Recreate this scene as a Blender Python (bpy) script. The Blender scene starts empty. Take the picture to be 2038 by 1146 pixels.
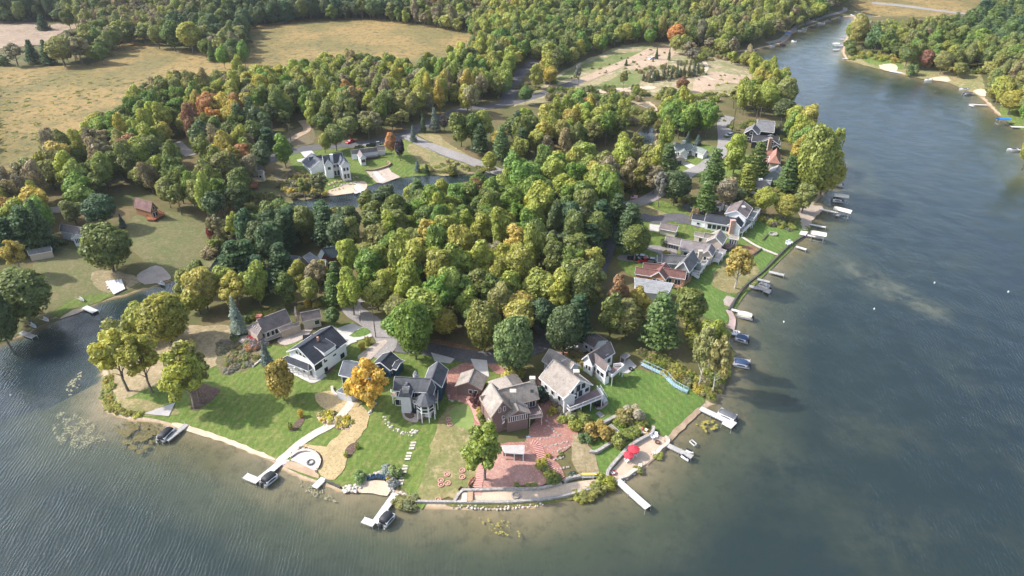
import bpy, bmesh, math, random
import numpy as np
from mathutils import Vector, Matrix, noise as mnoise

R = math.radians
rnd = random.Random(7)
SC = bpy.context.scene
COL = SC.collection

# ------------------------------------------------------------------ camera
CAM_H, PITCH, FPX, PW, PH = 120.0, 32.1, 1359.0, 2038.0, 1146.0
cam_d = bpy.data.cameras.new('camera')
cam_d.sensor_width = 36.0
cam_d.lens = 36.0 * FPX / PW
cam_d.clip_start = 1.0
cam_d.clip_end = 20000.0
cam = bpy.data.objects.new('camera', cam_d)
COL.objects.link(cam)
cam.location = (0, 0, CAM_H)
cam.rotation_euler = (R(90 - PITCH), 0, 0)
SC.camera = cam

# ------------------------------------------------------------------ world, sun, exposure
SUN_EL = 41.0
SUN_TO = Vector((1.0, -0.10, 0)).normalized()          # the way the light travels over the ground
w = bpy.data.worlds.new('World'); SC.world = w; w.use_nodes = True
nt = w.node_tree; nt.nodes.clear()
sky = nt.nodes.new('ShaderNodeTexSky'); sky.sky_type = 'NISHITA'; sky.sun_disc = False
sky.sun_elevation = R(SUN_EL); sky.sun_rotation = math.atan2(-SUN_TO.x, -SUN_TO.y)
sky.altitude = 200; sky.air_density = 1.0; sky.dust_density = 2.0; sky.ozone_density = 1.0
bg = nt.nodes.new('ShaderNodeBackground'); bg.inputs['Strength'].default_value = 0.15
wo = nt.nodes.new('ShaderNodeOutputWorld')
bw = nt.nodes.new('ShaderNodeRGBToBW'); nt.links.new(sky.outputs[0], bw.inputs[0])
tc_ = nt.nodes.new('ShaderNodeTexCoord'); cn = nt.nodes.new('ShaderNodeTexNoise'); cn.inputs['Scale'].default_value = 2.2; cn.inputs['Detail'].default_value = 5
cmp_ = nt.nodes.new('ShaderNodeMapping'); cmp_.inputs['Scale'].default_value = (1, 1, 2.6); nt.links.new(tc_.outputs['Generated'], cmp_.inputs[0]); nt.links.new(cmp_.outputs[0], cn.inputs['Vector'])
sx_ = nt.nodes.new('ShaderNodeSeparateXYZ'); nt.links.new(tc_.outputs['Generated'], sx_.inputs[0]); ax_ = nt.nodes.new('ShaderNodeMath'); ax_.operation = 'MULTIPLY_ADD'; nt.links.new(sx_.outputs['X'], ax_.inputs[0]); ax_.inputs[1].default_value = -0.28; nt.links.new(cn.outputs['Fac'], ax_.inputs[2])
cr = nt.nodes.new('ShaderNodeMapRange'); cr.inputs[1].default_value = 0.35; cr.inputs[2].default_value = 0.7; cr.inputs[3].default_value = 0.15; cr.inputs[4].default_value = 0.85; nt.links.new(ax_.outputs[0], cr.inputs[0])
cl = nt.nodes.new('ShaderNodeMix'); cl.data_type = 'RGBA'; cl.blend_type = 'MULTIPLY'; cl.inputs[0].default_value = 1.0; nt.links.new(bw.outputs[0], cl.inputs[6]); cl.inputs[7].default_value = (1.50, 1.58, 1.78, 1)
cm_ = nt.nodes.new('ShaderNodeMix'); cm_.data_type = 'RGBA'; nt.links.new(cr.outputs[0], cm_.inputs[0]); nt.links.new(sky.outputs[0], cm_.inputs[6]); nt.links.new(cl.outputs[2], cm_.inputs[7])
nt.links.new(cm_.outputs[2], bg.inputs[0]); nt.links.new(bg.outputs[0], wo.inputs[0])
sd = bpy.data.lights.new('sun', 'SUN'); sd.energy = 3.4; sd.angle = R(1.5); sd.color = (1.0, 0.93, 0.84)
so = bpy.data.objects.new('sun', sd); COL.objects.link(so)
sv = Vector((SUN_TO.x * math.cos(R(SUN_EL)), SUN_TO.y * math.cos(R(SUN_EL)), -math.sin(R(SUN_EL))))
so.rotation_euler = sv.to_track_quat('-Z', 'Y').to_euler()
so.location = (-100, 100, 200)
SC.view_settings.view_transform = 'Standard'
SC.view_settings.look = 'None'
SC.view_settings.exposure = 0.97
SC.view_settings.gamma = 1.0
SC.render.engine = 'CYCLES'
cy = SC.cycles
cy.max_bounces = 6; cy.diffuse_bounces = 3; cy.glossy_bounces = 2; cy.transmission_bounces = 4
cy.transparent_max_bounces = 8; cy.volume_bounces = 1; cy.sample_clamp_direct = 6; cy.sample_clamp_indirect = 4
try:
    cy.use_denoising = True; cy.denoiser = 'OPENIMAGEDENOISE'; cy.denoising_input_passes = 'RGB_ALBEDO_NORMAL'; cy.denoising_prefilter = 'ACCURATE'
except Exception:
    pass

# ------------------------------------------------------------------ pixel <-> world, terrain
CP, SP = math.cos(R(PITCH)), math.sin(R(PITCH))
def ray(px, py):
    a = (px - PW / 2) / FPX; b = (PH / 2 - py) / FPX
    return Vector((a, CP + b * SP, -SP + b * CP))
def at_z(px, py, z):
    d = ray(px, py); t = (z - CAM_H) / d.z
    return Vector((d.x * t, d.y * t, z))
def to_px(p):
    x, y, z = p[0], p[1], p[2] - CAM_H
    dep = y * CP - z * SP; up = y * SP + z * CP
    return (PW / 2 + FPX * x / dep, PH / 2 - FPX * up / dep)
def spline(pts, n=5, closed=True):
    out = []; N = len(pts)
    rng = range(N) if closed else range(N - 1)
    for i in rng:
        if closed: p0, p1, p2, p3 = pts[i - 1], pts[i], pts[(i + 1) % N], pts[(i + 2) % N]
        else: p0, p1, p2, p3 = pts[max(i - 1, 0)], pts[i], pts[i + 1], pts[min(i + 2, N - 1)]
        for k in range(n):
            t = k / n; t2 = t * t; t3 = t2 * t
            out.append(tuple(0.5 * (2 * b + (c - a) * t + (2 * a - 5 * b + 4 * c - d) * t2 + (-a + 3 * b - 3 * c + d) * t3)
                             for a, b, c, d in zip(p0, p1, p2, p3)))
    if not closed: out.append(tuple(pts[-1]))
    return out
def zf(x0, y0, f):                                       # a reader of coordinates measured on an enlarged crop
    return lambda *q: [(x0 + a / f, y0 + b / f) for a, b in q] if len(q) > 1 else (x0 + q[0][0] / f, y0 + q[0][1] / f)

LAKE_PX = [(215, 680), (205, 720), (207, 765), (203, 795), (215, 820), (260, 835), (310, 838), (352, 850), (400, 862), (440, 876), (480, 891),
 (510, 904), (545, 917), (562, 932), (600, 950), (640, 963), (690, 978), (722, 978), (757, 975), (790, 985), (820, 1003), (870, 1010), (940, 1013), (1000, 1013),
 (1060, 1008), (1120, 998), (1180, 980), (1218, 966), (1250, 948), (1290, 925), (1322, 895), (1338, 868), (1365, 842), (1395, 815), (1425, 800), (1440, 768),
 (1448, 730), (1450, 690), (1452, 655), (1458, 617), (1470, 592), (1490, 565), (1530, 530), (1570, 495), (1598, 472), (1608, 440), (1618, 405), (1640, 385), (1655, 350),
 (1650, 320), (1625, 290), (1590, 262), (1568, 232), (1563, 200), (1548, 182), (1535, 160), (1520, 145), (1490, 128), (1450, 112), (1455, 103), (1500, 99), (1528, 92), (1555, 86), (1568, 77),
 (1575, 66), (1600, 57), (1640, 44), (1672, 34), (1700, 31), (1702, 45), (1692, 62), (1680, 85), (1677, 105), (1684, 118), (1710, 126), (1760, 139), (1800, 149),
 (1850, 158), (1890, 164), (1920, 176), (1950, 190), (1966, 206), (1985, 226), (2010, 240), (2045, 262), (2060, 300), (2090, 360), (2250, 430), (2600, 560),
 (3200, 1000), (2900, 1500), (1019, 1600), (-900, 1500), (-700, 1000), (-500, 800), (-200, 740), (0, 690), (60, 664), (110, 637), (165, 614), (212, 600), (200, 650)]
CHAN_PX = [(230, 690), (195, 690), (150, 660), (165, 614), (215, 597), (250, 590), (275, 580), (335, 562), (375, 540), (430, 505), (480, 460), (500, 440), (530, 412), (580, 395),
 (640, 392), (690, 372), (735, 350), (800, 352), (860, 345), (930, 346), (985, 340), (1060, 330), (1150, 322), (1240, 300), (1280, 250), (1305, 250), (1303, 330), (1285, 340), (1200, 345), (1100, 350),
 (1000, 360), (930, 362), (880, 375), (800, 392), (740, 405), (690, 420), (620, 425), (570, 432), (545, 450), (500, 490), (440, 545), (370, 600), (300, 640), (250, 665)]
def px_poly(pts, z=0.0):
    return np.array([at_z(x, y, z)[:2] for x, y in pts])
LAKE = px_poly(LAKE_PX); CHAN = px_poly(CHAN_PX)
POND = px_poly([(1700, 22), (1725, 34), (1752, 33), (1742, 24)])
FARW = px_poly([(1925, -8), (1975, 8), (2100, 12), (2300, -30), (1960, -40)])
MARSH = px_poly([(1262, 205), (1308, 222), (1300, 212), (1290, 204)])
def sdist(P, poly):                                      # + outside the polygon, - inside
    A = poly; B = np.roll(poly, -1, 0)
    out = np.empty(len(P))
    for s in range(0, len(P), 20000):
        Q = P[s:s + 20000]
        AB = B - A; L = (AB ** 2).sum(1)
        AP = Q[:, None, :] - A[None]
        t = np.clip((AP * AB[None]).sum(2) / L[None], 0, 1)
        D = AP - t[..., None] * AB[None]
        d = np.sqrt((D ** 2).sum(2)).min(1)
        ya, yb = A[:, 1][None], B[:, 1][None]; qy = Q[:, 1][:, None]
        c = (ya > qy) != (yb > qy)
        with np.errstate(divide='ignore', invalid='ignore'):
            xi = (B[:, 0] - A[:, 0])[None] * (qy - ya) / (yb - ya) + A[:, 0][None]
        ins = ((c & (Q[:, 0][:, None] < xi)).sum(1) % 2) == 1
        out[s:s + 20000] = np.where(ins, -d, d)
    return out
WATERS = [LAKE, CHAN, POND, FARW, MARSH]
def shore(P):
    P = np.asarray(P, float).reshape(-1, 2)
    d = sdist(P, WATERS[0])
    for q in WATERS[1:]: d = np.minimum(d, sdist(P, q))
    return d
def height_of_d(d):
    land = 0.25 + 4.2 * (1 - np.exp(-np.maximum(d, 0) / 26.0))
    bed = -0.05 - np.minimum(3.0, np.maximum(-d, 0) * 0.10)
    t = np.clip((d + 0.4) / 0.8, 0, 1)
    return bed * (1 - t) + land * t
def hgt(P): return height_of_d(shore(P))
def h1(x, y): return float(hgt([(x, y)])[0])
def G(px, py, extra=0.0):                                # the point of the terrain seen at a pixel
    z = 2.0
    for _ in range(4):
        p = at_z(px, py, z + extra); z = max(h1(p.x, p.y), 0.0)
    p = at_z(px, py, z + extra); p.z = z
    return p
def in_poly(P, poly):
    return sdist(np.asarray(P, float).reshape(-1, 2), np.asarray(poly, float)) < 0

# ------------------------------------------------------------------ materials
MATS = {}
def new_mat(name):
    m = bpy.data.materials.new(name); m.use_nodes = True
    n = m.node_tree; n.nodes.clear()
    o = n.nodes.new('ShaderNodeOutputMaterial')
    return m, n, o
def N(n, typ, **kw):
    x = n.nodes.new(typ)
    for k, v in kw.items(): setattr(x, k, v)
    return x
def noise_node(n, vec, scale, detail=3, rough=0.55, dist=0.0):
    t = N(n, 'ShaderNodeTexNoise'); t.inputs['Scale'].default_value = scale; t.inputs['Detail'].default_value = detail
    t.inputs['Roughness'].default_value = rough; t.inputs['Distortion'].default_value = dist
    n.links.new(vec, t.inputs['Vector']); return t.outputs['Fac']
def ramp(n, fac, stops):
    r = N(n, 'ShaderNodeValToRGB'); e = r.color_ramp.elements
    while len(e) < len(stops): e.new(0.5)
    for q, (p, c) in zip(e, stops): q.position = p; q.color = (*c[:3], 1) if not isinstance(c, float) else (c, c, c, 1)
    n.links.new(fac, r.inputs[0]); return r.outputs[0]
def mixc(n, fac, a, b, mode='MIX'):
    m = N(n, 'ShaderNodeMix'); m.data_type = 'RGBA'; m.blend_type = mode
    if isinstance(fac, (int, float)): m.inputs[0].default_value = fac
    else: n.links.new(fac, m.inputs[0])
    for v, i in ((a, 6), (b, 7)):
        if isinstance(v, tuple): m.inputs[i].default_value = (*v[:3], 1)
        else: n.links.new(v, m.inputs[i])
    return m.outputs[2]
def mth(n, op, a, b=None):
    m = N(n, 'ShaderNodeMath', operation=op)
    for v, i in ((a, 0), (b, 1)):
        if v is None: continue
        if isinstance(v, (int, float)): m.inputs[i].default_value = v
        else: n.links.new(v, m.inputs[i])
    return m.outputs[0]
def worldpos(n): return N(n, 'ShaderNodeNewGeometry').outputs['Position']
def mapped(n, vec, scale=(1, 1, 1), rot=(0, 0, 0)):
    m = N(n, 'ShaderNodeMapping'); m.inputs['Scale'].default_value = scale; m.inputs['Rotation'].default_value = rot
    n.links.new(vec, m.inputs['Vector']); return m.outputs[0]
def surf(name, c1, c2=None, c3=None, s1=0.25, s2=2.0, rough=0.9, bump=0.0, bs=6.0, lo=0.35, hi=0.65, metal=0.0, spec=0.3, mow=None):
    """base colour varying between c1 and c2 in broad patches, flecked with c3"""
    if name in MATS: return MATS[name]
    m, n, o = new_mat(name); pos = worldpos(n)
    b = N(n, 'ShaderNodeBsdfPrincipled')
    c2 = c2 or tuple(v * 0.8 for v in c1)
    f = noise_node(n, pos, s1, 5, 0.6)
    col = ramp(n, f, [(lo, c1), (hi, c2)])
    if c3:
        g = noise_node(n, pos, s2, 4, 0.7)
        gm = ramp(n, g, [(0.5, 0.0), (0.68, 1.0)])
        col = mixc(n, gm, col, c3)
    h = noise_node(n, pos, s2 * 3.1, 2, 0.6)
    v = ramp(n, h, [(0.3, 0.78), (0.7, 1.18)])
    col = mixc(n, 1.0, col, v, 'MULTIPLY')
    if mow is not None:
        wt = N(n, 'ShaderNodeTexWave'); wt.inputs['Scale'].default_value = 0.16; wt.inputs['Distortion'].default_value = 1.2; wt.inputs['Detail Scale'].default_value = 0.3
        n.links.new(mapped(n, pos, (1, 1, 1), (0, 0, R(mow))), wt.inputs['Vector'])
        col = mixc(n, 1.0, col, ramp(n, wt.outputs['Fac'], [(0.3, 0.93), (0.7, 1.07)]), 'MULTIPLY')
        sk_ = noise_node(n, mapped(n, pos, (1.6, 0.16, 1), (0, 0, R(mow + 8))), 1.0, 3, 0.7)
        col = mixc(n, ramp(n, sk_, [(0.52, 0.0), (0.72, 0.5)]), col, tuple(min(.4, v * 2.0) for v in c1))
    n.links.new(col, b.inputs['Base Color'])
    b.inputs['Roughness'].default_value = rough; b.inputs['Metallic'].default_value = metal
    b.inputs['Specular IOR Level'].default_value = spec
    if bump:
        bp = N(n, 'ShaderNodeBump'); bp.inputs['Strength'].default_value = bump; bp.inputs['Distance'].default_value = 0.15
        n.links.new(noise_node(n, pos, bs, 3), bp.inputs['Height']); n.links.new(bp.outputs[0], b.inputs['Normal'])
    n.links.new(b.outputs[0], o.inputs[0]); MATS[name] = m
    return m
def C8(r, g, b):                                          # photographed sRGB -> linear
    return tuple(((v / 255 / 12.92) if v / 255 <= 0.04045 else ((v / 255 + 0.055) / 1.055) ** 2.4) for v in (r, g, b))
def shingle(name, c):
    if name in MATS: return MATS[name]
    m, n, o = new_mat(name); pos = worldpos(n); b = N(n, 'ShaderNodeBsdfPrincipled')
    f = noise_node(n, pos, 0.45, 5, 0.65); col = ramp(n, f, [(0.3, tuple(v * 0.70 for v in c)), (0.5, c), (0.72, tuple(v * 1.25 for v in c))])
    stn = noise_node(n, mapped(n, pos, (2.2, 2.2, .35)), 1.0, 4, 0.7); col = mixc(n, 1.0, col, ramp(n, stn, [(0.35, 0.84), (0.6, 1.08)]), 'MULTIPLY')
    z = N(n, 'ShaderNodeSeparateXYZ'); n.links.new(pos, z.inputs[0])
    row = mth(n, 'FRACT', mth(n, 'MULTIPLY', z.outputs['Z'], 4.5))
    rr = ramp(n, row, [(0.0, 0.78), (0.25, 1.0), (1.0, 1.06)])
    col = mixc(n, 1.0, col, rr, 'MULTIPLY')
    sp = ramp(n, noise_node(n, pos, 7.0, 3, 0.8), [(0.3, 0.75), (0.7, 1.25)])
    col = mixc(n, 1.0, col, sp, 'MULTIPLY')
    n.links.new(col, b.inputs['Base Color']); b.inputs['Roughness'].default_value = 0.85; b.inputs['Specular IOR Level'].default_value = 0.25
    n.links.new(b.outputs[0], o.inputs[0]); MATS[name] = m; return m
def siding(name, c, step=5.0, strength=0.86):
    if name in MATS: return MATS[name]
    m, n, o = new_mat(name); pos = worldpos(n); b = N(n, 'ShaderNodeBsdfPrincipled')
    z = N(n, 'ShaderNodeSeparateXYZ'); n.links.new(pos, z.inputs[0])
    row = mth(n, 'FRACT', mth(n, 'MULTIPLY', z.outputs['Z'], step))
    rr = ramp(n, row, [(0.0, strength), (0.15, 1.0), (1.0, 1.0)])
    col = ramp(n, noise_node(n, pos, 0.8, 3), [(0.3, tuple(v * 0.93 for v in c)), (0.7, c)])
    col = mixc(n, 1.0, col, rr, 'MULTIPLY')
    n.links.new(col, b.inputs['Base Color']); b.inputs['Roughness'].default_value = 0.7; b.inputs['Specular IOR Level'].default_value = 0.3
    n.links.new(b.outputs[0], o.inputs[0]); MATS[name] = m; return m
def plain(name, c, rough=0.6, metal=0.0, spec=0.4): return surf(name, c, tuple(v * 0.93 for v in c), None, 0.8, 1.5, rough, 0, metal=metal, spec=spec)

M_WHITE = plain('white_paint', (0.72, 0.72, 0.72), 0.5)
M_GLASS = plain('window_glass', (0.025, 0.032, 0.04), 0.12, 0, 0.7)
M_DOCK = surf('dock_decking', (0.62, 0.60, 0.58), (0.5, 0.48, 0.46), None, 0.6, 3, 0.7)
M_DOCKG = surf('weathered_decking', (0.30, 0.29, 0.28), (0.4, 0.38, 0.36), None, 0.6, 3, 0.8)
M_METAL = plain('aluminium', (0.5, 0.51, 0.53), 0.35, 0.6)
M_BLACK = plain('black_canvas', (0.022, 0.024, 0.028), 0.55)
M_RUB = plain('tyre_rubber', (0.02, 0.02, 0.02), 0.9)
M_STONE = surf('stone_blocks', (0.36, 0.33, 0.30), (0.22, 0.21, 0.20), (0.5, 0.46, 0.4), 1.2, 2.2, 0.95, 0.5)
M_PALESTONE = surf('pale_limestone', (0.55, 0.48, 0.40), (0.40, 0.35, 0.30), (0.66, 0.6, 0.52), 1.2, 2.0, 0.9, 0.5)
M_BARK = surf('bark', (0.16, 0.13, 0.10), (0.10, 0.08, 0.065), (0.24, 0.21, 0.18), 0.8, 2.5, 0.95, 0.4)
M_BARKPALE = surf('pale_bark', (0.42, 0.39, 0.35), (0.30, 0.27, 0.24), (0.12, 0.10, 0.09), 0.8, 2.5, 0.95, 0.3)

# ------------------------------------------------------------------ mesh helpers
class MB:
    """collects vertices and faces in world coordinates and links them as ONE mesh object"""
    def __init__(self): self.v = []; self.f = []
    def poly(self, pts):
        i = len(self.v); self.v += [tuple(p) for p in pts]; self.f.append(tuple(range(i, i + len(pts)))); return self
    def prism(self, bottom, top):
        n = len(bottom); i = len(self.v); self.v += [tuple(p) for p in bottom] + [tuple(p) for p in top]
        self.f.append(tuple(range(i + n - 1, i - 1, -1))); self.f.append(tuple(range(i + n, i + 2 * n)))
        for k in range(n):
            k2 = (k + 1) % n; self.f.append((i + k, i + k2, i + n + k2, i + n + k))
        return self
    def slab(self, pts, t):                              # pts: top outline (any heights), thickness t straight down
        return self.prism([(p[0], p[1], p[2] - t) for p in pts], pts)
    def box(self, c, size, ang=0.0):
        sx, sy, sz = [s / 2 for s in size]; ca, sa = math.cos(ang), math.sin(ang)
        q = [(c[0] + x * ca - y * sa, c[1] + x * sa + y * ca) for x, y in ((-sx, -sy), (sx, -sy), (sx, sy), (-sx, sy))]
        return self.prism([(x, y, c[2] - sz) for x, y in q], [(x, y, c[2] + sz) for x, y in q])
    def beam(self, a, b, wd, ht=None):
        a, b = Vector(a), Vector(b); d = b - a
        if d.length < 1e-6: return self
        ht = ht or wd; d.normalize()
        s = d.cross(Vector((0, 0, 1)))
        if s.length < 1e-3: s = Vector((1, 0, 0))
        s.normalize(); u = s.cross(d); s *= wd / 2; u *= ht / 2
        q = [s - u, s + u, -s + u, -s - u]
        return self.prism([a + k for k in q], [b + k for k in q])
    def tube(self, pts, rad, n=8, cap=True):
        rings = []
        for k, p in enumerate(pts):
            p = Vector(p); d = Vector(pts[min(k + 1, len(pts) - 1)]) - Vector(pts[max(k - 1, 0)]); d.normalize()
            s = d.cross(Vector((0, 0, 1)))
            if s.length < 1e-2: s = Vector((1, 0, 0))
            s.normalize(); u = s.cross(d); r = rad[k] if isinstance(rad, (list, tuple)) else rad
            i = len(self.v); self.v += [tuple(p + s * (r * math.cos(2 * math.pi * j / n)) + u * (r * math.sin(2 * math.pi * j / n))) for j in range(n)]
            rings.append(i)
        for a, b in zip(rings, rings[1:]):
            for j in range(n): self.f.append((a + j, a + (j + 1) % n, b + (j + 1) % n, b + j))
        if cap: self.f.append(tuple(rings[0] + j for j in range(n))); self.f.append(tuple(rings[-1] + j for j in reversed(range(n))))
        return self
    def blob(self, c, rad, seed=0, n=7, m=5, jit=0.25):
        g = random.Random(seed); i = len(self.v)
        self.v.append((c[0], c[1], c[2] - rad[2]))
        for a in range(1, m):
            ph = -math.pi / 2 + math.pi * a / m
            for b in range(n):
                th = 2 * math.pi * (b + 0.5 * (a % 2)) / n; k = 1 + g.uniform(-jit, jit)
                self.v.append((c[0] + rad[0] * k * math.cos(ph) * math.cos(th), c[1] + rad[1] * k * math.cos(ph) * math.sin(th), c[2] + rad[2] * k * math.sin(ph)))
        self.v.append((c[0], c[1], c[2] + rad[2])); L = len(self.v) - 1
        for b in range(n): self.f.append((i, i + 1 + (b + 1) % n, i + 1 + b)); self.f.append((L, L - n + b, L - n + (b + 1) % n))
        for a in range(m - 2):
            for b in range(n):
                p = i + 1 + a * n; self.f.append((p + b, p + (b + 1) % n, p + n + (b + 1) % n, p + n + b))
        return self
    def build(self, name, material, parent=None, smooth=False):
        o0 = Vector(parent['_o']) if parent is not None and '_o' in parent else Vector((0, 0, 0))
        me = bpy.data.meshes.new(name)
        me.from_pydata([(x - o0.x, y - o0.y, z - o0.z) for x, y, z in self.v], [], self.f)
        me.materials.append(material)
        if smooth: me.shade_smooth()
        o = bpy.data.objects.new(name, me); COL.objects.link(o)
        if parent is not None: o.parent = parent; o['_o'] = tuple(o0)
        return o
def tag(o, label=None, cat=None, group=None, kind=None):
    if label: o['label'] = label
    if cat: o['category'] = cat
    if group: o['group'] = group
    if kind: o['kind'] = kind
    return o
def thing(name, loc, label, cat, group=None):
    o = bpy.data.objects.new(name, None); COL.objects.link(o); o.location = loc; o['_o'] = tuple(loc)
    o.empty_display_size = 1
    return tag(o, label, cat, group)
def single(mb, name, material, label, cat, group=None, smooth=False, origin=None):
    """a thing that is one mesh"""
    if origin is None:
        vs = np.array(mb.v); origin = (float(vs[:, 0].mean()), float(vs[:, 1].mean()), float(vs[:, 2].min()))
    mb.v = [(x - origin[0], y - origin[1], z - origin[2]) for x, y, z in mb.v]
    o = mb.build(name, material, None, smooth); o.location = origin
    return tag(o, label, cat, group)
# ------------------------------------------------------------------ the ground sheet (land and lake bed), out to the horizon
def gl(a, b, s0, far):
    out = [a]
    while out[-1] < b: out.append(out[-1] + s0)
    return out
xs = []
x = 0.0
while x < 9000: xs.append(x); x += 1.6 if x < 170 else (1.6 * (1 + (x - 170) / 60.0))
xs = sorted(set([-v for v in xs] + xs))
ys = []
y = 60.0
while y < 9000: ys.append(y); y += 1.6 if y < 260 else (1.6 * (1 + (y - 260) / 90.0))
ys = [-3000, -800, -200, 0, 30] + ys
XX, YY = np.meshgrid(np.array(xs), np.array(ys))
PP = np.stack([XX.ravel(), YY.ravel()], 1)
DD = shore(PP); ZZ = height_of_d(DD)
INLET = px_poly([(-200, 690), (0, 640), (230, 590), (214, 690), (190, 760), (100, 800), (-200, 860)])
near_ = (np.abs(PP[:, 0]) < 300) & (PP[:, 1] < 520) & (np.abs(DD) < 25)
BB = DD.copy(); ii = np.where(near_)[0]; dc = sdist(PP[ii], CHAN); di = sdist(PP[ii], INLET)
v_ = BB[ii]; v_ = np.where((v_ < 0) & ((dc < 0) | (di < 0)), v_ * 7 - 6, v_); v_ = np.where((v_ > 0) & (dc < 5), v_ + 2.2, v_); BB[ii] = v_  # inlet bed is darkened as well, painting in the tree reflections on its water
nx, ny = len(xs), len(ys)
idx = np.arange(nx * ny).reshape(ny, nx)
FF = np.stack([idx[:-1, :-1].ravel(), idx[:-1, 1:].ravel(), idx[1:, 1:].ravel(), idx[1:, :-1].ravel()], 1)
me = bpy.data.meshes.new('ground')
me.vertices.add(nx * ny); me.vertices.foreach_set('co', np.column_stack([PP, ZZ]).astype(np.float32).ravel())
me.loops.add(FF.size); me.loops.foreach_set('vertex_index', FF.ravel().astype(np.int32))
me.polygons.add(len(FF)); me.polygons.foreach_set('loop_start', (np.arange(len(FF)) * 4).astype(np.int32))
me.polygons.foreach_set('loop_total', np.full(len(FF), 4, np.int32)) if bpy.app.version < (4, 1, 0) else None
me.update(calc_edges=True); me.validate(); me.shade_smooth()
at = me.attributes.new('shore', 'FLOAT', 'POINT'); at.data.foreach_set('value', BB.astype(np.float32))
BARS = [[(1660, 500), (1700, 505), (1790, 545), (1890, 600), (1900, 625), (1850, 612), (1760, 575), (1680, 530)], [(1450, 850), (1560, 860), (1640, 900), (1600, 960), (1480, 940), (1400, 960), (1380, 930)], [(1230, 1040), (1330, 1000), (1420, 1030), (1380, 1110), (1260, 1100)],
        [(1440, 690), (1520, 660), (1560, 600), (1600, 540), (1580, 650), (1500, 740)], [(1650, 790), (1760, 800), (1780, 870), (1680, 860)], [(1700, 1010), (1900, 1000), (1880, 1100), (1700, 1090)], [(400, 880), (520, 930), (560, 985), (470, 960), (370, 900)]]
bar = np.zeros(len(PP)); jj = np.where((np.abs(PP[:, 0]) < 300) & (PP[:, 1] < 420) & (DD < 0))[0]
for k_, q in enumerate(BARS): bar[jj] = np.maximum(bar[jj], np.clip(0.45 - sdist(PP[jj], px_poly(q)) / (6.0 if k_ == 0 else 14.0), 0, 1) * (0.75 if k_ == 0 else 0.22))
ab = me.attributes.new('sandbar', 'FLOAT', 'POINT'); ab.data.foreach_set('value', bar.astype(np.float32))
m, n, o = new_mat('ground_cover')
pos = worldpos(n)
sh = N(n, 'ShaderNodeAttribute', attribute_name='shore').outputs['Fac']
land = ramp(n, noise_node(n, pos, 0.06, 5, 0.6), [(0.35, (0.085, 0.105, 0.04)), (0.5, (0.12, 0.12, 0.05)), (0.65, (0.18, 0.14, 0.075))])
land = mixc(n, ramp(n, noise_node(n, pos, 0.9, 4, 0.7), [(0.45, 0.0), (0.65, 0.6)]), land, (0.11, 0.065, 0.035))
sand = ramp(n, noise_node(n, pos, 1.2, 4), [(0.35, (0.34, 0.26, 0.18)), (0.65, (0.46, 0.37, 0.27))])
edge = mth(n, 'ADD', sh, mth(n, 'MULTIPLY', mth(n, 'SUBTRACT', noise_node(n, pos, 0.35, 3), 0.5), 2.4))
col = mixc(n, ramp(n, mth(n, 'DIVIDE', edge, 3.0), [(0.25, 0.0), (0.5, 1.0)]), sand, land)
# lake bed: sand, then brown weed, then the darkness of deep water painted into the colour, by distance from the shore broken up by noise
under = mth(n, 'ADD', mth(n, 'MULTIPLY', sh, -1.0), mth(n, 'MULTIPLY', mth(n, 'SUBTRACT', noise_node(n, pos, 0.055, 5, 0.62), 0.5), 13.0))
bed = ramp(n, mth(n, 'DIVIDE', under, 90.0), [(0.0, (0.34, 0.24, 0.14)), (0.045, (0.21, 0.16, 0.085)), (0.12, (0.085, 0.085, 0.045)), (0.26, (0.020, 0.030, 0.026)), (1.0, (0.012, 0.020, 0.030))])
weed = ramp(n, noise_node(n, pos, 0.045, 5, 0.65), [(0.52, 0.0), (0.66, 0.75)])
bed = mixc(n, mth(n, 'MULTIPLY', weed, 0.55), bed, (0.060, 0.060, 0.036))
bar_ = N(n, 'ShaderNodeAttribute', attribute_name='sandbar').outputs['Fac']
bed = mixc(n, mth(n, 'MULTIPLY', bar_, ramp(n, noise_node(n, pos, 0.16, 5, 0.7), [(0.38, 0.05), (0.62, 0.8)])), bed, (0.23, 0.20, 0.12))
pat = ramp(n, noise_node(n, pos, 0.35, 5, 0.7), [(0.5, 0.0), (0.64, 0.7)])
bed = mixc(n, pat, bed, mixc(n, 0.45, bed, (0.03, 0.03, 0.015)))
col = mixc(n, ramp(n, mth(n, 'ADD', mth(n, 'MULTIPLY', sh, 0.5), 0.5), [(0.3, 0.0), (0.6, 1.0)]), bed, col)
b = N(n, 'ShaderNodeBsdfPrincipled'); n.links.new(col, b.inputs['Base Color']); b.inputs['Roughness'].default_value = 0.95; b.inputs['Specular IOR Level'].default_value = 0.1
n.links.new(b.outputs[0], o.inputs[0])
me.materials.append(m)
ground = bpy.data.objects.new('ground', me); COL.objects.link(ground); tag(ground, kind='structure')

# ------------------------------------------------------------------ water
m, n, o = new_mat('lake_water'); pos = worldpos(n)
def fres(ior):
    f = N(n, 'ShaderNodeFresnel'); f.inputs['IOR'].default_value = ior; return f
wv = mapped(n, pos, (1.0, 0.34, 1.0), (0, 0, R(-12)))
wv2 = mapped(n, pos, (1.0, 0.28, 1.0), (0, 0, R(38)))

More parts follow.
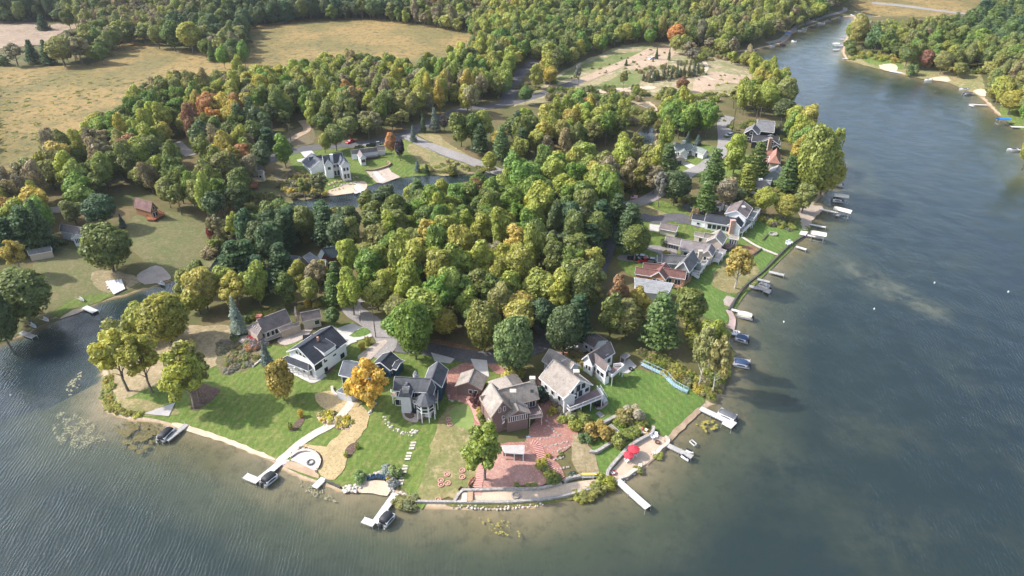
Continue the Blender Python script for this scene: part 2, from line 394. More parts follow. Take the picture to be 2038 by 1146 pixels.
def waves(vec, sc):
    t = N(n, 'ShaderNodeTexWave'); t.inputs['Scale'].default_value = sc; t.inputs['Distortion'].default_value = 11.0; t.inputs['Detail'].default_value = 3.0; t.inputs['Detail Scale'].default_value = 0.55; t.inputs['Detail Roughness'].default_value = 0.6
    n.links.new(vec, t.inputs['Vector']); return t.outputs['Fac']
n1 = mth(n, 'ADD', mth(n, 'MULTIPLY', waves(mapped(n, pos, (1, .5, 1), (0, 0, R(-10))), 0.40), 0.26), mth(n, 'MULTIPLY', noise_node(n, wv, 1.25, 4, 0.6, 0.6), 0.8))
n2 = mth(n, 'ADD', mth(n, 'MULTIPLY', waves(mapped(n, pos, (1, .4, 1), (0, 0, R(40))), 0.46), 0.2), mth(n, 'MULTIPLY', noise_node(n, wv2, 1.5, 4, 0.6, 0.5), 0.85)); n3 = noise_node(n, pos, 0.12, 3, 0.5)
sx = N(n, 'ShaderNodeSeparateXYZ'); n.links.new(pos, sx.inputs[0])
side = ramp(n, mth(n, 'DIVIDE', mth(n, 'ADD', sx.outputs['X'], 40.0), 120.0), [(0.0, 0.0), (1.0, 1.0)])
mx = N(n, 'ShaderNodeMix'); mx.data_type = 'FLOAT'; n.links.new(side, mx.inputs[0]); n.links.new(n1, mx.inputs[2]); n.links.new(n2, mx.inputs[3])
hh = mth(n, 'ADD', mx.outputs[0], mth(n, 'MULTIPLY', noise_node(n, pos, 4.5, 2), 0.12))
calm = ramp(n, n3, [(0.35, 0.28), (0.6, 1.0)])
hh = mth(n, 'MULTIPLY', hh, calm)
bp = N(n, 'ShaderNodeBump'); bp.inputs['Strength'].default_value = 1.0; bp.inputs['Distance'].default_value = 0.19
n.links.new(hh, bp.inputs['Height'])
f = fres(1.33); n.links.new(bp.outputs[0], f.inputs['Normal'])
gl_ = N(n, 'ShaderNodeBsdfGlossy'); gl_.inputs['Roughness'].default_value = 0.11; gl_.inputs['Color'].default_value = (1, 1, 1, 1)
n.links.new(bp.outputs[0], gl_.inputs['Normal'])
tr = N(n, 'ShaderNodeBsdfTransparent'); tr.inputs['Color'].default_value = (0.88, 0.93, 0.90, 1)
body = N(n, 'ShaderNodeBsdfDiffuse'); body.inputs['Color'].default_value = (0.036, 0.066, 0.080, 1); n.links.new(bp.outputs[0], body.inputs['Normal'])
mb_ = N(n, 'ShaderNodeMixShader'); mb_.inputs[0].default_value = 0.16; n.links.new(tr.outputs[0], mb_.inputs[1]); n.links.new(body.outputs[0], mb_.inputs[2])
front = mth(n, 'SUBTRACT', 1.0, N(n, 'ShaderNodeNewGeometry').outputs['Backfacing'])
ms = N(n, 'ShaderNodeMixShader'); n.links.new(mth(n, 'MULTIPLY', front, mth(n, 'MINIMUM', mth(n, 'MULTIPLY', f.outputs[0], 1.25), 1.0)), ms.inputs[0]); n.links.new(mb_.outputs[0], ms.inputs[1]); n.links.new(gl_.outputs[0], ms.inputs[2])
n.links.new(ms.outputs[0], o.inputs[0])
wm = MB().poly([(-9000, -3000, 0), (9000, -3000, 0), (9000, 9000, 0), (-9000, 9000, 0)])
tag(wm.build('water', m), kind='structure')

# ------------------------------------------------------------------ draped sheets
def drape(px, off, name, material, step=2.5, smooth=0, jit=0.0, world=False, parent=None):
    pts = spline(px, smooth) if smooth else list(px)
    P = [Vector((x, y)) for x, y in pts] if world else [G(x, y).xy for x, y in pts]
    if jit:
        Q = []
        for i, a in enumerate(P):
            b_ = P[(i + 1) % len(P)]; k = max(1, int((b_ - a).length / max(1.2, jit * 3)))
            for j in range(k):
                p = a.lerp(b_, j / k)
                Q.append(p + Vector((mnoise.noise(Vector((p.x * .6, p.y * .6, 3))), mnoise.noise(Vector((p.x * .6, p.y * .6, 9))))) * jit * 2)
        P = Q
    bm = bmesh.new()
    vs = [bm.verts.new((p.x, p.y, 0)) for p in P]
    fc = bm.faces.new(vs); bmesh.ops.triangulate(bm, faces=[fc])
    for ax in (0, 1):
        lo = min(p[ax] for p in P); hi = max(p[ax] for p in P)
        s = max(step, (hi - lo) / 90.0)
        k = math.ceil(lo / s) * s
        while k < hi:
            no = [0, 0, 0]; no[ax] = 1; co = [0, 0, 0]; co[ax] = k
            bmesh.ops.bisect_plane(bm, geom=bm.verts[:] + bm.edges[:] + bm.faces[:], plane_co=co, plane_no=no)
            k += s
    hz = hgt([(v.co.x, v.co.y) for v in bm.verts])
    for v, z in zip(bm.verts, hz): v.co.z = max(z, 0.02) + off
    bmesh.ops.recalc_face_normals(bm, faces=bm.faces[:])
    me = bpy.data.meshes.new(name); bm.to_mesh(me); bm.free(); me.shade_smooth()
    if me.polygons and me.polygons[0].normal.z < 0: me.flip_normals()
    me.materials.append(material)
    ob = bpy.data.objects.new(name, me); COL.objects.link(ob)
    return tag(ob, kind='structure')
def ribbon(px, wd, off, name, material, smooth=4, jit=0.0, step=2.5):
    pts = spline(px, smooth, closed=False) if smooth else px
    P = [G(x, y).xy for x, y in pts]
    L, Rr = [], []
    for i, p in enumerate(P):
        d = (P[min(i + 1, len(P) - 1)] - P[max(i - 1, 0)]).normalized(); s = Vector((-d.y, d.x))
        ww = wd if not isinstance(wd, (list, tuple)) else wd[0] + (wd[1] - wd[0]) * i / (len(P) - 1)
        L.append(p + s * ww / 2); Rr.append(p - s * ww / 2)
    bm = bmesh.new()
    return drape([(q.x, q.y) for q in L + Rr[::-1]], off, name, material, step, 0, jit, True)

M_LAWN = surf('mown_lawn', (0.085, 0.135, 0.024), (0.12, 0.16, 0.034), (0.18, 0.18, 0.06), 0.09, 0.5, 0.95, 0.4, 4, mow=25)
M_LAWNB = surf('bright_lawn', (0.085, 0.15, 0.03), (0.105, 0.17, 0.036), (0.15, 0.18, 0.05), 0.1, 0.6, 0.95, 0.4, 4, mow=-35)
M_LAWND = surf('thin_dry_lawn', (0.25, 0.205, 0.095), (0.15, 0.16, 0.055), (0.33, 0.26, 0.14), 0.09, 0.45, 0.95, 0.5, 4)
M_TAN = surf('dry_tan_grass', (0.30, 0.235, 0.14), (0.23, 0.19, 0.10), (0.38, 0.30, 0.19), 0.12, 0.5, 0.95, 0.5, 3)
M_MEADOW = surf('autumn_meadow', (0.27, 0.185, 0.068), (0.17, 0.138, 0.048), (0.065, 0.070, 0.028), 0.022, 0.20, 0.95, 1.0, 1.0, 0.42, 0.58)
M_BROWNF = surf('brown_field', (0.30, 0.22, 0.16), (0.22, 0.16, 0.11), (0.36, 0.29, 0.2), 0.05, 0.3, 0.95, 0.5, 1.5)
M_SAND = surf('beach_sand', (0.56, 0.44, 0.33), (0.48, 0.37, 0.27), None, 0.4, 2.0, 0.95, 0.3, 5)
M_WETSAND = surf('wet_sand', (0.33, 0.23, 0.15), (0.42, 0.31, 0.21), None, 0.4, 2.0, 0.8, 0.2, 5)
M_STRAW = surf('straw_matting', (0.46, 0.35, 0.19), (0.38, 0.29, 0.15), (0.25, 0.2, 0.1), 0.5, 1.6, 0.95, 0.7, 7)
M_MULCH = surf('red_mulch', (0.37, 0.175, 0.14), (0.28, 0.13, 0.105), (0.44, 0.30, 0.23), 0.3, 2.0, 0.95, 0.6, 7)
M_DMULCH = surf('dark_mulch', (0.09, 0.055, 0.04), (0.13, 0.085, 0.065), (0.2, 0.15, 0.12), 0.5, 2.5, 0.95, 0.6, 7)
M_LEAFL = surf('leaf_litter', (0.26, 0.15, 0.085), (0.17, 0.10, 0.055), (0.34, 0.2, 0.1), 0.25, 1.5, 0.95, 0.6, 5)
M_ASPH = surf('asphalt', (0.115, 0.11, 0.115), (0.085, 0.082, 0.088), (0.15, 0.14, 0.14), 0.12, 1.2, 0.9)
M_ROADL = surf('pale_road', (0.27, 0.25, 0.24), (0.22, 0.20, 0.19), (0.32, 0.3, 0.28), 0.12, 1.2, 0.9)
M_CONC = surf('concrete', (0.52, 0.49, 0.46), (0.44, 0.42, 0.39), None, 0.35, 2, 0.85)
M_PAVER = surf('pavers', (0.42, 0.35, 0.30), (0.34, 0.28, 0.24), (0.5, 0.43, 0.37), 0.5, 2.5, 0.85, 0.3)
M_DIRT = surf('dirt', (0.42, 0.31, 0.22), (0.33, 0.24, 0.16), (0.5, 0.40, 0.3), 0.12, 0.8, 0.95, 0.3)
M_BRUSH = surf('brown_brush', (0.17, 0.13, 0.085), (0.12, 0.115, 0.05), (0.25, 0.2, 0.13), 0.2, 1.0, 0.95, 0.9, 2)
M_BANK = surf('shore_grass', (0.15, 0.14, 0.04), (0.10, 0.12, 0.03), (0.25, 0.2, 0.07), 0.3, 1.5, 0.95, 0.8, 3)

ZA = zf(440, 560, 3.37); ZS = zf(480, 780, 3.82); ZT = zf(900, 780, 3.82); ZU = zf(840, 620, 3.37)
ZW = zf(180, 560, 3.37); ZX = zf(1180, 360, 3.37); ZV = zf(0, 380, 3.582); ZY = zf(440, 220, 3.92)
def S(px, off, name, mat, **k): return drape(px, off, name, mat, **k)
# far country
S([(-400, 120), (-60, 132), (90, 134), (205, 120), (245, 84), (330, 95), (400, 105), (440, 118), (495, 115), (490, 62), (560, 44), (620, 38), (760, 38), (870, 55), (945, 66), (960, 90), (870, 130), (760, 150), (640, 160), (520, 170), (420, 175), (330, 215), (260, 250), (180, 310), (90, 350), (-60, 380), (-400, 420)], .25, 'meadow', M_MEADOW, step=8, smooth=3, jit=2)
S([(-300, 40), (60, 44), (80, 52), (150, 42), (170, 50), (120, 66), (100, 84), (50, 92), (-300, 120)], .25, 'field', M_BROWNF, step=8, smooth=3, jit=1.5)
S([(1690, 2), (1745, -8), (1960, -5), (1940, 20), (1870, 34), (1740, 30)], .25, 'field', M_MEADOW, step=8, smooth=3, jit=1.5)
M_CAMP = surf('patchy_camp_ground', (.30, .25, .14), (.17, .18, .07), (.42, .33, .23), .05, .18, .95, .4, 2)
S([(1020, 212), (1060, 186), (1100, 160), (1110, 148), (1160, 122), (1235, 92), (1300, 84), (1345, 90), (1420, 100), (1500, 125), (1525, 150), (1500, 170), (1440, 195), (1400, 225), (1370, 210), (1340, 180), (1240, 205), (1160, 200), (1080, 205)], .15, 'grass_field', M_CAMP, step=6, smooth=3, jit=2)
S([(1108, 165), (1140, 150), (1200, 132), (1262, 112), (1300, 102), (1262, 104), (1190, 118), (1130, 142)], .22, 'grass_field', surf('camp_grass', (.16, .19, .06), (.11, .15, .04), (.25, .2, .11), .05, .3, .95, .4, 3), step=6, smooth=3, jit=1.5)
S([(1172, 180), (1210, 160), (1250, 146), (1280, 150), (1270, 168), (1220, 178)], .22, 'grass_field', MATS['camp_grass'], step=6, smooth=3, jit=1.5)
S([(1250, 128), (1290, 108), (1320, 92), (1345, 98), (1350, 108), (1330, 118), (1326, 128), (1290, 134), (1256, 138)], .24, 'dirt_field', M_DIRT, step=6, smooth=3, jit=3)
S([(1392, 150), (1430, 144), (1462, 148), (1500, 154), (1490, 168), (1450, 166), (1420, 176), (1384, 190), (1372, 182), (1380, 165)], .26, 'dirt_field', M_DIRT, step=6, smooth=3, jit=3)
S([(1376, 190), (1400, 186), (1404, 204), (1384, 206)], .28, 'dirt_field', M_DIRT, step=6, smooth=3, jit=2)
S([(1120, 184), (1200, 178), (1290, 172), (1300, 178), (1200, 186)], .30, 'dirt_track', M_SAND, step=6, smooth=3, jit=1)
ribbon([(1388, 110), (1400, 122), (1406, 135), (1400, 150), (1420, 160)], 3, .34, 'dirt_track', M_SAND)
# roads
ribbon([(490, 350), (520, 325), (586, 300), (637, 293), (720, 286), (767, 279), (806, 268), (838, 252), (885, 233), (915, 218), (963, 214), (1010, 207), (1073, 189), (1128, 170), (1167, 157)], 7, .16, 'road', M_ASPH, step=4)
ribbon([(1160, 160), (1190, 148), (1226, 133), (1269, 114), (1300, 98)], 8, .30, 'dirt_road', M_DIRT, step=4)
ribbon([(1005, 205), (1020, 175), (1030, 153), (1045, 137), (1065, 118)], 8, .18, 'road', M_ASPH, step=4)
ribbon([(806, 268), (840, 285), (880, 300), (925, 316), (960, 330), (1000, 346), (1060, 365), (1150, 390), (1230, 408), (1275, 402), (1305, 388), (1345, 362), (1375, 343), (1405, 328), (1438, 300), (1442, 270), (1440, 245), (1452, 232)], 6.5, .20, 'road', M_ROADL, step=3)
ribbon([(1250, 408), (1222, 440), (1212, 480), (1200, 515), (1185, 550), (1150, 590), (1100, 620), (1078, 645), (1088, 665), (1070, 690), (1020, 705), (960, 712), (900, 705), (850, 695), (800, 690), (768, 672)], 5.5, .20, 'road', M_ASPH, step=3)
ribbon([(1100, 620), (1000, 600), (850, 590), (740, 590), (700, 600), (705, 620), (735, 640), (765, 668), (768, 690), (745, 712)], 6, .23, 'road', M_ROADL, step=3)
ribbon([(1526, 86), (1553, 80), (1566, 70), (1590, 51), (1605, 47), (1642, 33), (1678, 23), (1682, 15)], 4, .25, 'road', M_ROADL, step=6)
ribbon([(1735, 6), (1800, 12), (1865, 21), (1990, 36)], 9, .3, 'road', M_ROADL, step=8)
ribbon([(380, 310), (362, 295), (350, 283)], 5, .2, 'driveway', M_ROADL)
ribbon([(560, 290), (590, 272), (612, 258), (600, 240)], 4, .2, 'driveway', M_DIRT)
# left bank
S(ZV((960, 180), (1150, 150), (1330, 160), (1500, 260), (1560, 420), (1480, 560), (1240, 640), (1100, 560), (960, 440), (880, 330)), .07, 'lawn', surf('drab_lawn', (0.115, 0.13, 0.045), (0.15, 0.14, 0.06), (0.2, 0.16, 0.09), 0.15, .6, .95, .4, 4), smooth=3, jit=.5)  # duller, browner green than the mown lawn
S(ZV((240, 470), (420, 400), (600, 440), (800, 540), (1000, 640), (960, 690), (780, 760), (600, 830), (420, 920), (200, 1000), (-200, 1150), (-200, 900), (200, 700)), .07, 'lawn', MATS['drab_lawn'], smooth=3, jit=.5)
S(ZV((560, 760), (760, 730), (820, 740), (640, 820), (420, 900), (380, 860)), .12, 'lawn', M_LAWN, smooth=3, jit=.4)
S(ZV((640, 600), (760, 560), (900, 590), (1000, 650), (820, 720), (700, 700)), .11, 'bare_ground', M_TAN, smooth=3, jit=.5)
S(ZV((980, 600), (1120, 530), (1210, 600), (1200, 635), (1030, 665)), .12, 'beach', surf('grey_sand', (.42, .36, .30), (.33, .28, .24), None, .4, 2, .95, .2), smooth=3, jit=.2)
S(ZV((430, 910), (520, 850), (600, 840), (590, 860), (480, 900)), .14, 'beach', M_SAND, smooth=3, jit=.2)
S(ZV((350, 120), (440, 115), (450, 150), (370, 155)), .14, 'driveway', M_ROADL, smooth=2)
# houses on the pond
S(ZY((520, 330), (600, 290), (780, 280), (1000, 270), (1300, 250), (1480, 220), (1600, 280), (1900, 400), (1920, 470), (1700, 500), (1420, 520), (1240, 560), (1100, 600), (800, 640), (620, 560), (560, 430)), .08, 'lawn', M_LAWN, smooth=3, jit=.6)
S(ZY((1450, 290), (1560, 260), (1900, 400), (1900, 490), (1640, 500), (1520, 380)), .12, 'dry_lawn', M_LAWND, smooth=3, jit=.6)
S(ZY((1530, 180), (1700, 190), (1760, 250), (1980, 380), (1820, 330), (1620, 240)), .12, 'dry_lawn', M_LAWND, smooth=3, jit=.5)
S(ZY((420, 440), (560, 440), (680, 500), (800, 620), (760, 680), (600, 700), (480, 640), (420, 560)), .12, 'brush', M_BRUSH, smooth=3, jit=.8)
S(ZY((180, 600), (420, 620), (560, 720), (400, 780), (200, 800), (60, 700)), .08, 'lawn', MATS['drab_lawn'], smooth=3, jit=.5)
S(ZY((880, 610), (1080, 550), (1140, 580), (1100, 630), (830, 670), (790, 645)), .13, 'beach', M_SAND, smooth=3, jit=.2)
S(ZY((1130, 470), (1300, 430), (1330, 480), (1400, 520), (1260, 570), (1210, 560)), .13, 'beach', surf('pale_gravel', (.46, .38, .31), (.36, .30, .25), None, .6, 2, .95, .2), jit=.15)
S(ZY((1180, 470), (1205, 465), (1290, 545), (1240, 565)), .18, 'path', M_CONC)
S(ZY((615, 320), (700, 305), (735, 345), (700, 370), (650, 365)), .15, 'driveway', M_CONC)
S(ZY((590, 385), (660, 370), (650, 400), (600, 402)), .15, 'driveway', M_CONC)
S(ZY((1100, 265), (1210, 250), (1240, 270), (1150, 285)), .24, 'driveway', M_CONC)
S(ZY((210, 360), (260, 350), (320, 460), (230, 480)), .13, 'driveway', M_ROADL)
S(ZY((500, 180), (680, 120), (740, 200), (700, 260), (560, 270)), .10, 'bare_ground', M_BRUSH, smooth=3, jit=.5)
S([(1290, 395), (1370, 415), (1420, 440), (1600, 440), (1600, 470), (1480, 590), (1450, 640), (1400, 615), (1340, 590), (1250, 545), (1225, 510), (1240, 450), (1262, 410)], .07, 'lawn', M_LAWN, smooth=3)
S(ZX((1080, 260), (1220, 240), (1400, 300), (1410, 350), (1340, 440), (1230, 490), (1160, 580), (1110, 620), (960, 560), (940, 470), (1040, 380)), .12, 'lawn', M_LAWNB, smooth=2)
S(ZX((640, 700), (860, 560), (1120, 620), (960, 800), (900, 900), (900, 960), (700, 900), (620, 820)), .12, 'lawn', M_LAWNB, smooth=2)
S(ZX((860, 560), (1000, 500), (1120, 600), (1080, 680), (960, 760), (800, 700)), .16, 'dry_lawn', M_LAWND, smooth=3, jit=.5)
S(ZX((330, 150), (420, 190), (560, 240), (640, 250), (560, 250), (430, 245), (330, 240), (300, 200)), .12, 'dry_lawn', M_LAWND, smooth=2)
S(ZX((1370, 190), (1400, 160), (1530, 170), (1540, 200), (1470, 270), (1440, 330), (1400, 320), (1390, 240)), .15, 'beach', surf('tan_gravel', (.44, .36, .29), (.36, .29, .23), None, .5, 2, .95, .3), smooth=2, jit=.3)
S(ZX((960, 460), (1040, 430), (1110, 460), (1080, 510), (1000, 520)), .20, 'flower_bed', M_LEAFL, smooth=3, jit=.2)
# driveways of the east houses
ribbon(ZX((320, 240), (430, 262), (560, 240), (640, 260), (735, 300)), 6, .17, 'driveway', M_ASPH)
S(ZX((560, 240), (640, 235), (700, 300), (560, 285)), .19, 'driveway', M_ASPH)
S(ZX((600, 165), (700, 150), (860, 200), (850, 225), (640, 205)), .19, 'driveway', M_ASPH, smooth=2)
S(ZX((320, 430), (440, 435), (560, 450), (540, 520), (420, 480), (330, 448)), .17, 'driveway', M_ROADL, smooth=2)
S(ZX((180, 500), (300, 500), (430, 530), (430, 560), (280, 545), (170, 530)), .17, 'driveway', M_ROADL, smooth=2)
S(ZX((380, 290), (450, 300), (440, 345), (380, 335)), .17, 'driveway', M_CONC)
S(zf(1300, 220, 6.367)((330, 660), (420, 650), (600, 730), (480, 860), (400, 860), (520, 770)), .15, 'driveway', M_CONC)
S([(1322, 290), (1420, 290), (1425, 345), (1380, 350), (1340, 330)], .10, 'lawn', M_LAWN, smooth=3)
S([(1435, 320), (1500, 310), (1520, 370), (1450, 380)], .10, 'lawn', M_LAWN, smooth=3)
# right bank
S([(1690, 108), (1720, 104), (1790, 118), (1830, 140), (1900, 145), (1950, 145), (1960, 190), (1940, 188), (1890, 165), (1850, 160), (1790, 148), (1700, 124)], .15, 'lawn', M_LAWND, step=5, smooth=3, jit=.5)
S([(1725, 108), (1785, 120), (1800, 138), (1760, 135), (1720, 122)], .2, 'lawn', M_LAWN, step=5, smooth=3, jit=.5)
for q in ([(1750, 130), (1780, 128), (1785, 142), (1760, 140)], [(1852, 154), (1885, 153), (1888, 162), (1855, 158)], [(1938, 180), (1958, 178), (1962, 192), (1948, 190)]):
    S(q, .27, 'beach', M_SAND, step=5, smooth=3, jit=.5)
S([(2000, 205), (2100, 230), (2100, 290), (2040, 262), (1995, 235)], .15, 'lawn', M_LAWN, step=5, smooth=3)
# front of the peninsula
S([(470, 690), (520, 665), (560, 690), (700, 640), (760, 700), (860, 705), (900, 740), (900, 800), (850, 1000), (822, 996), (795, 965), (760, 950), (720, 960), (690, 975), (650, 962), (600, 945), (560, 925), (545, 910), (510, 898), (440, 870), (350, 845), (310, 834), (225, 818), (214, 790), (300, 765), (380, 740), (440, 720)], .08, 'lawn', M_LAWN, smooth=3)
S(ZW((80, 440), (300, 380), (560, 330), (720, 300), (960, 300), (1000, 340), (960, 420), (860, 560), (600, 640), (430, 700), (300, 760), (180, 800), (140, 700), (120, 560)), .10, 'dry_grass', M_TAN, smooth=3, jit=.6)
S(ZW((850, 420), (960, 390), (1120, 420), (1160, 500), (1060, 580), (930, 630), (860, 600)), .13, 'brush', M_BRUSH, smooth=3, jit=.7)
S(ZW((680, 690), (860, 720), (840, 780), (720, 860), (680, 850)), .13, 'mulch_bed', M_DMULCH, smooth=3, jit=.3)
S(ZW((150, 800), (300, 790), (450, 820), (600, 870), (560, 900), (340, 905), (160, 870)), .12, 'dry_lawn', M_LAWND, smooth=3, jit=.5)
S(ZW((90, 640), (150, 640), (150, 800), (200, 860), (350, 880), (340, 905), (180, 890), (100, 850), (80, 760)), .15, 'shore_grass', M_BANK, smooth=3, jit=.5)
S([(352, 842), (440, 868), (510, 896), (545, 912), (543, 917), (508, 905), (440, 879), (352, 852)], .17, 'beach', M_SAND, smooth=3, jit=.2)
# lawn of the brown house: dry, then red mulch
S([(905, 805), (950, 830), (960, 900), (950, 980), (905, 990), (870, 1000), (832, 995), (845, 940), (860, 880), (885, 820)], .13, 'dry_lawn', M_LAWND, smooth=3, jit=.5)
S([(900, 815), (930, 805), (945, 840), (930, 855), (895, 840)], .17, 'grass_patch', surf('new_grass', (.22, .27, .09), (.16, .23, .06), None, .5, 2, .95), smooth=3, jit=.3)
S([(868, 705), (990, 715), (1000, 740), (1010, 770), (960, 790), (925, 810), (895, 805), (885, 780), (890, 750), (870, 730)], .11, 'lawn', M_LAWN, smooth=3)
S(ZU((180, 400), (330, 330), (340, 380), (220, 490), (380, 560), (440, 600), (420, 740), (320, 780), (280, 620), (180, 590), (160, 500)), .16, 'mulch_bed', M_MULCH, smooth=2, jit=.2)
S(ZU((440, 340), (540, 370), (640, 380), (620, 420), (500, 420), (440, 360)), .16, 'mulch_bed', M_MULCH, smooth=2, jit=.2)
S(ZU((760, 430), (860, 560), (960, 640), (1010, 720), (1050, 820), (1010, 900), (880, 1000), (960, 1100), (700, 1146), (400, 1140), (440, 1020), (470, 900), (690, 870), (720, 780), (780, 700), (800, 560)), .16, 'mulch_bed', M_MULCH, smooth=2, jit=.3)
S([(1052, 900), (1075, 925), (1090, 960), (1050, 975), (960, 980), (962, 930), (990, 900)], .20, 'mulch_bed', surf('pink_gravel', (.43, .24, .20), (.36, .19, .155), (.48, .33, .25), .25, 1.5, .95, .5), smooth=3, jit=.3)
S(ZU((1020, 830), (1100, 860), (1180, 1030), (1180, 1110), (1100, 1120), (1020, 1040), (1000, 980), (1010, 900)), .19, 'dry_grass', M_TAN, smooth=2, jit=.5)
S([(1130, 700), (1170, 720), (1240, 730), (1310, 745), (1400, 790), (1390, 812), (1350, 860), (1320, 870), (1290, 850), (1230, 920), (1215, 960), (1195, 960), (1180, 900), (1165, 850), (1160, 800), (1190, 760), (1140, 730)], .11, 'lawn', M_LAWNB, smooth=2)
S(ZT((60, 800), (220, 755), (650, 755), (860, 700), (1110, 665), (1110, 720), (950, 775), (760, 815), (400, 845), (30, 840)), .24, 'beach', M_SAND)
S(ZT((1250, 560), (1300, 500), (1400, 400), (1530, 330), (1600, 345), (1645, 360), (1640, 400), (1560, 470), (1540, 500), (1420, 590), (1290, 665), (1230, 650), (1190, 620)), .21, 'beach', M_SAND, smooth=2)
S([(1388, 812), (1398, 818), (1345, 868), (1322, 895), (1290, 926), (1285, 915), (1315, 885), (1335, 862)], .19, 'beach', M_WETSAND, smooth=2, jit=.2)
S(ZT((0, 850), (500, 850), (760, 825), (980, 780), (1120, 740), (1120, 700), (1240, 690), (1200, 740), (980, 810), (700, 860), (450, 880), (0, 872)), .20, 'shore_grass', M_BANK, smooth=2, jit=.2)
# paths and patios
ribbon(ZS((840, 80), (780, 160), (690, 250), (560, 320), (440, 400), (350, 480), (300, 520)), 2.2, .22, 'path', M_PALESTONE)
ribbon(ZS((640, 0), (650, 60), (720, 90), (800, 110)), 5.0, .17, 'path', M_STRAW, jit=.2)
ribbon(ZS((860, 130), (905, 190), (880, 260), (800, 360), (740, 430), (690, 560), (650, 600)), (3.6, 7), .18, 'path', M_STRAW, jit=.25)
S(ZS((500, 400), (600, 410), (690, 430), (760, 460), (750, 560), (710, 670), (600, 640), (560, 520), (470, 420)), .16, 'path', M_STRAW, smooth=2, jit=.25)
ribbon(ZS((880, 120), (840, 100), (800, 105)), 4, .19, 'path', M_STRAW)
S(ZS((590, 150), (700, 150), (735, 190), (690, 245), (620, 240), (580, 200)), .20, 'flower_bed', M_DMULCH, smooth=3)
S(ZS((730, 190), (800, 180), (840, 220), (820, 280), (740, 290), (690, 260)), .20, 'flower_bed', M_DMULCH, smooth=3)
S(ZS((380, 520), (440, 470), (530, 460), (590, 500), (590, 570), (560, 600), (450, 550), (370, 520)), .26, 'patio', M_CONC, smooth=3)
S(ZS((370, 480), (440, 420), (520, 430), (600, 470), (620, 530), (570, 620), (560, 560), (560, 480), (470, 460)), .22, 'flower_bed', M_DMULCH, smooth=3)
S(ZS((310, 560), (350, 530), (420, 540), (560, 600), (590, 660), (480, 625), (380, 590)), .20, 'beach', M_WETSAND, smooth=2)
S(ZS((910, 700), (960, 680), (1090, 680), (1130, 730), (1110, 795), (1000, 775), (870, 765)), .22, 'beach', M_SAND, smooth=2)
S(ZS((365, 300), (400, 250), (450, 200), (480, 195), (470, 240), (420, 290)), .19, 'mulch_bed', M_DMULCH, smooth=3)
S(ZS((790, 450), (830, 400), (890, 385), (880, 430), (820, 500), (795, 500)), .19, 'mulch_bed', M_DMULCH, smooth=3)
ZC = zf(650, 680, 6.742); ZB = zf(550, 640, 8.185)
S(ZC((1020, 880), (1270, 840), (1400, 960), (1380, 990), (1200, 1090), (1060, 1050), (1020, 990)), .20, 'patio', M_PAVER, smooth=3)
S(ZC((1050, 960), (1130, 960), (1180, 1010), (1120, 1040), (1060, 1010)), .25, 'flower_bed', M_DMULCH, smooth=3)
S(ZC((1230, 1060), (1380, 980), (1440, 900), (1470, 920), (1420, 1010), (1260, 1080)), .24, 'flower_bed', M_DMULCH, smooth=2)
S(ZC((1400, 150), (1720, 235), (1660, 300), (1450, 270)), .22, 'driveway', M_CONC)
S(ZB((120, 800), (350, 900), (560, 1005), (680, 980), (790, 900), (780, 850), (650, 850), (200, 700)), .20, 'patio', M_CONC, smooth=2)
S(ZB((730, 840), (880, 690), (960, 740), (900, 820), (800, 860)), .17, 'flower_bed', M_DMULCH, smooth=3)
S(ZB((980, 120), (1240, 30), (1420, 110), (1180, 240), (1540, 200), (1560, 250), (1380, 300), (1250, 330), (1040, 270)), .24, 'driveway', M_CONC)
S(ZB((1190, 240), (1400, 110), (1520, 150), (1530, 200), (1360, 260)), .28, 'lawn', M_LAWNB, smooth=2)
ribbon(ZB((1300, 310), (1180, 350), (1080, 440), (1000, 540)), 1.8, .26, 'path', M_CONC)
S(ZC((420, 200), (700, 0), (820, 0), (680, 150), (560, 280), (480, 270)), .26, 'driveway', M_PAVER, smooth=2)
S(ZU((325, 320), (435, 330), (450, 440), (400, 440), (350, 380)), .24, 'driveway', M_CONC)
S(ZU((820, 160), (900, 150), (1050, 210), (1130, 240), (1050, 290), (900, 215)), .24, 'driveway', M_CONC, smooth=2)
S(ZU((870, 220), (940, 190), (1020, 240), (1010, 300), (920, 280)), .20, 'mulch_bed', M_MULCH, smooth=2)
S(ZU((1270, 380), (1390, 320), (1440, 370), (1380, 420), (1310, 410)), .24, 'patio', M_CONC)
S(ZU((1160, 650), (1230, 600), (1250, 620), (1200, 660)), .24, 'patio', M_PAVER, smooth=2)
S(ZU((0, 200), (120, 190), (370, 260), (360, 300), (100, 240), (0, 230)), .17, 'leaf_litter', M_LEAFL, smooth=2, jit=.4)
S(ZA((100, 390), (200, 360), (290, 400), (230, 450)), .17, 'patio', M_PAVER, smooth=3)
S(ZA((380, 390), (540, 330), (620, 310), (560, 380), (430, 430)), .15, 'patio', M_PAVER, smooth=3)
S(zf(1360, 540, 5.73)((455, 330), (495, 280), (610, 315), (555, 425), (465, 385)), .2, 'patio', M_PAVER)
# the grey gravel triangle by the west shore
S(ZW((360, 890), (572, 815), (528, 908)), .26, 'gravel_pad', surf('grey_gravel', (.42, .40, .38), (.34, .32, .31), None, .6, 2.5, .9, .2))
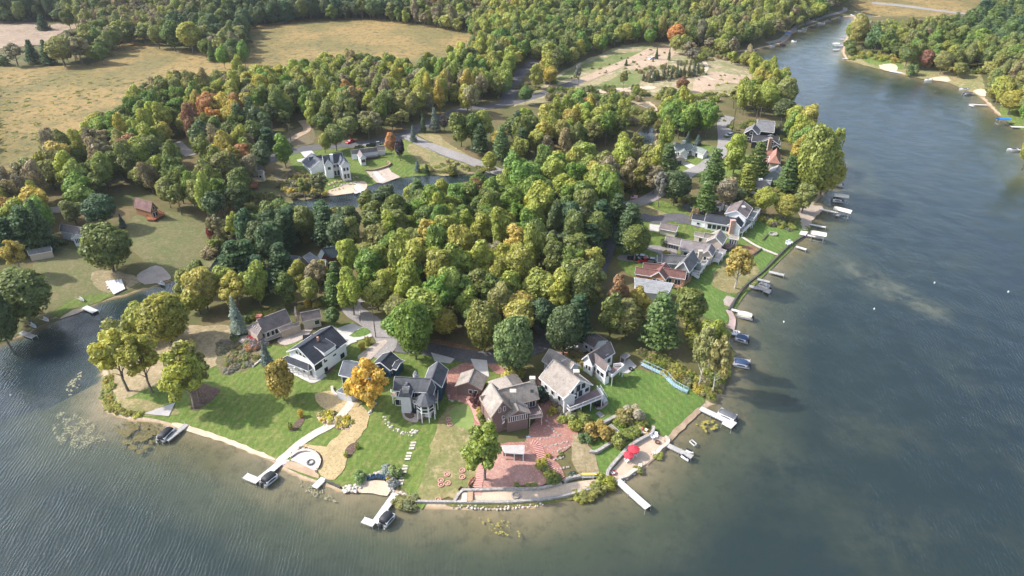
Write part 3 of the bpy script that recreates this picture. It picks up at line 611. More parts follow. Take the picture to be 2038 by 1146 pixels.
# ------------------------------------------------------------------ foliage
def leaf_mat(name, source):
    m, n, o = new_mat(name); pos = worldpos(n)
    if source == 'object': tint = N(n, 'ShaderNodeObjectInfo').outputs['Color']
    else: tint = N(n, 'ShaderNodeAttribute', attribute_type='INSTANCER', attribute_name='tint').outputs['Color']
    v = ramp(n, noise_node(n, pos, 0.32, 3, 0.6), [(0.3, 0.74), (0.7, 1.28)])
    col = mixc(n, 1.0, tint, v, 'MULTIPLY')
    warm = mixc(n, 1.0, tint, (1.25, 1.10, 0.80), 'MULTIPLY')
    col = mixc(n, ramp(n, noise_node(n, pos, 0.22, 2), [(0.5, 0.0), (0.75, 0.75)]), col, warm)
    f = ramp(n, noise_node(n, pos, 2.2, 2, 0.7), [(0.3, 0.60), (0.7, 1.40)])
    col = mixc(n, 1.0, col, f, 'MULTIPLY')
    d = N(n, 'ShaderNodeBsdfDiffuse'); n.links.new(col, d.inputs[0])
    t = N(n, 'ShaderNodeBsdfTranslucent'); n.links.new(col, t.inputs[0])
    g = N(n, 'ShaderNodeBsdfGlossy'); g.inputs['Roughness'].default_value = 0.5; g.inputs[0].default_value = (0.9, 0.9, 0.9, 1)
    a = N(n, 'ShaderNodeMixShader'); a.inputs[0].default_value = 0.42; n.links.new(d.outputs[0], a.inputs[1]); n.links.new(t.outputs[0], a.inputs[2])
    b = N(n, 'ShaderNodeMixShader'); b.inputs[0].default_value = 0.025; n.links.new(a.outputs[0], b.inputs[1]); n.links.new(g.outputs[0], b.inputs[2])
    n.links.new(b.outputs[0], o.inputs[0]); return m
M_LEAF = leaf_mat('foliage', 'object'); M_LEAFI = leaf_mat('foliage_of_the_wood', 'instancer')

def crown_arrays(kind, seed, n_leaf, leaf):
    """leaf clumps (quads) spread over lobes; metres, for a tree 16 m tall and 5 m in crown radius"""
    g = np.random.default_rng(seed); lobes = []
    if kind in ('round', 'loose', 'big'):
        k = {'round': 36, 'loose': 34, 'big': 80}[kind]
        for _ in range(k):
            th = g.uniform(0, 2 * np.pi); ph = np.arcsin(g.uniform(-0.75, 1)); q = g.uniform(0.55, 1.0)
            c = np.array([np.cos(th) * np.cos(ph) * 3.35 * q, np.sin(th) * np.cos(ph) * 3.35 * q, 9.4 + np.sin(ph) * 4.9 * q])
            r = g.uniform(*{'round': (1.05, 1.95), 'loose': (.75, 1.35), 'big': (.65, 1.3)}[kind]); lobes.append((c, np.array([r, r, r * 0.85])))
        if kind != 'loose': lobes.append((np.array([0, 0, 9.0]), np.array([3.4, 3.4, 4.8])))
    elif kind == 'oval':
        for j in range(19):
            z = g.uniform(4.5, 14.6); rr = 3.0 * np.sqrt(max(0.05, 1 - ((z - 8.6) / 6.9) ** 2)); th = g.uniform(0, 2 * np.pi); q = g.uniform(0.5, 1)
            r = g.uniform(1.1, 1.9); lobes.append((np.array([np.cos(th) * rr * q, np.sin(th) * rr * q, z]), np.array([r, r, r * 1.15])))
        lobes.append((np.array([0, 0, 9.0]), np.array([2.3, 2.3, 5.6])))
    elif kind in ('pine', 'spruce'):
        lv = np.linspace(2.8, 15.2, 10) if kind == 'pine' else np.linspace(1.2, 15.6, 16)
        for z in lv:
            rr = 4.6 * (1 - (z / 16.6)) ** 0.62 + 0.35 if kind == 'pine' else 4.3 * (1 - z / 16.3) + .25; m_ = int(5 + rr)
            a0 = g.uniform(0, 6)
            for j in range(m_):
                th = a0 + 2 * np.pi * j / m_ + g.uniform(-.3, .3); q = g.uniform(0.42, 0.8)
                lobes.append((np.array([np.cos(th) * rr * q, np.sin(th) * rr * q, z + g.uniform(-.4, .4) + rr * q * 0.12]), np.array([0.34 * rr + .5, 0.34 * rr + (.5 if kind == 'pine' else .25), 0.42])))
    elif kind == 'shrub':
        for _ in range(14):
            th = g.uniform(0, 2 * np.pi); q = np.sqrt(g.uniform(0, 1)); z = g.uniform(3, 11) * (1 - 0.35 * q)
            r = g.uniform(1.3, 2.2); lobes.append((np.array([np.cos(th) * 3.4 * q, np.sin(th) * 3.4 * q, z]), np.array([r, r, r * 2.2])))
    P, Nn = [], []
    if kind == 'cone':
        z = 15.6 * (1 - np.sqrt(g.uniform(0, 1, n_leaf * 2))) + 0.5
        th = g.uniform(0, 2 * np.pi, n_leaf * 2)
        tier = 0.72 + 0.28 * (1 - ((z * 0.95) % 1.0)); br = 0.85 + 0.25 * np.sin(th * 9 + np.floor(z * 0.95) * 2.1)
        rr = 4.6 * (1 - z / 16.2) * tier * br * g.uniform(0.72, 1.05, n_leaf * 2)
        P = np.stack([np.cos(th) * rr, np.sin(th) * rr, z], 1)[:n_leaf]
        Nn = np.stack([np.cos(th), np.sin(th), np.full_like(th, 0.9)], 1)[:n_leaf]
    else:
        C = np.array([c for c, _ in lobes]); RR = np.array([r for _, r in lobes])
        wgt = (RR[:, 0] * RR[:, 2]); wgt = wgt / wgt.sum()
        tot = 0
        while tot < n_leaf:
            K = n_leaf * 2; i = g.choice(len(lobes), K, p=wgt)
            d = g.normal(size=(K, 3)); d[:, 2] += 0.35; d /= np.linalg.norm(d, axis=1)[:, None]
            p = C[i] + d * RR[i] * g.uniform(0.72, 1.16, K)[:, None]
            dd = (((p[:, None, :] - C[None]) / RR[None]) ** 2).sum(2)
            dd[np.arange(K), i] = 9
            ok = dd.min(1) > (0.62 if kind not in ('pine', 'spruce') else 0.3)
            P.append(p[ok]); Nn.append((d / RR[i])[ok]); tot += ok.sum()
        P = np.concatenate(P)[:n_leaf]; Nn = np.concatenate(Nn)[:n_leaf]
    Nn = Nn / np.linalg.norm(Nn, axis=1)[:, None] + g.normal(size=Nn.shape) * (0.42 if kind != 'pine' else 0.3)
    Nn /= np.linalg.norm(Nn, axis=1)[:, None]
    a = np.cross(Nn, g.normal(size=Nn.shape)); a /= np.linalg.norm(a, axis=1)[:, None]; b = np.cross(Nn, a)
    s = leaf * g.uniform(0.6, 1.35, len(P))[:, None]; b = b * g.uniform(0.55, 1.0, len(P))[:, None]
    q = np.stack([P - a * s - b * s * .4, P + b * s * -1 + a * s * .2, P + a * s + b * s * .3, P + b * s - a * s * .3], 1)
    return q.reshape(-1, 3)
def trunk_mb(kind, seed, pale=False):
    g = random.Random(seed); t = MB()
    if kind in ('spruce', 'pine'):
        t.tube([(0, 0, -1.2), (0, 0, 5), (0.1, 0, 10), (0, 0, 15.3)], [0.34, 0.26, 0.16, 0.04], 7)
        if kind == 'pine':
            for k in range(16):
                z = 2.5 + k * 0.78; th = g.uniform(0, 6.28); L = 3.6 * (1 - z / 16.5) ** 0.6
                t.tube([(0, 0, z), (math.cos(th) * L, math.sin(th) * L, z + L * 0.15)], [0.07, 0.02], 4)
        return t
    if kind == 'shrub':
        for k in range(5):
            th = g.uniform(0, 6.28); t.tube([(0, 0, -1), (math.cos(th) * 1.8, math.sin(th) * 1.8, 7)], [0.3, 0.08], 5)
        return t
    l = g.uniform(-.5, .5)
    t.tube([(0, 0, -1.4), (0, 0, 0.2), (l * .5, .1, 3.5), (l, -.1, 7), (l * .6, .2, 11.5)], [0.36, 0.26, 0.2, 0.15, 0.05], 8)
    for k in range(11):
        z = 3.4 + k * 0.72; th = k * 2.4 + g.uniform(-.4, .4); L = g.uniform(2.4, 3.6) * (1 - (k / 14))
        t.tube([(l * z / 7, 0, z), (math.cos(th) * L * .5, math.sin(th) * L * .5, z + L * .55), (math.cos(th) * L, math.sin(th) * L, z + L * 1.05)], [0.12, 0.07, 0.025], 5)
    return t
KINDS = [('round', 11, 4200, .40), ('round', 12, 4200, .40), ('round', 13, 4200, .40), ('oval', 21, 3200, .40), ('oval', 22, 3200, .40), ('loose', 31, 3000, .33), ('loose', 32, 2800, .33),
         ('pine', 41, 3400, .38), ('pine', 42, 3400, .38), ('spruce', 51, 3000, .34), ('shrub', 61, 1100, .55), ('shrub', 62, 1100, .55), ('big', 71, 9500, .27), ('big', 72, 9500, .27)]
CROWN, TRUNK, PROTO_I = [], [], []
pcol = bpy.data.collections.new('wood_kinds')
for k, (kd, seed, nl, lf) in enumerate(KINDS):
    V = crown_arrays(kd, seed, nl, lf); nf = len(V) // 4
    me = bpy.data.meshes.new('crown'); me.from_pydata(V.tolist(), [], [tuple(range(4 * i, 4 * i + 4)) for i in range(nf)])
    me.materials.append(M_LEAF); CROWN.append(me)
    tm = trunk_mb(kd, seed); tme = bpy.data.meshes.new('trunk'); tme.from_pydata(tm.v, [], tm.f); tme.materials.append(M_BARK); tme.shade_smooth(); TRUNK.append(tme)
    if kd != 'shrub' or True:
        fr = 0.8; nk = int(nf * fr)
        i0 = len(V[:nk * 4]); allv = V[:nk * 4].tolist() + [tuple(p) for p in tm.v]
        me2 = bpy.data.meshes.new('wood_kind'); me2.from_pydata(allv, [], [tuple(range(4 * i, 4 * i + 4)) for i in range(nk)] + [tuple(i0 + q for q in f) for f in tm.f])
        me2.materials.append(M_LEAFI); me2.materials.append(M_BARK)
        mi = np.zeros(len(me2.polygons), np.int32); mi[nk:] = 1; me2.polygons.foreach_set('material_index', mi)
        ob = bpy.data.objects.new('kind_%02d' % k, me2); pcol.objects.link(ob); PROTO_I.append(ob)
PAL = {'green': (.175, .220, .055), 'dark': (.115, .155, .058), 'yg': (.335, .365, .075), 'gold': (.44, .38, .085), 'olive': (.255, .270, .080), 'orange': (.48, .27, .10), 'rust': (.33, .18, .09),
       'red': (.26, .07, .06), 'tan': (.31, .27, .15), 'pine': (.085, .145, .062), 'lpine': (.145, .215, .068), 'blue': (.17, .225, .20), 'yellow': (.62, .45, .09), 'bright': (.185, .285, .055), 'grey': (.25, .24, .18)}
WORD = {'green': 'green', 'dark': 'dark green', 'yg': 'yellow-green', 'gold': 'golden', 'olive': 'olive green', 'orange': 'orange', 'rust': 'rusty brown', 'red': 'dark red', 'tan': 'thin tan',
        'pine': 'dark green', 'lpine': 'light green', 'blue': 'blue-green', 'yellow': 'bright yellow', 'bright': 'bright green', 'grey': 'greyish'}
KWORD = {'round': 'broad tree', 'oval': 'tall narrow tree', 'loose': 'open-crowned tree', 'pine': 'pine', 'spruce': 'spruce', 'shrub': 'shrub'}
NAME = {'round': 'broadleaf_tree', 'oval': 'broadleaf_tree', 'loose': 'broadleaf_tree', 'pine': 'pine_tree', 'spruce': 'spruce_tree', 'shrub': 'shrub'}
def vary(c, g, k=0.16):
    f = g.uniform(1 - k, 1 + k); return (min(1, c[0] * f * g.uniform(.9, 1.1)), min(1, c[1] * f), min(1, c[2] * f * g.uniform(.85, 1.15)), 1)
def pick(kd, g): return g.choice([i for i, q in enumerate(KINDS) if q[0] == kd])
def plant(base, H, Rad, kd, tint, label, group=None, cat=None, trunk=None, seed=0, name=None, low=False):
    g = random.Random(seed * 31 + int(base[0] * 7) + int(base[1] * 13)); k = pick('big' if kd == 'round' and Rad > 5.6 and cat != 'shrub' and group != 'trees of the woods' else kd, g)
    root = bpy.data.objects.new(name or NAME[kd], None); COL.objects.link(root); root.location = base; root['_o'] = tuple(base)
    root.rotation_euler.z = g.uniform(0, 6.28)
    tag(root, label, cat or ('shrub' if kd == 'shrub' else 'tree'), group)
    s = (Rad / 5.0, Rad / 5.0, H / 16.0)
    c = bpy.data.objects.new('crown' if kd != 'shrub' else 'foliage', CROWN[k]); COL.objects.link(c); c.parent = root; c.scale = s if not low else (s[0], s[1], s[2] * 1.16)
    if low: c.location.z = -H * .17
    col = PAL[tint] if isinstance(tint, str) else tuple(min(.85, q * 1.45) for q in tint); c.color = vary(col, g, 0.10)
    if not (kd == 'shrub' and H < 1.6):
        t = bpy.data.objects.new('trunk' if kd != 'shrub' else 'stem', TRUNK[k]); COL.objects.link(t); t.parent = root; t.scale = s
        if trunk: t.material_slots[0].link = 'OBJECT'; t.material_slots[0].material = trunk
    return root
def tree_px(bx, by, ty, wpx, kd, tint, label, group=None, lift=0.0, **k):
    """base pixel, the crown's top row, the crown's width in pixels"""
    p = G(bx, by); lo, hi = 0.5, 45.0
    for _ in range(30):
        mid = (lo + hi) / 2
        if to_px((p.x, p.y, p.z + mid))[1] > ty: lo = mid
        else: hi = mid
    sc = FPX / (p.y * CP - (p.z - CAM_H) * SP)
    kk = {'round': 0.92, 'loose': 0.96, 'oval': 1.2, 'pine': 1.02, 'spruce': 1.08, 'shrub': 0.9}[kd]
    HERO.append((p.x, p.y, wpx / 2 / sc)); HEROPX.append((bx, by, ty, wpx))
    return plant(p, lo * 16 / 15.7, wpx / 2 / sc * kk, kd, tint, label, group, **k)
HERO, HEROPX = [], []
# ------------------------------------------------------------------ the trees one can single out
def T(*a, **k): tree_px(*a, **k)
# west point
T(255, 778, 652, 112, 'loose', (.30, .27, .055), 'yellowing open tree leaning over the water at the western tip')
T(303, 781, 655, 100, 'loose', (.23, .24, .05), 'yellow-green tree with a bare leaning trunk, second from the western tip')
T(388, 812, 680, 128, 'loose', (.23, .23, .045), 'broad yellow-green tree beside the dark mulch bed on the west lawn', low=True)
T(400, 802, 672, 92, 'loose', 'olive', 'thin olive tree just behind the broad one in the dark mulch bed')
T(343, 684, 576, 122, 'round', (.21, .22, .045), 'large yellow-green willow at the mouth of the narrow channel', low=True)
T(290, 672, 600, 80, 'round', 'yg', 'lower yellow-green willow overhanging the channel beside the large one', low=True)
T(248, 690, 618, 78, 'shrub', 'olive', 'olive bush overhanging the channel water', cat='shrub')
T(478, 664, 592, 38, 'spruce', (.24, .27, .26), 'pale blue-grey spruce beside the brown ranch house')
T(533, 727, 682, 28, 'spruce', 'blue', 'small blue spruce on the lawn before the white farmhouse')
T(566, 797, 716, 68, 'round', (.235, .20, .045), 'small round yellow-olive maple with a white ring on the west lawn', low=True)
T(742, 818, 712, 96, 'loose', 'yellow', 'bright yellow maple before the blue-grey house', low=True)
T(712, 800, 742, 62, 'loose', 'yellow', 'lower bright yellow maple leaning out over the path', low=True)
T(828, 715, 585, 100, 'round', 'bright', 'big green maple on the lawn beside the black-roofed garage', low=True)
T(1022, 745, 622, 108, 'round', 'lpine', 'tall light green oak between the drive and the brown house', low=True)
T(965, 955, 838, 118, 'loose', (.17, .20, .04), 'lone oak with a bare trunk in the red gravel by the beach', low=True)
T(1120, 705, 600, 96, 'round', 'dark', 'dark green oak beside the red mulch mound', low=True)
T(963, 700, 593, 90, 'round', (.17, .165, .045), 'olive-gold oak overhanging the asphalt lane', low=True)
T(664, 650, 610, 40, 'round', 'lpine', 'round green tree at the end of the brown ranch house')
T(1390, 770, 640, 62, 'loose', (.24, .23, .09), 'pale leaning birch on the eastern shore', trunk=M_BARKPALE)
T(1418, 784, 662, 66, 'loose', (.26, .24, .09), 'second pale leaning birch by the water', trunk=M_BARKPALE)
T(1408, 738, 628, 72, 'loose', 'yg', 'yellow-green birch above the blue covered boat', trunk=M_BARKPALE)
T(1462, 574, 488, 74, 'loose', (.25, .22, .055), 'golden birch with a white trunk on the east lawn', trunk=M_BARKPALE)
T(1225, 650, 555, 44, 'oval', 'rust', 'rusty red maple in front of the shingled roof')
T(1262, 650, 568, 56, 'round', 'gold', 'golden maple with an orange edge by the rusty one')
T(1080, 668, 590, 66, 'round', 'pine', 'dark pine beside the asphalt lane junction')
T(1148, 680, 590, 66, 'pine', 'pine', 'dark pine in front of the rusty maple')
T(1310, 690, 588, 84, 'pine', 'lpine', 'light green pine on the east slope')
T(655, 492, 412, 62, 'pine', 'pine', 'dark green pine in front of the pond water')
T(700, 486, 404, 58, 'round', 'dark', 'dark broad tree in front of the pond water')
T(612, 486, 408, 56, 'round', 'olive', 'olive tree with rusty edge on the near bank of the pond')
T(575, 500, 418, 54, 'pine', 'pine', 'tall dark pine at the near bank of the creek')
T(640, 566, 522, 36, 'oval', 'gold', 'golden tree before the hidden hip-roofed roof', low=True)
T(600, 572, 520, 40, 'oval', 'yg', 'yellow-green tree before the hidden hip-roofed roof', low=True)
T(672, 580, 522, 40, 'pine', 'lpine', 'light green pine before the blue-black roof')
T(525, 590, 510, 54, 'pine', 'pine', 'tall dark pine above the ranch house')
T(455, 600, 530, 56, 'round', 'yg', 'yellow-green tree above the dry grass field')
T(500, 600, 540, 44, 'round', 'yg', 'smaller yellow-green tree above the dry grass field')
T(405, 590, 520, 60, 'round', 'green', 'green tree above the channel mouth willows')
T(705, 628, 540, 50, 'oval', 'yg', 'yellow-green tree at the bend of the pale lane')
T(668, 608, 545, 44, 'pine', 'lpine', 'shaggy light green pine above the round green tree')
T(620, 606, 550, 50, 'round', 'yg', 'yellow-green tree right behind the ranch house roof')
T(575, 606, 545, 46, 'oval', 'green', 'green tree right behind the ranch house ridge')
T(700, 560, 470, 52, 'round', 'yg', 'yellow-green tree right of the blue-black roof')
T(770, 440, 366, 60, 'round', 'dark', 'dark oak overhanging the near bank of the pond')
T(835, 425, 358, 50, 'pine', 'lpine', 'green pine at the right end of the pond, near bank')
T(735, 432, 376, 46, 'round', 'green', 'green tree left of the dark oak on the near bank of the pond')
T(880, 415, 360, 44, 'oval', 'yg', 'yellow-green tree at the right end of the pond, near bank')
T(545, 470, 400, 56, 'round', 'green', 'green tree hiding the creek below the brown brush')
T(955, 400, 340, 46, 'round', 'bright', 'bright green tree where the pond ends')
T(1264, 322, 262, 42, 'loose', 'olive', 'open olive tree before the inland channel')
T(1240, 335, 268, 40, 'oval', 'yg', 'slim yellow-green tree before the inland channel')
T(1290, 262, 215, 36, 'round', 'olive', 'olive tree beyond the inland channel')
# shore willows of the east side
T(1605, 395, 232, 100, 'round', (.20, .215, .055), 'huge yellow-green willow, the farther of the two on the east shore', low=True)
T(1632, 388, 290, 96, 'round', (.25, .24, .05), 'huge golden-green willow, the nearer of the two on the east shore', low=True)
T(1662, 300, 240, 30, 'shrub', 'yg', 'low yellow-green bush under the farther willow', cat='shrub')
T(1562, 385, 312, 50, 'pine', 'lpine', 'green pine between the red-roofed house and the willows')
T(1560, 440, 388, 66, 'round', (.22, .20, .045), 'golden bushy tree beside the gravel beach')
T(1513, 430, 372, 50, 'round', 'yg', 'round yellow-green tree behind the white lake house')
T(1462, 412, 372, 44, 'round', 'dark', 'dark green tree behind the white lake house')
T(1415, 378, 298, 50, 'pine', 'lpine', 'tall green pine beside the pale road')
T(1500, 360, 284, 50, 'pine', 'lpine', 'tall green pine in front of the black gabled house')
T(1480, 385, 328, 46, 'pine', 'yg', 'yellowish pine beside the red-roofed house')
T(1458, 350, 270, 44, 'oval', 'yg', 'narrow yellow-green tree beside the pale road')
T(1340, 410, 335, 82, 'round', 'dark', 'dark green oak at the bend of the pale road')
T(1310, 412, 338, 44, 'loose', 'grey', 'greyish thin tree at the bend of the pale road')
T(1400, 425, 364, 50, 'pine', 'lpine', 'light green pine beside the oak at the road bend')
T(1440, 420, 350, 48, 'round', 'grey', 'greyish round tree behind the white garage')
T(1380, 440, 408, 22, 'shrub', 'tan', 'brown bush at the edge of the asphalt drive', cat='shrub')
T(1325, 350, 288, 48, 'pine', 'lpine', 'green pine beside the small garage with the red door')
T(1285, 352, 310, 40, 'round', 'pine', 'round blue-green pine standing in orange litter')
T(1388, 290, 268, 18, 'spruce', 'blue', 'small blue spruce, rightmost behind the white far house')
T(1368, 288, 262, 18, 'spruce', 'blue', 'small blue spruce, leftmost behind the white far house')
T(1548, 270, 245, 16, 'spruce', 'blue', 'pale spruce, left of the pair by the dark brown roof')
T(1560, 270, 246, 16, 'spruce', 'blue', 'pale spruce, right of the pair by the dark brown roof')
T(1555, 245, 195, 60, 'round', 'dark', 'dark tree on the shore beyond the dark brown roof')
T(1556, 228, 148, 58, 'round', 'olive', 'tall olive tree on the shore beyond the houses')
T(1520, 230, 160, 60, 'round', 'yg', 'tall yellow-green tree behind the shore tree')
# east inland side of the yards
T(1250, 505, 408, 66, 'pine', 'pine', 'dark pine beside the lane to the east houses')
T(1262, 520, 442, 74, 'round', 'green', 'spreading green oak over the east driveways')
T(1225, 460, 388, 50, 'pine', 'pine', 'dark pine at the end of the central wood')
T(1326, 512, 495, 20, 'shrub', 'gold', 'small golden bush in the gravel drive', cat='shrub')
T(1322, 490, 472, 18, 'shrub', 'dark', 'small dark bush by the grey-roofed house', cat='shrub')
T(1365, 660, 570, 78, 'round', 'green', 'green oak before the grey shingle roof')
# yards on the pond
T(528, 345, 277, 48, 'round', (.085, .125, .055), 'grey-green round tree beside the main road')
T(570, 335, 270, 38, 'oval', 'bright', 'bright green narrow tree beside the main road')
T(648, 305, 265, 24, 'oval', 'yg', 'small yellow-green tree behind the grey-roofed villa')
T(670, 300, 245, 54, 'round', 'green', 'green tree behind the main road before the villa')
T(780, 312, 262, 30, 'round', 'orange', 'orange maple beside the ranch house on the pond')
T(797, 320, 276, 26, 'round', (.05, .035, .045), 'dark purple tree beside the orange maple')
T(823, 282, 250, 18, 'spruce', 'blue', 'slim blue spruce at the road fork')
T(831, 342, 320, 15, 'spruce', (.11, .16, .16), 'small pale blue spruce above the pond')
T(849, 345, 327, 16, 'spruce', 'pine', 'small dark spruce beside the pale one above the pond')
T(897, 345, 322, 36, 'shrub', 'olive', 'round olive shrub on the pond bank', cat='shrub')
T(640, 398, 340, 48, 'loose', (.15, .15, .06), 'thin olive tree on the bank of the pond')
T(608, 398, 352, 40, 'loose', 'olive', 'thin olive tree at the left end of the pond beach')
T(716, 302, 285, 22, 'shrub', 'dark', 'dark bush beside the main road', cat='shrub')
T(460, 375, 295, 78, 'round', (.16, .145, .045), 'olive-gold oak in front of the small cream house')
T(485, 400, 330, 60, 'round', 'green', 'green oak beside the small cream house')
T(975, 345, 302, 40, 'round', 'yg', 'yellow-green tree beside the curved pale road')
T(995, 300, 258, 46, 'round', (.29, .24, .06), 'golden round tree behind the curved pale road')
T(940, 290, 225, 46, 'oval', 'lpine', 'light green tree at the corner of the wood by the road')
T(918, 292, 225, 46, 'oval', 'green', 'green tree at the corner of the wood by the road')
T(960, 285, 222, 46, 'oval', 'yg', 'yellow-green tree at the edge of the wood by the road')
T(843, 262, 226, 15, 'spruce', 'pine', 'slim dark spruce on the far side of the main road')
T(866, 262, 215, 26, 'spruce', 'blue', 'blue spruce on the far side of the main road')
T(885, 262, 228, 26, 'round', (.08, .065, .06), 'dark purplish tree beside the blue spruce')
# left bank
T(227, 540, 438, 118, 'round', (.13, .15, .045), 'wide olive oak alone on the west bank lawn', low=True)
T(60, 640, 535, 150, 'round', 'green', 'wide green apple tree at the left edge of the west bank', low=True)
T(20, 690, 575, 90, 'round', 'dark', 'dark green tree at the water on the left edge', low=True)
T(48, 550, 472, 60, 'loose', 'gold', 'golden thin tree above the long grey roof')
T(100, 500, 400, 50, 'spruce', 'pine', 'tall dark spruce beside the grey-roofed cottage')
T(70, 500, 412, 66, 'pine', 'pine', 'dark pine left of the tall spruce')
T(30, 505, 436, 70, 'pine', 'pine', 'dark pine at the left edge of the picture')
T(210, 455, 385, 84, 'round', 'pine', 'dark round tree between the cottage and the red-roofed cabin')
T(152, 445, 400, 40, 'oval', 'olive', 'olive tree behind the grey-roofed cottage')
T(246, 452, 426, 16, 'spruce', 'blue', 'small grey spruce beside the red-roofed cabin')
T(25, 450, 390, 60, 'round', (.33, .20, .05), 'orange-gold tree at the left edge of the picture')
T(435, 480, 425, 44, 'loose', 'tan', 'thin tan birch at the corner of the west lawn', trunk=M_BARKPALE)
T(420, 474, 440, 22, 'shrub', 'red', 'dark red bush under the thin tan birch', cat='shrub')
T(478, 495, 418, 50, 'loose', 'yg', 'thin yellow-green tree at the channel bend')
# clumps in the meadow
for i, (bx, by, ty, wd, kd, tn) in enumerate([(130, 133, 73, 56, 'round', 'olive'), (165, 130, 72, 44, 'loose', 'tan'), (190, 126, 92, 32, 'round', 'yg'), (100, 128, 84, 30, 'spruce', 'pine'), (70, 125, 84, 30, 'spruce', 'pine'),
    (36, 132, 88, 44, 'loose', 'tan'), (8, 130, 108, 26, 'shrub', 'dark'), (425, 123, 88, 20, 'spruce', 'lpine'), (445, 118, 82, 30, 'oval', 'olive'), (470, 123, 82, 26, 'oval', 'lpine'), (480, 85, 52, 34, 'round', 'olive'), (455, 88, 55, 32, 'round', 'olive'),
    (265, 88, 48, 28, 'oval', 'green'), (290, 90, 50, 34, 'loose', 'olive'), (318, 98, 50, 32, 'round', 'olive'), (350, 103, 45, 40, 'oval', 'lpine'), (385, 107, 42, 50, 'round', 'yg'), (415, 100, 50, 32, 'round', 'olive'), (435, 90, 52, 22, 'loose', 'tan'),
    (88, 60, 34, 26, 'spruce', 'pine'), (205, 85, 40, 44, 'round', 'green'), (180, 95, 48, 34, 'round', 'olive'), (235, 80, 45, 30, 'loose', 'olive'), (150, 105, 60, 40, 'loose', 'tan')]):
    tree_px(bx, by, ty - 4, wd * 1.25, kd, tn, ['lone', 'bushy', 'standing', 'spreading', 'ragged', 'leafy', 'low', 'upright'][i % 8] + ' ' + WORD[tn] + ' ' + KWORD[kd] + ' ' +
            ['at the left end of the meadow clump', 'in the middle of the meadow clump', 'at the right end of the meadow clump'][i % 3 if i < 7 else 1] if i < 7 else
            WORD[tn] + ' ' + KWORD[kd] + ' of the hedge between the meadows, ' + ['first', 'second', 'third', 'fourth', 'fifth', 'sixth', 'seventh', 'eighth', 'ninth', 'tenth', 'eleventh', 'twelfth', 'thirteenth', 'fourteenth', 'fifteenth', 'sixteenth', 'seventeenth'][i - 7] + ' one planted',
            'trees between the meadows')
ORD = ['first', 'second', 'third', 'fourth', 'fifth', 'sixth', 'seventh', 'eighth', 'ninth', 'tenth', 'eleventh', 'twelfth', 'thirteenth', 'fourteenth', 'fifteenth', 'sixteenth', 'seventeenth', 'eighteenth', 'nineteenth', 'twentieth']
# the row of spruces at the camp
for i, (bx, by, ty) in enumerate([(1280, 162, 143), (1290, 162, 146), (1300, 160, 142), (1308, 160, 143), (1318, 158, 135), (1327, 157, 138), (1336, 156, 134), (1344, 155, 131), (1352, 154, 136), (1360, 153, 128), (1368, 152, 122), (1379, 150, 124), (1388, 148, 126), (1396, 146, 130)]):
    tree_px(bx + (i * 5 % 3), by + (i * 3 % 4) - 1, ty - (i * 5 % 4), 9 + (i * 7 % 5), 'spruce', [(.12, .13, .075), (.15, .15, .08), (.10, .12, .07)][i % 3], ORD[i] + ' slim spruce from the left in the row at the dirt field', 'row of slim spruces')
for bx, by, ty, wd, kd, tn, lb in [(1246, 131, 118, 9, 'spruce', 'pine', 'lone little spruce beside the dirt road'), (1306, 118, 95, 9, 'spruce', 'pine', 'slim spruce beside the parked white camper'), (1331, 120, 95, 8, 'spruce', 'pine', 'slim spruce behind the parked white camper'),
    (1240, 178, 138, 26, 'loose', 'olive', 'open olive tree at the edge of the green field'), (1355, 185, 152, 30, 'round', 'rust', 'rusty tree at the edge of the dirt field'), (1343, 95, 46, 50, 'round', (.40, .19, .07), 'big round orange tree behind the camp'),
    (1292, 92, 55, 34, 'round', 'bright', 'bright green tree beside the big orange one'), (1150, 172, 124, 22, 'loose', 'grey', 'bare grey tree at the road junction'), (1045, 208, 170, 36, 'round', 'lpine', 'round green tree at the road junction'),
    (1498, 140, 108, 34, 'round', 'gold', 'golden tree on the far shore by the dirt field'), (1480, 135, 102, 30, 'round', 'olive', 'olive tree by the golden one at the dirt field'), (1512, 150, 118, 24, 'round', 'green', 'green tree at the water by the dirt field'),
    (1455, 128, 100, 30, 'loose', 'yg', 'yellow-green tree beyond the dirt field'), (1410, 105, 72, 30, 'loose', 'tan', 'tan leafless tree beyond the dirt field'), (1370, 115, 80, 36, 'loose', 'tan', 'tan tree in the middle of the dirt field'), (1375, 130, 95, 34, 'loose', 'grey', 'grey leafless tree above the spruce row'),
    (1607, 46, 35, 9, 'round', 'yg', 'little yellow-green tree between the far lane and the boats'),
    (1690, 110, 88, 22, 'oval', 'green', 'green tree on the point of the right bank'), (1700, 98, 22, 44, 'round', (.24, .24, .07), 'tall yellow-green tree on the point of the right bank'), (1800, 136, 82, 50, 'round', 'green', 'broad green tree on the right bank lawn'),
    (1838, 138, 98, 34, 'round', (.20, .10, .06), 'reddish tree on the right bank lawn'), (1870, 148, 98, 46, 'round', 'olive', 'dark olive tree on the right bank lawn'), (1812, 150, 120, 28, 'shrub', 'lpine', 'light green bush on the right bank shore'),
    (1905, 155, 122, 34, 'round', 'olive', 'olive tree with a white trunk on the right bank'), (2005, 228, 178, 62, 'round', (.24, .22, .05), 'golden-green tree above the blue boat canopy'), (2035, 335, 268, 44, 'round', (.21, .22, .05), 'yellow-green tree at the right edge of the picture'),
    (1975, 180, 130, 44, 'round', 'olive', 'olive tree beside the small white house on the right bank'), (1760, 112, 58, 40, 'oval', 'green', 'tall green tree behind the right bank lawn'), (1735, 105, 52, 34, 'oval', 'lpine', 'tall light green tree behind the right bank lawn')]:
    tree_px(bx, by, ty, wd, kd, tn, lb)

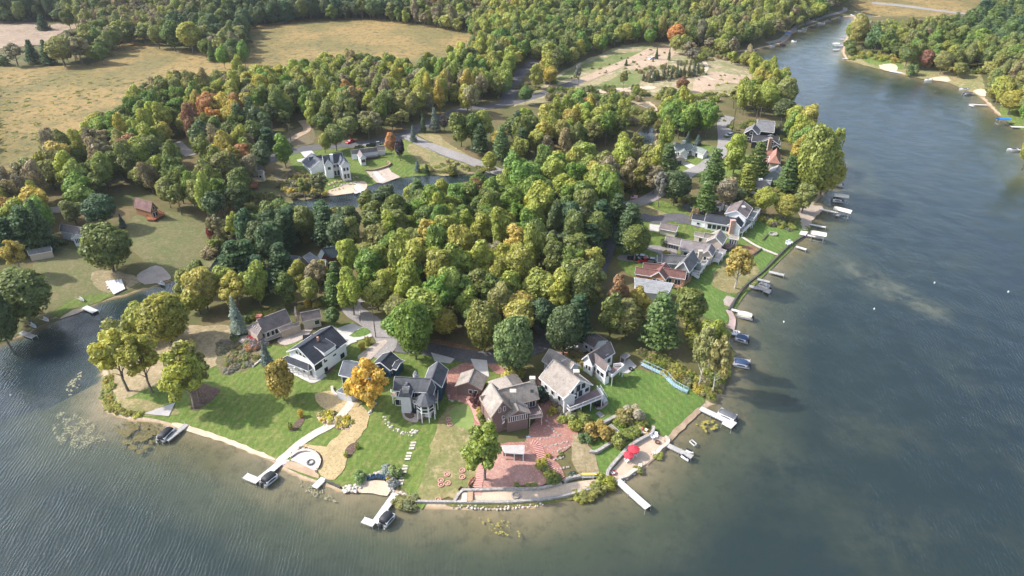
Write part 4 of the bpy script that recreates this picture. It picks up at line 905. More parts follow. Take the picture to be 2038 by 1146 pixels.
# ------------------------------------------------------------------ the woods
OPEN_PX = [
 [(-50, 130), (60, 134), (205, 132), (245, 92), (330, 104), (440, 125), (490, 122), (495, 62), (560, 50), (620, 44), (760, 42), (860, 60), (940, 70), (930, 85), (890, 90), (860, 98), (790, 108), (700, 100), (650, 100), (600, 110), (560, 125), (480, 130), (430, 135), (350, 140), (290, 152), (245, 178), (235, 205), (170, 230), (150, 255), (60, 260), (30, 320), (-50, 330)],
 [(-200, 55), (75, 48), (160, 48), (120, 64), (100, 82), (60, 88), (-200, 105)], [(1060, 195), (1075, 182), (1115, 170), (1105, 152), (1160, 125), (1235, 95), (1330, 85), (1335, 115), (1390, 105), (1420, 110), (1500, 145), (1470, 160), (1430, 185), (1380, 195), (1372, 165), (1280, 170), (1270, 180), (1180, 180), (1150, 172), (1120, 184)],
 [(1015, 190), (1020, 170), (1028, 148), (1060, 115), (1068, 122), (1040, 150), (1036, 190)],
 [(800, 275), (838, 248), (885, 230), (905, 216), (963, 212), (1010, 205), (1073, 187), (1128, 168), (1130, 173), (1073, 194), (1010, 212), (920, 222), (885, 240), (840, 262)],
 [(495, 330), (575, 292), (600, 288), (760, 280), (800, 262), (880, 232), (900, 240), (850, 270), (900, 280), (985, 335), (975, 350), (930, 352), (850, 362), (800, 365), (720, 392), (640, 400), (560, 388), (500, 380), (520, 345)],
 [(545, 290), (600, 240), (625, 245), (610, 285)], [(335, 278), (380, 278), (390, 312), (355, 305)],
 [(195, 390), (240, 380), (300, 395), (330, 425), (400, 440), (425, 480), (420, 500), (365, 530), (345, 570), (270, 590), (200, 625), (60, 690), (-300, 820), (-300, 560), (0, 520), (100, 480), (120, 430), (165, 440), (250, 425)],
 [(95, 395), (120, 395), (125, 412), (95, 412)],
 [(180, 560), (215, 640), (350, 640), (390, 650), (470, 640), (490, 650), (500, 620), (650, 610), (690, 640), (690, 600), (720, 600), (760, 650), (790, 712), (860, 722), (850, 690), (980, 700), (1050, 705), (1075, 690), (1062, 640), (1085, 640), (1100, 665), (1140, 665), (1180, 660), (1240, 705), (1300, 720), (1380, 770), (1480, 800), (1300, 1100), (600, 1100), (-200, 850)],
 [(1195, 540), (1190, 500), (1225, 470), (1240, 420), (1262, 395), (1290, 388), (1330, 402), (1370, 420), (1400, 390), (1510, 400), (1510, 430), (1590, 445), (1640, 400), (1700, 370), (1700, 600), (1480, 680), (1452, 655), (1420, 622), (1370, 605), (1290, 580), (1262, 560), (1240, 530)],
 [(1325, 285), (1400, 285), (1430, 295), (1415, 340), (1380, 350), (1330, 340)], [(1425, 225), (1455, 225), (1460, 300), (1440, 330), (1420, 330)],
 [(1450, 235), (1550, 235), (1570, 300), (1590, 400), (1480, 400), (1440, 320)],
 [(1685, 108), (1740, 104), (1790, 122), (1830, 140), (1900, 148), (1950, 148), (1965, 195), (1860, 165), (1690, 128)],
 [(1690, -5), (1960, -5), (1940, 15), (1850, 28), (1740, 38), (1690, 30)], [(1245, 192), (1312, 212), (1305, 232), (1260, 222)], [(1515, 88), (1570, 70), (1680, 15), (1700, 32), (1560, 90), (1500, 105)],
 [(250, 400), (325, 400), (320, 440), (250, 430)], [(115, 435), (170, 440), (168, 492), (120, 480)],
 [(580, 492), (690, 488), (692, 508), (582, 514)], [(810, 353), (930, 347), (900, 352), (830, 358)],
 [(1235, 395), (1290, 385), (1290, 402), (1240, 412)], [(860, 705), (990, 705), (1000, 735), (870, 720)]]
OPENS = [np.array(q, float) for q in OPEN_PX]
BLOBS = [  # canopy pixel, radius in metres, palette
 (850, 530, 34, 'yg'), (930, 490, 30, 'gold'), (760, 490, 24, 'yg'), (1000, 520, 20, 'yg'), (1020, 560, 14, 'gold'), (870, 600, 24, 'yg'), (780, 560, 22, 'yg'), (1000, 420, 40, 'bright'), (920, 390, 30, 'bright'), (1060, 380, 30, 'bright'), (820, 420, 20, 'green'),
 (1130, 420, 24, 'green'), (1180, 440, 26, 'pine'), (1130, 470, 24, 'pine'), (980, 590, 20, 'green'), (1050, 590, 16, 'yg'), (1200, 560, 26, 'green'), (1180, 540, 14, 'pine'), (600, 440, 26, 'pine'), (690, 440, 20, 'dark'), (730, 420, 22, 'green'), (520, 520, 22, 'pine'), (420, 560, 28, 'yg'),
 (380, 545, 16, 'green'), (460, 580, 22, 'yg'), (560, 580, 26, 'green'), (590, 560, 18, 'gold'), (660, 560, 16, 'lpine'), (440, 228, 24, 'orange'), (425, 250, 12, 'orange'), (475, 300, 20, 'gold'), (250, 250, 40, 'bright'), (300, 260, 30, 'yg'), (190, 240, 24, 'yg'), (520, 250, 30, 'dark'),
 (600, 190, 40, 'green'), (700, 230, 50, 'olive'), (640, 210, 30, 'green'), (420, 165, 26, 'tan'), (550, 170, 44, 'yg'), (760, 160, 36, 'tan'), (800, 150, 30, 'yg'), (870, 190, 34, 'gold'), (880, 140, 44, 'green'), (980, 110, 60, 'yg'), (1100, 80, 70, 'green'), (1230, 40, 90, 'green'),
 (1400, 60, 60, 'olive'), (1480, 40, 60, 'olive'), (1450, 80, 30, 'tan'), (1000, 50, 60, 'yg'), (900, 30, 60, 'olive'), (700, 20, 80, 'dark'), (500, 20, 70, 'dark'), (300, 20, 70, 'tan'), (200, 25, 40, 'olive'), (60, 20, 60, 'dark'), (150, 380, 30, 'bright'), (120, 300, 40, 'olive'), (180, 330, 30, 'olive'),
 (290, 330, 24, 'olive'), (300, 350, 20, 'tan'), (60, 410, 16, 'gold'), (60, 350, 26, 'tan'), (370, 330, 26, 'green'), (1000, 240, 40, 'lpine'), (1100, 230, 50, 'yg'), (1160, 280, 40, 'olive'), (1230, 310, 30, 'tan'), (1250, 220, 40, 'green'), (1340, 230, 30, 'bright'), (1400, 200, 50, 'yg'),
 (1480, 190, 50, 'yg'), (1180, 190, 40, 'yg'), (1300, 190, 30, 'olive'), (1080, 310, 26, 'bright'), (1180, 310, 24, 'yg'), (1330, 620, 16, 'green'), (1420, 700, 14, 'yg'), (1800, 60, 60, 'olive'), (1900, 90, 60, 'green'), (2000, 60, 60, 'lpine'), (1750, 40, 40, 'yg'), (1950, 130, 40, 'olive'),
 (130, 290, 9, 'red'), (165, 320, 9, 'rust'), (200, 330, 10, 'rust'), (130, 320, 9, 'orange'), (640, 395, 6, 'rust'), (495, 200, 14, 'tan'), (700, 190, 10, 'orange'), (360, 250, 12, 'rust'), (1430, 20, 26, 'gold'), (600, 455, 6, 'red'), (680, 425, 10, 'rust'), (1450, 720, 9, 'tan')]
BL = [(at_z(x, y, 12), r, c) for x, y, r, c in BLOBS]
NEIGH = {'yg': ['yg', 'yg', 'yg', 'yg', 'bright', 'gold', 'olive'], 'gold': ['gold', 'yg', 'yg', 'yg', 'tan'], 'bright': ['bright', 'bright', 'bright', 'yg', 'green'], 'green': ['green', 'green', 'green', 'bright', 'olive', 'yg'], 'dark': ['dark', 'dark', 'green', 'pine'],
 'pine': ['pine', 'pine', 'dark', 'green'], 'lpine': ['lpine', 'lpine', 'green', 'pine'], 'olive': ['olive', 'olive', 'green', 'yg', 'tan'], 'tan': ['tan', 'tan', 'olive', 'yg'], 'orange': ['orange', 'orange', 'gold', 'gold', 'olive'], 'rust': ['rust', 'olive'], 'red': ['red']}
gg = random.Random(4)
cand = []
yy = 150.0
while yy < 1500:
    sp = 6.8 if yy < 420 else (7.4 if yy < 650 else 9.0)
    hw = yy * 0.83 + 40
    xx = -hw
    while xx < hw:
        cand.append((xx + gg.uniform(-.42, .42) * sp, yy + gg.uniform(-.42, .42) * sp)); xx += sp
    yy += sp
CA = np.array(cand); dsh = shore(CA)
CA = CA[dsh > 2.0]; hz = hgt(CA)
Hh = np.array([gg.choice([gg.uniform(10, 14), gg.uniform(13, 18), gg.uniform(14, 20)]) * (1 if y < 600 else 1.2) for _, y in CA])
def pxs(X, Y, Z):
    z = Z - CAM_H; dep = Y * CP - z * SP; up = Y * SP + z * CP
    return np.stack([PW / 2 + FPX * X / dep, PH / 2 - FPX * up / dep], 1)
ok = np.ones(len(CA), bool); b0 = pxs(CA[:, 0], CA[:, 1], hz); b1 = pxs(CA[:, 0], CA[:, 1], hz + Hh * .45); b2 = pxs(CA[:, 0], CA[:, 1], hz + Hh * 0.85)
RP = 4.9 * FPX / (CA[:, 1] * CP - (hz - CAM_H) * SP)
for q in OPENS:
    big_ = q[:, 1].max() > 300
    for bb, kk in ((b0, .1 if big_ else .2), (b1, .32 if big_ else .62), (b2, .25 if big_ else .5)): ok &= sdist(bb, q) > RP * kk
HA = np.array([(x, y, r) for x, y, r in HERO])
for s in range(0, len(CA), 4000):
    D = np.sqrt(((CA[s:s + 4000, None, :] - HA[None, :, :2]) ** 2).sum(2)); ok[s:s + 4000] &= (D > HA[None, :, 2] * 0.75 + 2.2).all(1)
sel = np.where(ok)[0]
sel = sorted(sel, key=lambda i: CA[i, 1] ** 2 + CA[i, 0] ** 2)
LAND_M = []
WOOD = []
for i in sel:
    x, y = CA[i]; P = b1[i]
    c = None; best = 1e9
    for p, r, cc in BL:
        d = math.hypot(p.x - x, p.y - y) / r
        if d < best: best, c = d, cc
    c = gg.choice(NEIGH[c]) if best < 1.6 else gg.choice(['green', 'olive', 'yg', 'bright', 'green', 'olive', 'tan', 'bright'])
    if gg.random() < 0.006: c = gg.choice(['orange', 'rust', 'gold'])
    kd = {'pine': gg.choice(['pine', 'pine', 'round']), 'lpine': gg.choice(['pine', 'round']), 'yg': gg.choice(['oval', 'oval', 'round']), 'tan': gg.choice(['loose', 'oval', 'loose'])}.get(c, gg.choice(['round', 'round', 'oval', 'round', 'loose']))
    Rd = gg.uniform(4.3, 6.3) * (1 if y < 600 else 1.25) * (0.86 if kd == 'oval' else 1)
    WOOD.append((x, y, float(hz[i]) - .2, float(Hh[i]), Rd, kd, c))
# ------------------------------------------------------------------ houses
OV = 0.45
class House:
    def __init__(self, name, label, cat, org, roof, wall, trim=M_WHITE, short=None, dz=0.0):
        g = G(*org); self.z0 = g.z + dz; self.root = thing(name, (g.x, g.y, self.z0), label, cat)
        self.W, self.Rf, self.T = MB(), MB(), MB(); self.roof, self.wall, self.trim = roof, wall, trim
        self.B = {}; self.kids = []
        if short: LAND_M.append((g.x, g.y, short))
    def P(self, px, h): return at_z(px[0], px[1], self.z0 + h)
    def gable(self, key, r1, r2, hr, he, e, hip=(0, 0), perp_to=None, along=None, zb=-2.0, w2=None, trim=True, wall=None):
        """r1, r2: ridge ends; e: any pixel of the near eave's edge; heights above the house's ground"""
        A, Bv, E = self.P(r1, hr), self.P(r2, hr), self.P(e, he)
        A, Bv, E = A.xy, Bv.xy, E.xy
        if perp_to or along:
            q = self.B[perp_to or along]['u']; q = Vector((-q.y, q.x)) if perp_to else q.copy()
            mid = (A + Bv) / 2; L = abs((Bv - A).dot(q)); s = 1 if (Bv - A).dot(q) > 0 else -1
            A, Bv = mid - q * s * L / 2, mid + q * s * L / 2
        u = (Bv - A).normalized(); n = Vector((-u.y, u.x)); w = (E - A).dot(n)
        if w < 0: n = -n; w = -w
        w2 = w2 or w
        zr, ze = self.z0 + hr, self.z0 + he; t = 0.22
        h1_ = w * hip[0]; h2_ = w * hip[1]
        a0 = A - u * h1_; b0 = Bv + u * h2_
        def V3(p, z): return (p.x, p.y, z)
        c = [a0 + n * w, b0 + n * w, b0 - n * w2, a0 - n * w2]
        self.Rf.slab([V3(A, zr), V3(c[0], ze), V3(c[1], ze), V3(Bv, zr)], t)
        self.Rf.slab([V3(Bv, zr), V3(c[2], ze), V3(c[3], ze), V3(A, zr)], t)
        if hip[0]: self.Rf.slab([V3(A, zr), V3(c[3], ze), V3(c[0], ze)], t)
        if hip[1]: self.Rf.slab([V3(Bv, zr), V3(c[1], ze), V3(c[2], ze)], t)
        self.Rf.beam(V3(A, zr + .02), V3(Bv, zr + .02), 0.35, 0.10)
        # walls
        sl = (zr - ze) / w; ov = min(OV, w * 0.2); o1 = ov if not hip[0] else ov; o2 = ov
        wi = w - ov; wi2 = w2 - ov; sl2 = (zr - ze) / w2
        pa, pb = a0 + u * o1, b0 - u * o2; zb_ = self.z0 + zb; zw = ze + sl * ov - t - 0.02; zw2 = ze + sl2 * ov - t - 0.02
        W = self.W if wall is None else MB()
        if hip[0] or hip[1]:
            zc = min(zw, zw2)
            f = [pa + n * wi, pb + n * wi, pb - n * wi2, pa - n * wi2]
            W.prism([V3(p, zb_) for p in f], [V3(p, zc) for p in f])
        if not (hip[0] and hip[1]):
            q1 = A + u * (ov if not hip[0] else 0.0); q2 = Bv - u * (ov if not hip[1] else 0.0)
            def sec(p, k=0.0): return [V3(p + n * (wi - k), zb_), V3(p + n * (wi - k), zw), V3(p, zr - t - 0.02), V3(p - n * (wi2 - k), zw2), V3(p - n * (wi2 - k), zb_)]
            W.prism(sec(q1, .003 if (hip[0] or hip[1]) else 0), sec(q2, .003 if (hip[0] or hip[1]) else 0))
        if wall is not None: W.build('wall', wall, self.root)
        if trim:
            for p, hh in ((A, hip[0]), (Bv, hip[1])):
                if hh: continue
                s = -1 if p is A else 1; d = u * s * 0.04
                for nn, ww in ((n, w), (-n, w2)):
                    self.T.beam(V3(p + d, zr - .10), V3(p + d + nn * ww, ze - .10), 0.09, 0.30)
            for x_, y_ in ((c[0], c[1]), (c[2], c[3])):
                m_ = (x_ + y_) / 2; nn = n if (m_ - A).dot(n) > 0 else -n
                self.T.beam(V3(x_ + nn * .05, ze - .12), V3(y_ + nn * .05, ze - .12), 0.10, 0.22)
        self.B[key] = dict(u=u, n=n, A=pa, B=pb, w=wi, w2=wi2, ze=ze, zr=zr)
        return self
    def quad(self, pts, zb=None, wall=True, posts=0, key=None, trim=True):
        """a roof plane given by corner pixels with heights; walls or posts below"""
        Q = [self.P(p, h) for p, h in pts]
        cen = sum(Q, Vector((0, 0, 0))) / len(Q)
        self.Rf.slab([tuple(q) for q in Q], 0.2)
        if trim:
            for a, b in zip(Q, Q[1:] + Q[:1]):
                if abs(a.z - b.z) < 3: self.T.beam((a.x, a.y, a.z - .12), (b.x, b.y, b.z - .12), 0.10, 0.22)
        zb_ = self.z0 + (zb if zb is not None else -2)
        I = [q + (cen - q) * 0.06 for q in Q]
        if wall: self.W.prism([(q.x, q.y, zb_) for q in I], [(q.x, q.y, q.z - .21) for q in I])
        if posts:
            lo = sorted(I, key=lambda q: q.z)[:2]
            for k in range(posts):
                p = lo[0].lerp(lo[1], k / (posts - 1)); MB().beam((p.x, p.y, self.z0 - .5), (p.x, p.y, p.z - .2), 0.22).build('porch_post', self.trim, self.root)
        return self
    def win(self, key, face, items, frame=M_WHITE, name='window'):
        """items: (u fraction, centre height above ground, width, height)"""
        b = self.B[key]; u, n = b['u'], b['n']
        if face == 's1': a, d, o, L = b['A'] + n * b['w'], u, n, (b['B'] - b['A']).length
        elif face == 's2': a, d, o, L = b['A'] - n * b['w2'], u, -n, (b['B'] - b['A']).length
        elif face == 'e1': a, d, o, L = b['A'] - n * b['w2'], n, -u, b['w'] + b['w2']
        else: a, d, o, L = b['B'] - n * b['w2'], n, u, b['w'] + b['w2']
        ang = math.atan2(d.y, d.x); gap = min([abs(a_[0] - b_[0]) * L for i_, a_ in enumerate(items) for b_ in items[i_ + 1:] if abs(a_[1] - b_[1]) < 1.2] or [99])
        for it in items:
            f, z, ww, hh = it[:4]; ww = max(.35, min(ww, gap - .34, L - .8))
            p = a + d * (f * L) + o * 0.05; nm = it[4] if len(it) > 4 else name
            fr = MB(); z_ = self.z0 + z
            fr.box((p.x, p.y, z_), (ww + .24, .10, hh + .24), ang)
            fo = fr.build(nm, frame, self.root)
            pn = MB(); p2 = p + o * 0.055
            k = max(1, int(round(ww / 0.95))); pw = (ww - 0.08 * (k - 1)) / k
            for j in range(k):
                c = p2 + d * (-ww / 2 + pw / 2 + j * (pw + 0.08)); pn.box((c.x, c.y, z_), (pw, .04, hh), ang)
            pn.build('pane', M_GLASS, fo)
        return self
    def chimney(self, px, htop, wd=1.0, mat=None, zb=0):
        p = self.P(px, htop); c = MB(); c.box((p.x, p.y, self.z0 + (htop + zb) / 2), (wd, wd * .8, htop - zb)); c.box((p.x, p.y, self.z0 + htop + .08), (wd + .25, wd * .8 + .25, .16))
        c.build('chimney', mat or M_PALESTONE, self.root); return self
    def deck(self, px, h, mat, rail=M_WHITE, posts=True, skip=(), solid=False, thick=.25, name='deck', fill=None):
        Q = [self.P(p, h) for p in px]; d = MB(); d.slab([tuple(q) for q in Q], thick); do = d.build(name, mat, self.root)
        r = MB()
        for k in range(len(Q)):
            if k in skip: continue
            a, b = Q[k], Q[(k + 1) % len(Q)]; L = (b - a).length
            if solid: r.beam(a + Vector((0, 0, .5)), b + Vector((0, 0, .5)), .14, 1.0)
            else:
                r.beam(a + Vector((0, 0, 1.02)), b + Vector((0, 0, 1.02)), .12, .10); r.beam(a + Vector((0, 0, .15)), b + Vector((0, 0, .15)), .07, .07); r.beam(a + Vector((0, 0, -.1)), b + Vector((0, 0, -.1)), .06, .34)
                for j in range(int(L / .38) + 1):
                    p = a.lerp(b, min(1, j * .38 / L)); r.beam(p, p + Vector((0, 0, 1.0)), .06 if j % 5 else .13)
        if r.v: r.build('railing', rail, do)
        if posts:
            for k in range(len(Q)):
                a, b = Q[k], Q[(k + 1) % len(Q)]; nn = max(1, int((b - a).length / 3.2))
                for j in range(nn):
                    p = a.lerp(b, j / nn); cen = sum(Q, Vector()) / len(Q); p = p + (cen - p).normalized() * .25
                    MB().beam((p.x, p.y, self.z0 - 2.5), (p.x, p.y, p.z - .2), .2).build('deck_post', rail, self.root)
        return self
    def stairs(self, p1, h1_, p2, h2_, wd=1.3, mat=M_WHITE, name='stairs'):
        a, b = self.P(p1, h1_), self.P(p2, h2_); d = (b - a); L = d.xy.length; n_ = max(3, int(abs(h1_ - h2_) / .2)); s = MB()
        dd = d.xy.normalized(); ang = math.atan2(dd.y, dd.x)
        for k in range(n_):
            p = a.lerp(b, (k + .5) / n_); s.box((p.x, p.y, p.z - .05), (L / n_ + .04, wd, .1), ang)
        sd_ = Vector((-dd.y, dd.x, 0))
        for q in (-1, 1):
            s.beam(a + sd_ * q * wd / 2 - Vector((0, 0, .1)), b + sd_ * q * wd / 2 - Vector((0, 0, .1)), .08, .3)
            s.beam(a + sd_ * q * wd / 2 + Vector((0, 0, .95)), b + sd_ * q * wd / 2 + Vector((0, 0, .95)), .08, .1)
            for k in range(n_ // 2): 
                p = a.lerp(b, k / (n_ // 2)) + sd_ * q * wd / 2; s.beam(p, p + Vector((0, 0, .95)), .06)
        s.build(name, mat, self.root); return self
    def box(self, px, h, size, mat, name, ang=0.0):
        p = self.P(px, h); MB().box((p.x, p.y, p.z), size, ang).build(name, mat, self.root); return self
    def done(self):
        if self.W.v: self.W.build('wall', self.wall, self.root)
        self.Rf.build('roof', self.roof, self.root)
        if self.T.v: self.T.build('roof_trim', self.trim, self.root)
        return self
def spread(n, z, w, h, a=0.08, b=0.92): return [(a + (b - a) * (k + .5) / n, z, w, h) for k in range(n)]

R_SLATE = shingle('slate_shingles', (.095, .098, .108)); R_DARK = shingle('dark_shingles', (.04, .044, .055)); R_GREY = shingle('grey_shingles', (.16, .16, .165))
R_TAUPE = shingle('taupe_shingles', (.275, .24, .21)); R_BROWN = shingle('brown_shingles', (.17, .14, .135)); R_RED = shingle('red_brown_shingles', (.22, .115, .10)); R_BLUE = shingle('blue_grey_shingles', (.105, .115, .135))
R_LIGHT = shingle('light_grey_shingles', (.26, .265, .27)); R_MAUVE = shingle('mauve_shingles', (.215, .19, .187)); R_GREEN = shingle('green_grey_shingles', (.2, .225, .205))
W_WHITE = siding('white_siding', (.76, .77, .78)); W_CREAM = siding('cream_siding', (.62, .55, .44)); W_GREY = siding('pale_grey_siding', (.50, .50, .49)); W_BLUE = siding('blue_siding', (.035, .075, .13))
W_BROWN = siding('brown_siding', (.20, .13, .115)); W_CEDAR = siding('cedar_siding', (.46, .22, .11)); W_SAGE = siding('sage_siding', (.22, .26, .25)); W_TAN = siding('tan_siding', (.5, .43, .36)); W_BLACK = siding('charcoal_siding', (.03, .03, .032)); W_LOG = siding('log_wall', (.28, .15, .08))
W_BRICK = surf('tan_brick', (.45, .36, .29), (.38, .3, .24), None, 1, 5, .9)
D_MAUVE = surf('mauve_decking', (.27, .19, .18), (.22, .155, .15), None, 1, 3, .8); D_GREYD = surf('grey_decking', (.33, .32, .31), (.26, .26, .26), None, 1, 3, .8); D_ORANGE = surf('cedar_decking', (.42, .24, .14), (.34, .19, .11), None, 1, 3, .8)

Z1 = zf(480, 590, 9.55); Z2 = zf(550, 640, 8.185); Z3 = zf(650, 680, 6.742); Z4 = zf(890, 720, 7.638); Z5 = zf(1050, 650, 6.03); Z6 = zf(1240, 460, 7.161); Z7 = zf(1260, 380, 7.279); Z8 = zf(1300, 220, 6.367); Z9 = zf(560, 240, 6.365)
def z(Z, x, y): return Z((x, y))
# 1 brown ranch with skylights
h = House('brick_house', 'long brown-roofed ranch house with four skylights at its lower end', 'house', z(Z1, 500, 700), R_BROWN, W_BRICK, plain('tan_trim', (.4, .36, .32)), 'ranch house with skylights')
h.gable('m', z(Z1, 300, 440), z(Z1, 840, 235), 6.2, 3.1, z(Z1, 660, 600))
h.gable('w', z(Z1, 1120, 312), z(Z1, 1490, 238), 5.4, 3.4, z(Z1, 1340, 440), wall=W_TAN)
h.gable('t', z(Z1, 1015, 195), z(Z1, 1030, 200), 6.8, 4.6, z(Z1, 990, 315), hip=(1, 1), trim=False)
h.quad([(z(Z1, 285, 485), 4.6), (z(Z1, 385, 600), 4.4), (z(Z1, 300, 745), 2.8), (z(Z1, 90, 580), 2.8)])
h.quad([(z(Z1, 690, 600), 3.3), (z(Z1, 1120, 470), 3.5), (z(Z1, 1115, 540), 2.7), (z(Z1, 745, 660), 2.6)])
h.win('m', 's1', [(.12, 1.6, 2.6, 1.7), (.30, 1.6, 2.2, 1.7), (.45, 1.5, 1.0, 2)]); h.win('w', 's1', [(.78, 2.0, 1.3, 1.4)]); h.win('w', 's2', spread(3, 1.8, 1.3, 1.2)); h.win('m', 's2', spread(4, 1.8, 1.4, 1.2))
sk = MB()
for x0 in (232, 262, 295, 328):
    a = h.P(z(Z1, x0, 545 + (x0 - 232) * .7), 3.85); b_ = h.P(z(Z1, x0 - 22, 570 + (x0 - 232) * .7), 3.4); sk.beam(a + Vector((0, 0, .1)), b_ + Vector((0, 0, .1)), .55, .12)
sk.build('skylights', M_WHITE, h.root)
h.chimney(z(Z1, 335, 365), 6.6, 1.4, surf('red_brick', (.35, .14, .09), (.3, .12, .08), None, 1, 5)); h.deck([z(Z1, 330, 790), z(Z1, 480, 845), z(Z1, 760, 740), z(Z1, 700, 660)], 1.0, D_GREYD, plain('tan_rail', (.35, .3, .26)), skip=(0, 3)); h.done()
# 2 white farmhouse
h = House('farmhouse', 'tall white farmhouse with a black gable roof and a columned porch', 'house', z(Z2, 650, 880), R_DARK, W_WHITE, M_WHITE, 'white farmhouse')
h.gable('m', z(Z2, 352, 428), z(Z2, 905, 62), 8.6, 5.2, z(Z2, 625, 700))
h.gable('g', z(Z2, 430, 220), z(Z2, 660, 205), 5.2, 3.2, z(Z2, 370, 335), hip=(0.6, 0.6))
h.quad([(z(Z2, 600, 390), 7.6), (z(Z2, 790, 262), 7.6), (z(Z2, 970, 380), 6.6), (z(Z2, 775, 512), 6.6)], zb=4)
h.quad([(z(Z2, 180, 548), 4.3), (z(Z2, 520, 680), 4.3), (z(Z2, 520, 806), 2.9), (z(Z2, 55, 620), 2.9)], wall=False, posts=6)
h.quad([(z(Z2, 520, 680), 4.3), (z(Z2, 635, 735), 3.5), (z(Z2, 520, 806), 2.9)], wall=False)
h.win('m', 'e1', [(.36, 6.3, .8, .9), (.5, 6.4, .8, 1.0), (.64, 6.3, .8, .9), (.2, 1.5, 1.8, 2.2), (.5, 1.5, 2.2, 2.2), (.8, 1.5, 1.8, 2.2)], frame=M_WHITE)
h.win('m', 's1', [(.10, 3.8, 2.4, 1.9), (.33, 3.9, .8, .9), (.62, 3.9, .8, .9), (.30, .9, .9, 1.2), (.85, 1.6, 1.2, 1.3)], frame=M_BLACK); h.win('m', 's2', spread(4, 2.0, 1.2, 1.4), frame=M_BLACK)
h.box(z(Z2, 675, 280), 8.5, (.5, .5, 1.2), plain('orange_vent', (.55, .3, .2)), 'roof_vent'); h.done()
# 3 blue-grey house behind the yellow maple, and its garage
h = House('lake_house', 'blue-grey bungalow half hidden behind the yellow maple', 'house', z(Z3, 300, 560), R_BLUE, W_GREY, M_WHITE, 'blue-grey bungalow')
h.gable('m', z(Z3, 225, 250), z(Z3, 620, 330), 6.0, 3.6, z(Z3, 240, 462), hip=(0, 0))
h.quad([(z(Z3, 235, 592), 2.9), (z(Z3, 420, 640), 2.9), (z(Z3, 330, 725), 2.2), (z(Z3, 130, 664), 2.2)])
h.win('m', 's1', [(.12, 1.8, 2.4, 1.9), (.35, 1.9, 3, 2), (.6, 1.9, 3, 2), (.85, 1.9, 2, 2)]); h.win('m', 'e1', [(.75, 1.8, 1.6, 1.8), (.4, 1.8, 1.6, 1.6)])
h.deck([z(Z3, 250, 590), z(Z3, 640, 700), z(Z3, 680, 640), z(Z3, 300, 530)], 2.2, D_GREYD, M_WHITE, skip=(2, 3)); h.done()
h = House('garage', 'black-roofed garage with dark blue walls beside the brick paver drive', 'garage', z(Z3, 900, 330), R_DARK, W_BLUE, M_WHITE, 'black-roofed garage')
h.gable('m', z(Z3, 865, 130), z(Z3, 720, 275), 4.6, 2.8, z(Z3, 940, 300)); h.gable('d', z(Z3, 930, 255), z(Z3, 985, 290), 3.6, 2.8, z(Z3, 1035, 250), perp_to='m'); h.win('m', 's1', [(.3, 1.5, 1.0, 1.2), (.7, 1.5, 1.0, 1.2)]); h.done()
# 4 slate house with the turret
h = House('turret_house', 'slate-roofed house with a white windowed turret and stone chimney', 'house', z(Z3, 1150, 760), R_SLATE, W_GREY, M_WHITE, 'slate-roofed turret house')
h.gable('m', z(Z3, 912, 468), z(Z3, 1400, 497), 7.6, 5.3, z(Z3, 1100, 668), hip=(0, 0))
h.gable('n', z(Z3, 1495, 262), z(Z3, 1405, 500), 7.4, 5.0, z(Z3, 1625, 390), wall=W_BLUE)
h.gable('s', z(Z3, 1405, 498), z(Z3, 1345, 660), 7.8, 5.2, z(Z3, 1452, 640), hip=(0, 1))
h.gable('c', z(Z3, 1085, 540), z(Z3, 1060, 620), 7.0, 5.6, z(Z3, 985, 665), hip=(0, 1))
h.gable('b', z(Z3, 1560, 460), z(Z3, 1500, 455), 4.2, 3.3, z(Z3, 1590, 475), wall=W_BLUE)
h.gable('k', z(Z3, 1190, 385), z(Z3, 1200, 430), 6.4, 5.2, z(Z3, 1155, 405))
# turret
tc = h.P(z(Z3, 1330, 830), 4.0); tr_ = 2.3; tm = MB(); oct_ = [(tc.x + tr_ * math.cos(a * math.pi / 4 + .39), tc.y + tr_ * math.sin(a * math.pi / 4 + .39)) for a in range(8)]
tm.prism([(x, y, h.z0 + 2.6) for x, y in oct_], [(x, y, h.z0 + 5.1) for x, y in oct_]); tw = tm.build('turret', M_WHITE, h.root)
tp = MB()
for a in range(8):
    (x1, y1), (x2, y2) = oct_[a], oct_[(a + 1) % 8]; mx_, my_ = (x1 + x2) / 2, (y1 + y2) / 2; an = math.atan2(y2 - y1, x2 - x1); k = 1.02
    for zz in (3.35, 4.4): tp.box((tc.x + (mx_ - tc.x) * k, tc.y + (my_ - tc.y) * k, h.z0 + zz), (1.3, .06, .75), an)
tp.build('pane', M_GLASS, tw)
rt = MB(); top = (tc.x, tc.y, h.z0 + 7.4)
ov8 = [(tc.x + (x - tc.x) * 1.16, tc.y + (y - tc.y) * 1.16, h.z0 + 5.15) for x, y in oct_]
rt.prism([(x, y, q - .15) for x, y, q in ov8], ov8)
for a in range(8): rt.poly([ov8[a], ov8[(a + 1) % 8], top])
rt.build('turret_roof', R_SLATE, h.root)
for x, y in oct_: MB().beam((x, y, h.z0 - 1), (x, y, h.z0 + 2.6), .22).build('turret_post', M_WHITE, h.root)
h.win('m', 's1', [(.12, 4.0, 1.4, 1.6), (.58, 4.2, 4.6, 2.0), (.62, 1.4, 3.5, 2.0), (.1, 1.2, 2.2, 1.8)]); h.win('s', 's1', spread(2, 4.0, 1.2, 1.5, .2, .9)); h.win('n', 's1', [(.3, 3.6, 1.2, 1.4)]); h.win('b', 'e1', [(.5, 1.6, 1.2, 2.0, 'door')])
h.chimney(z(Z3, 1062, 625), 7.2, 1.5, M_STONE, -1)
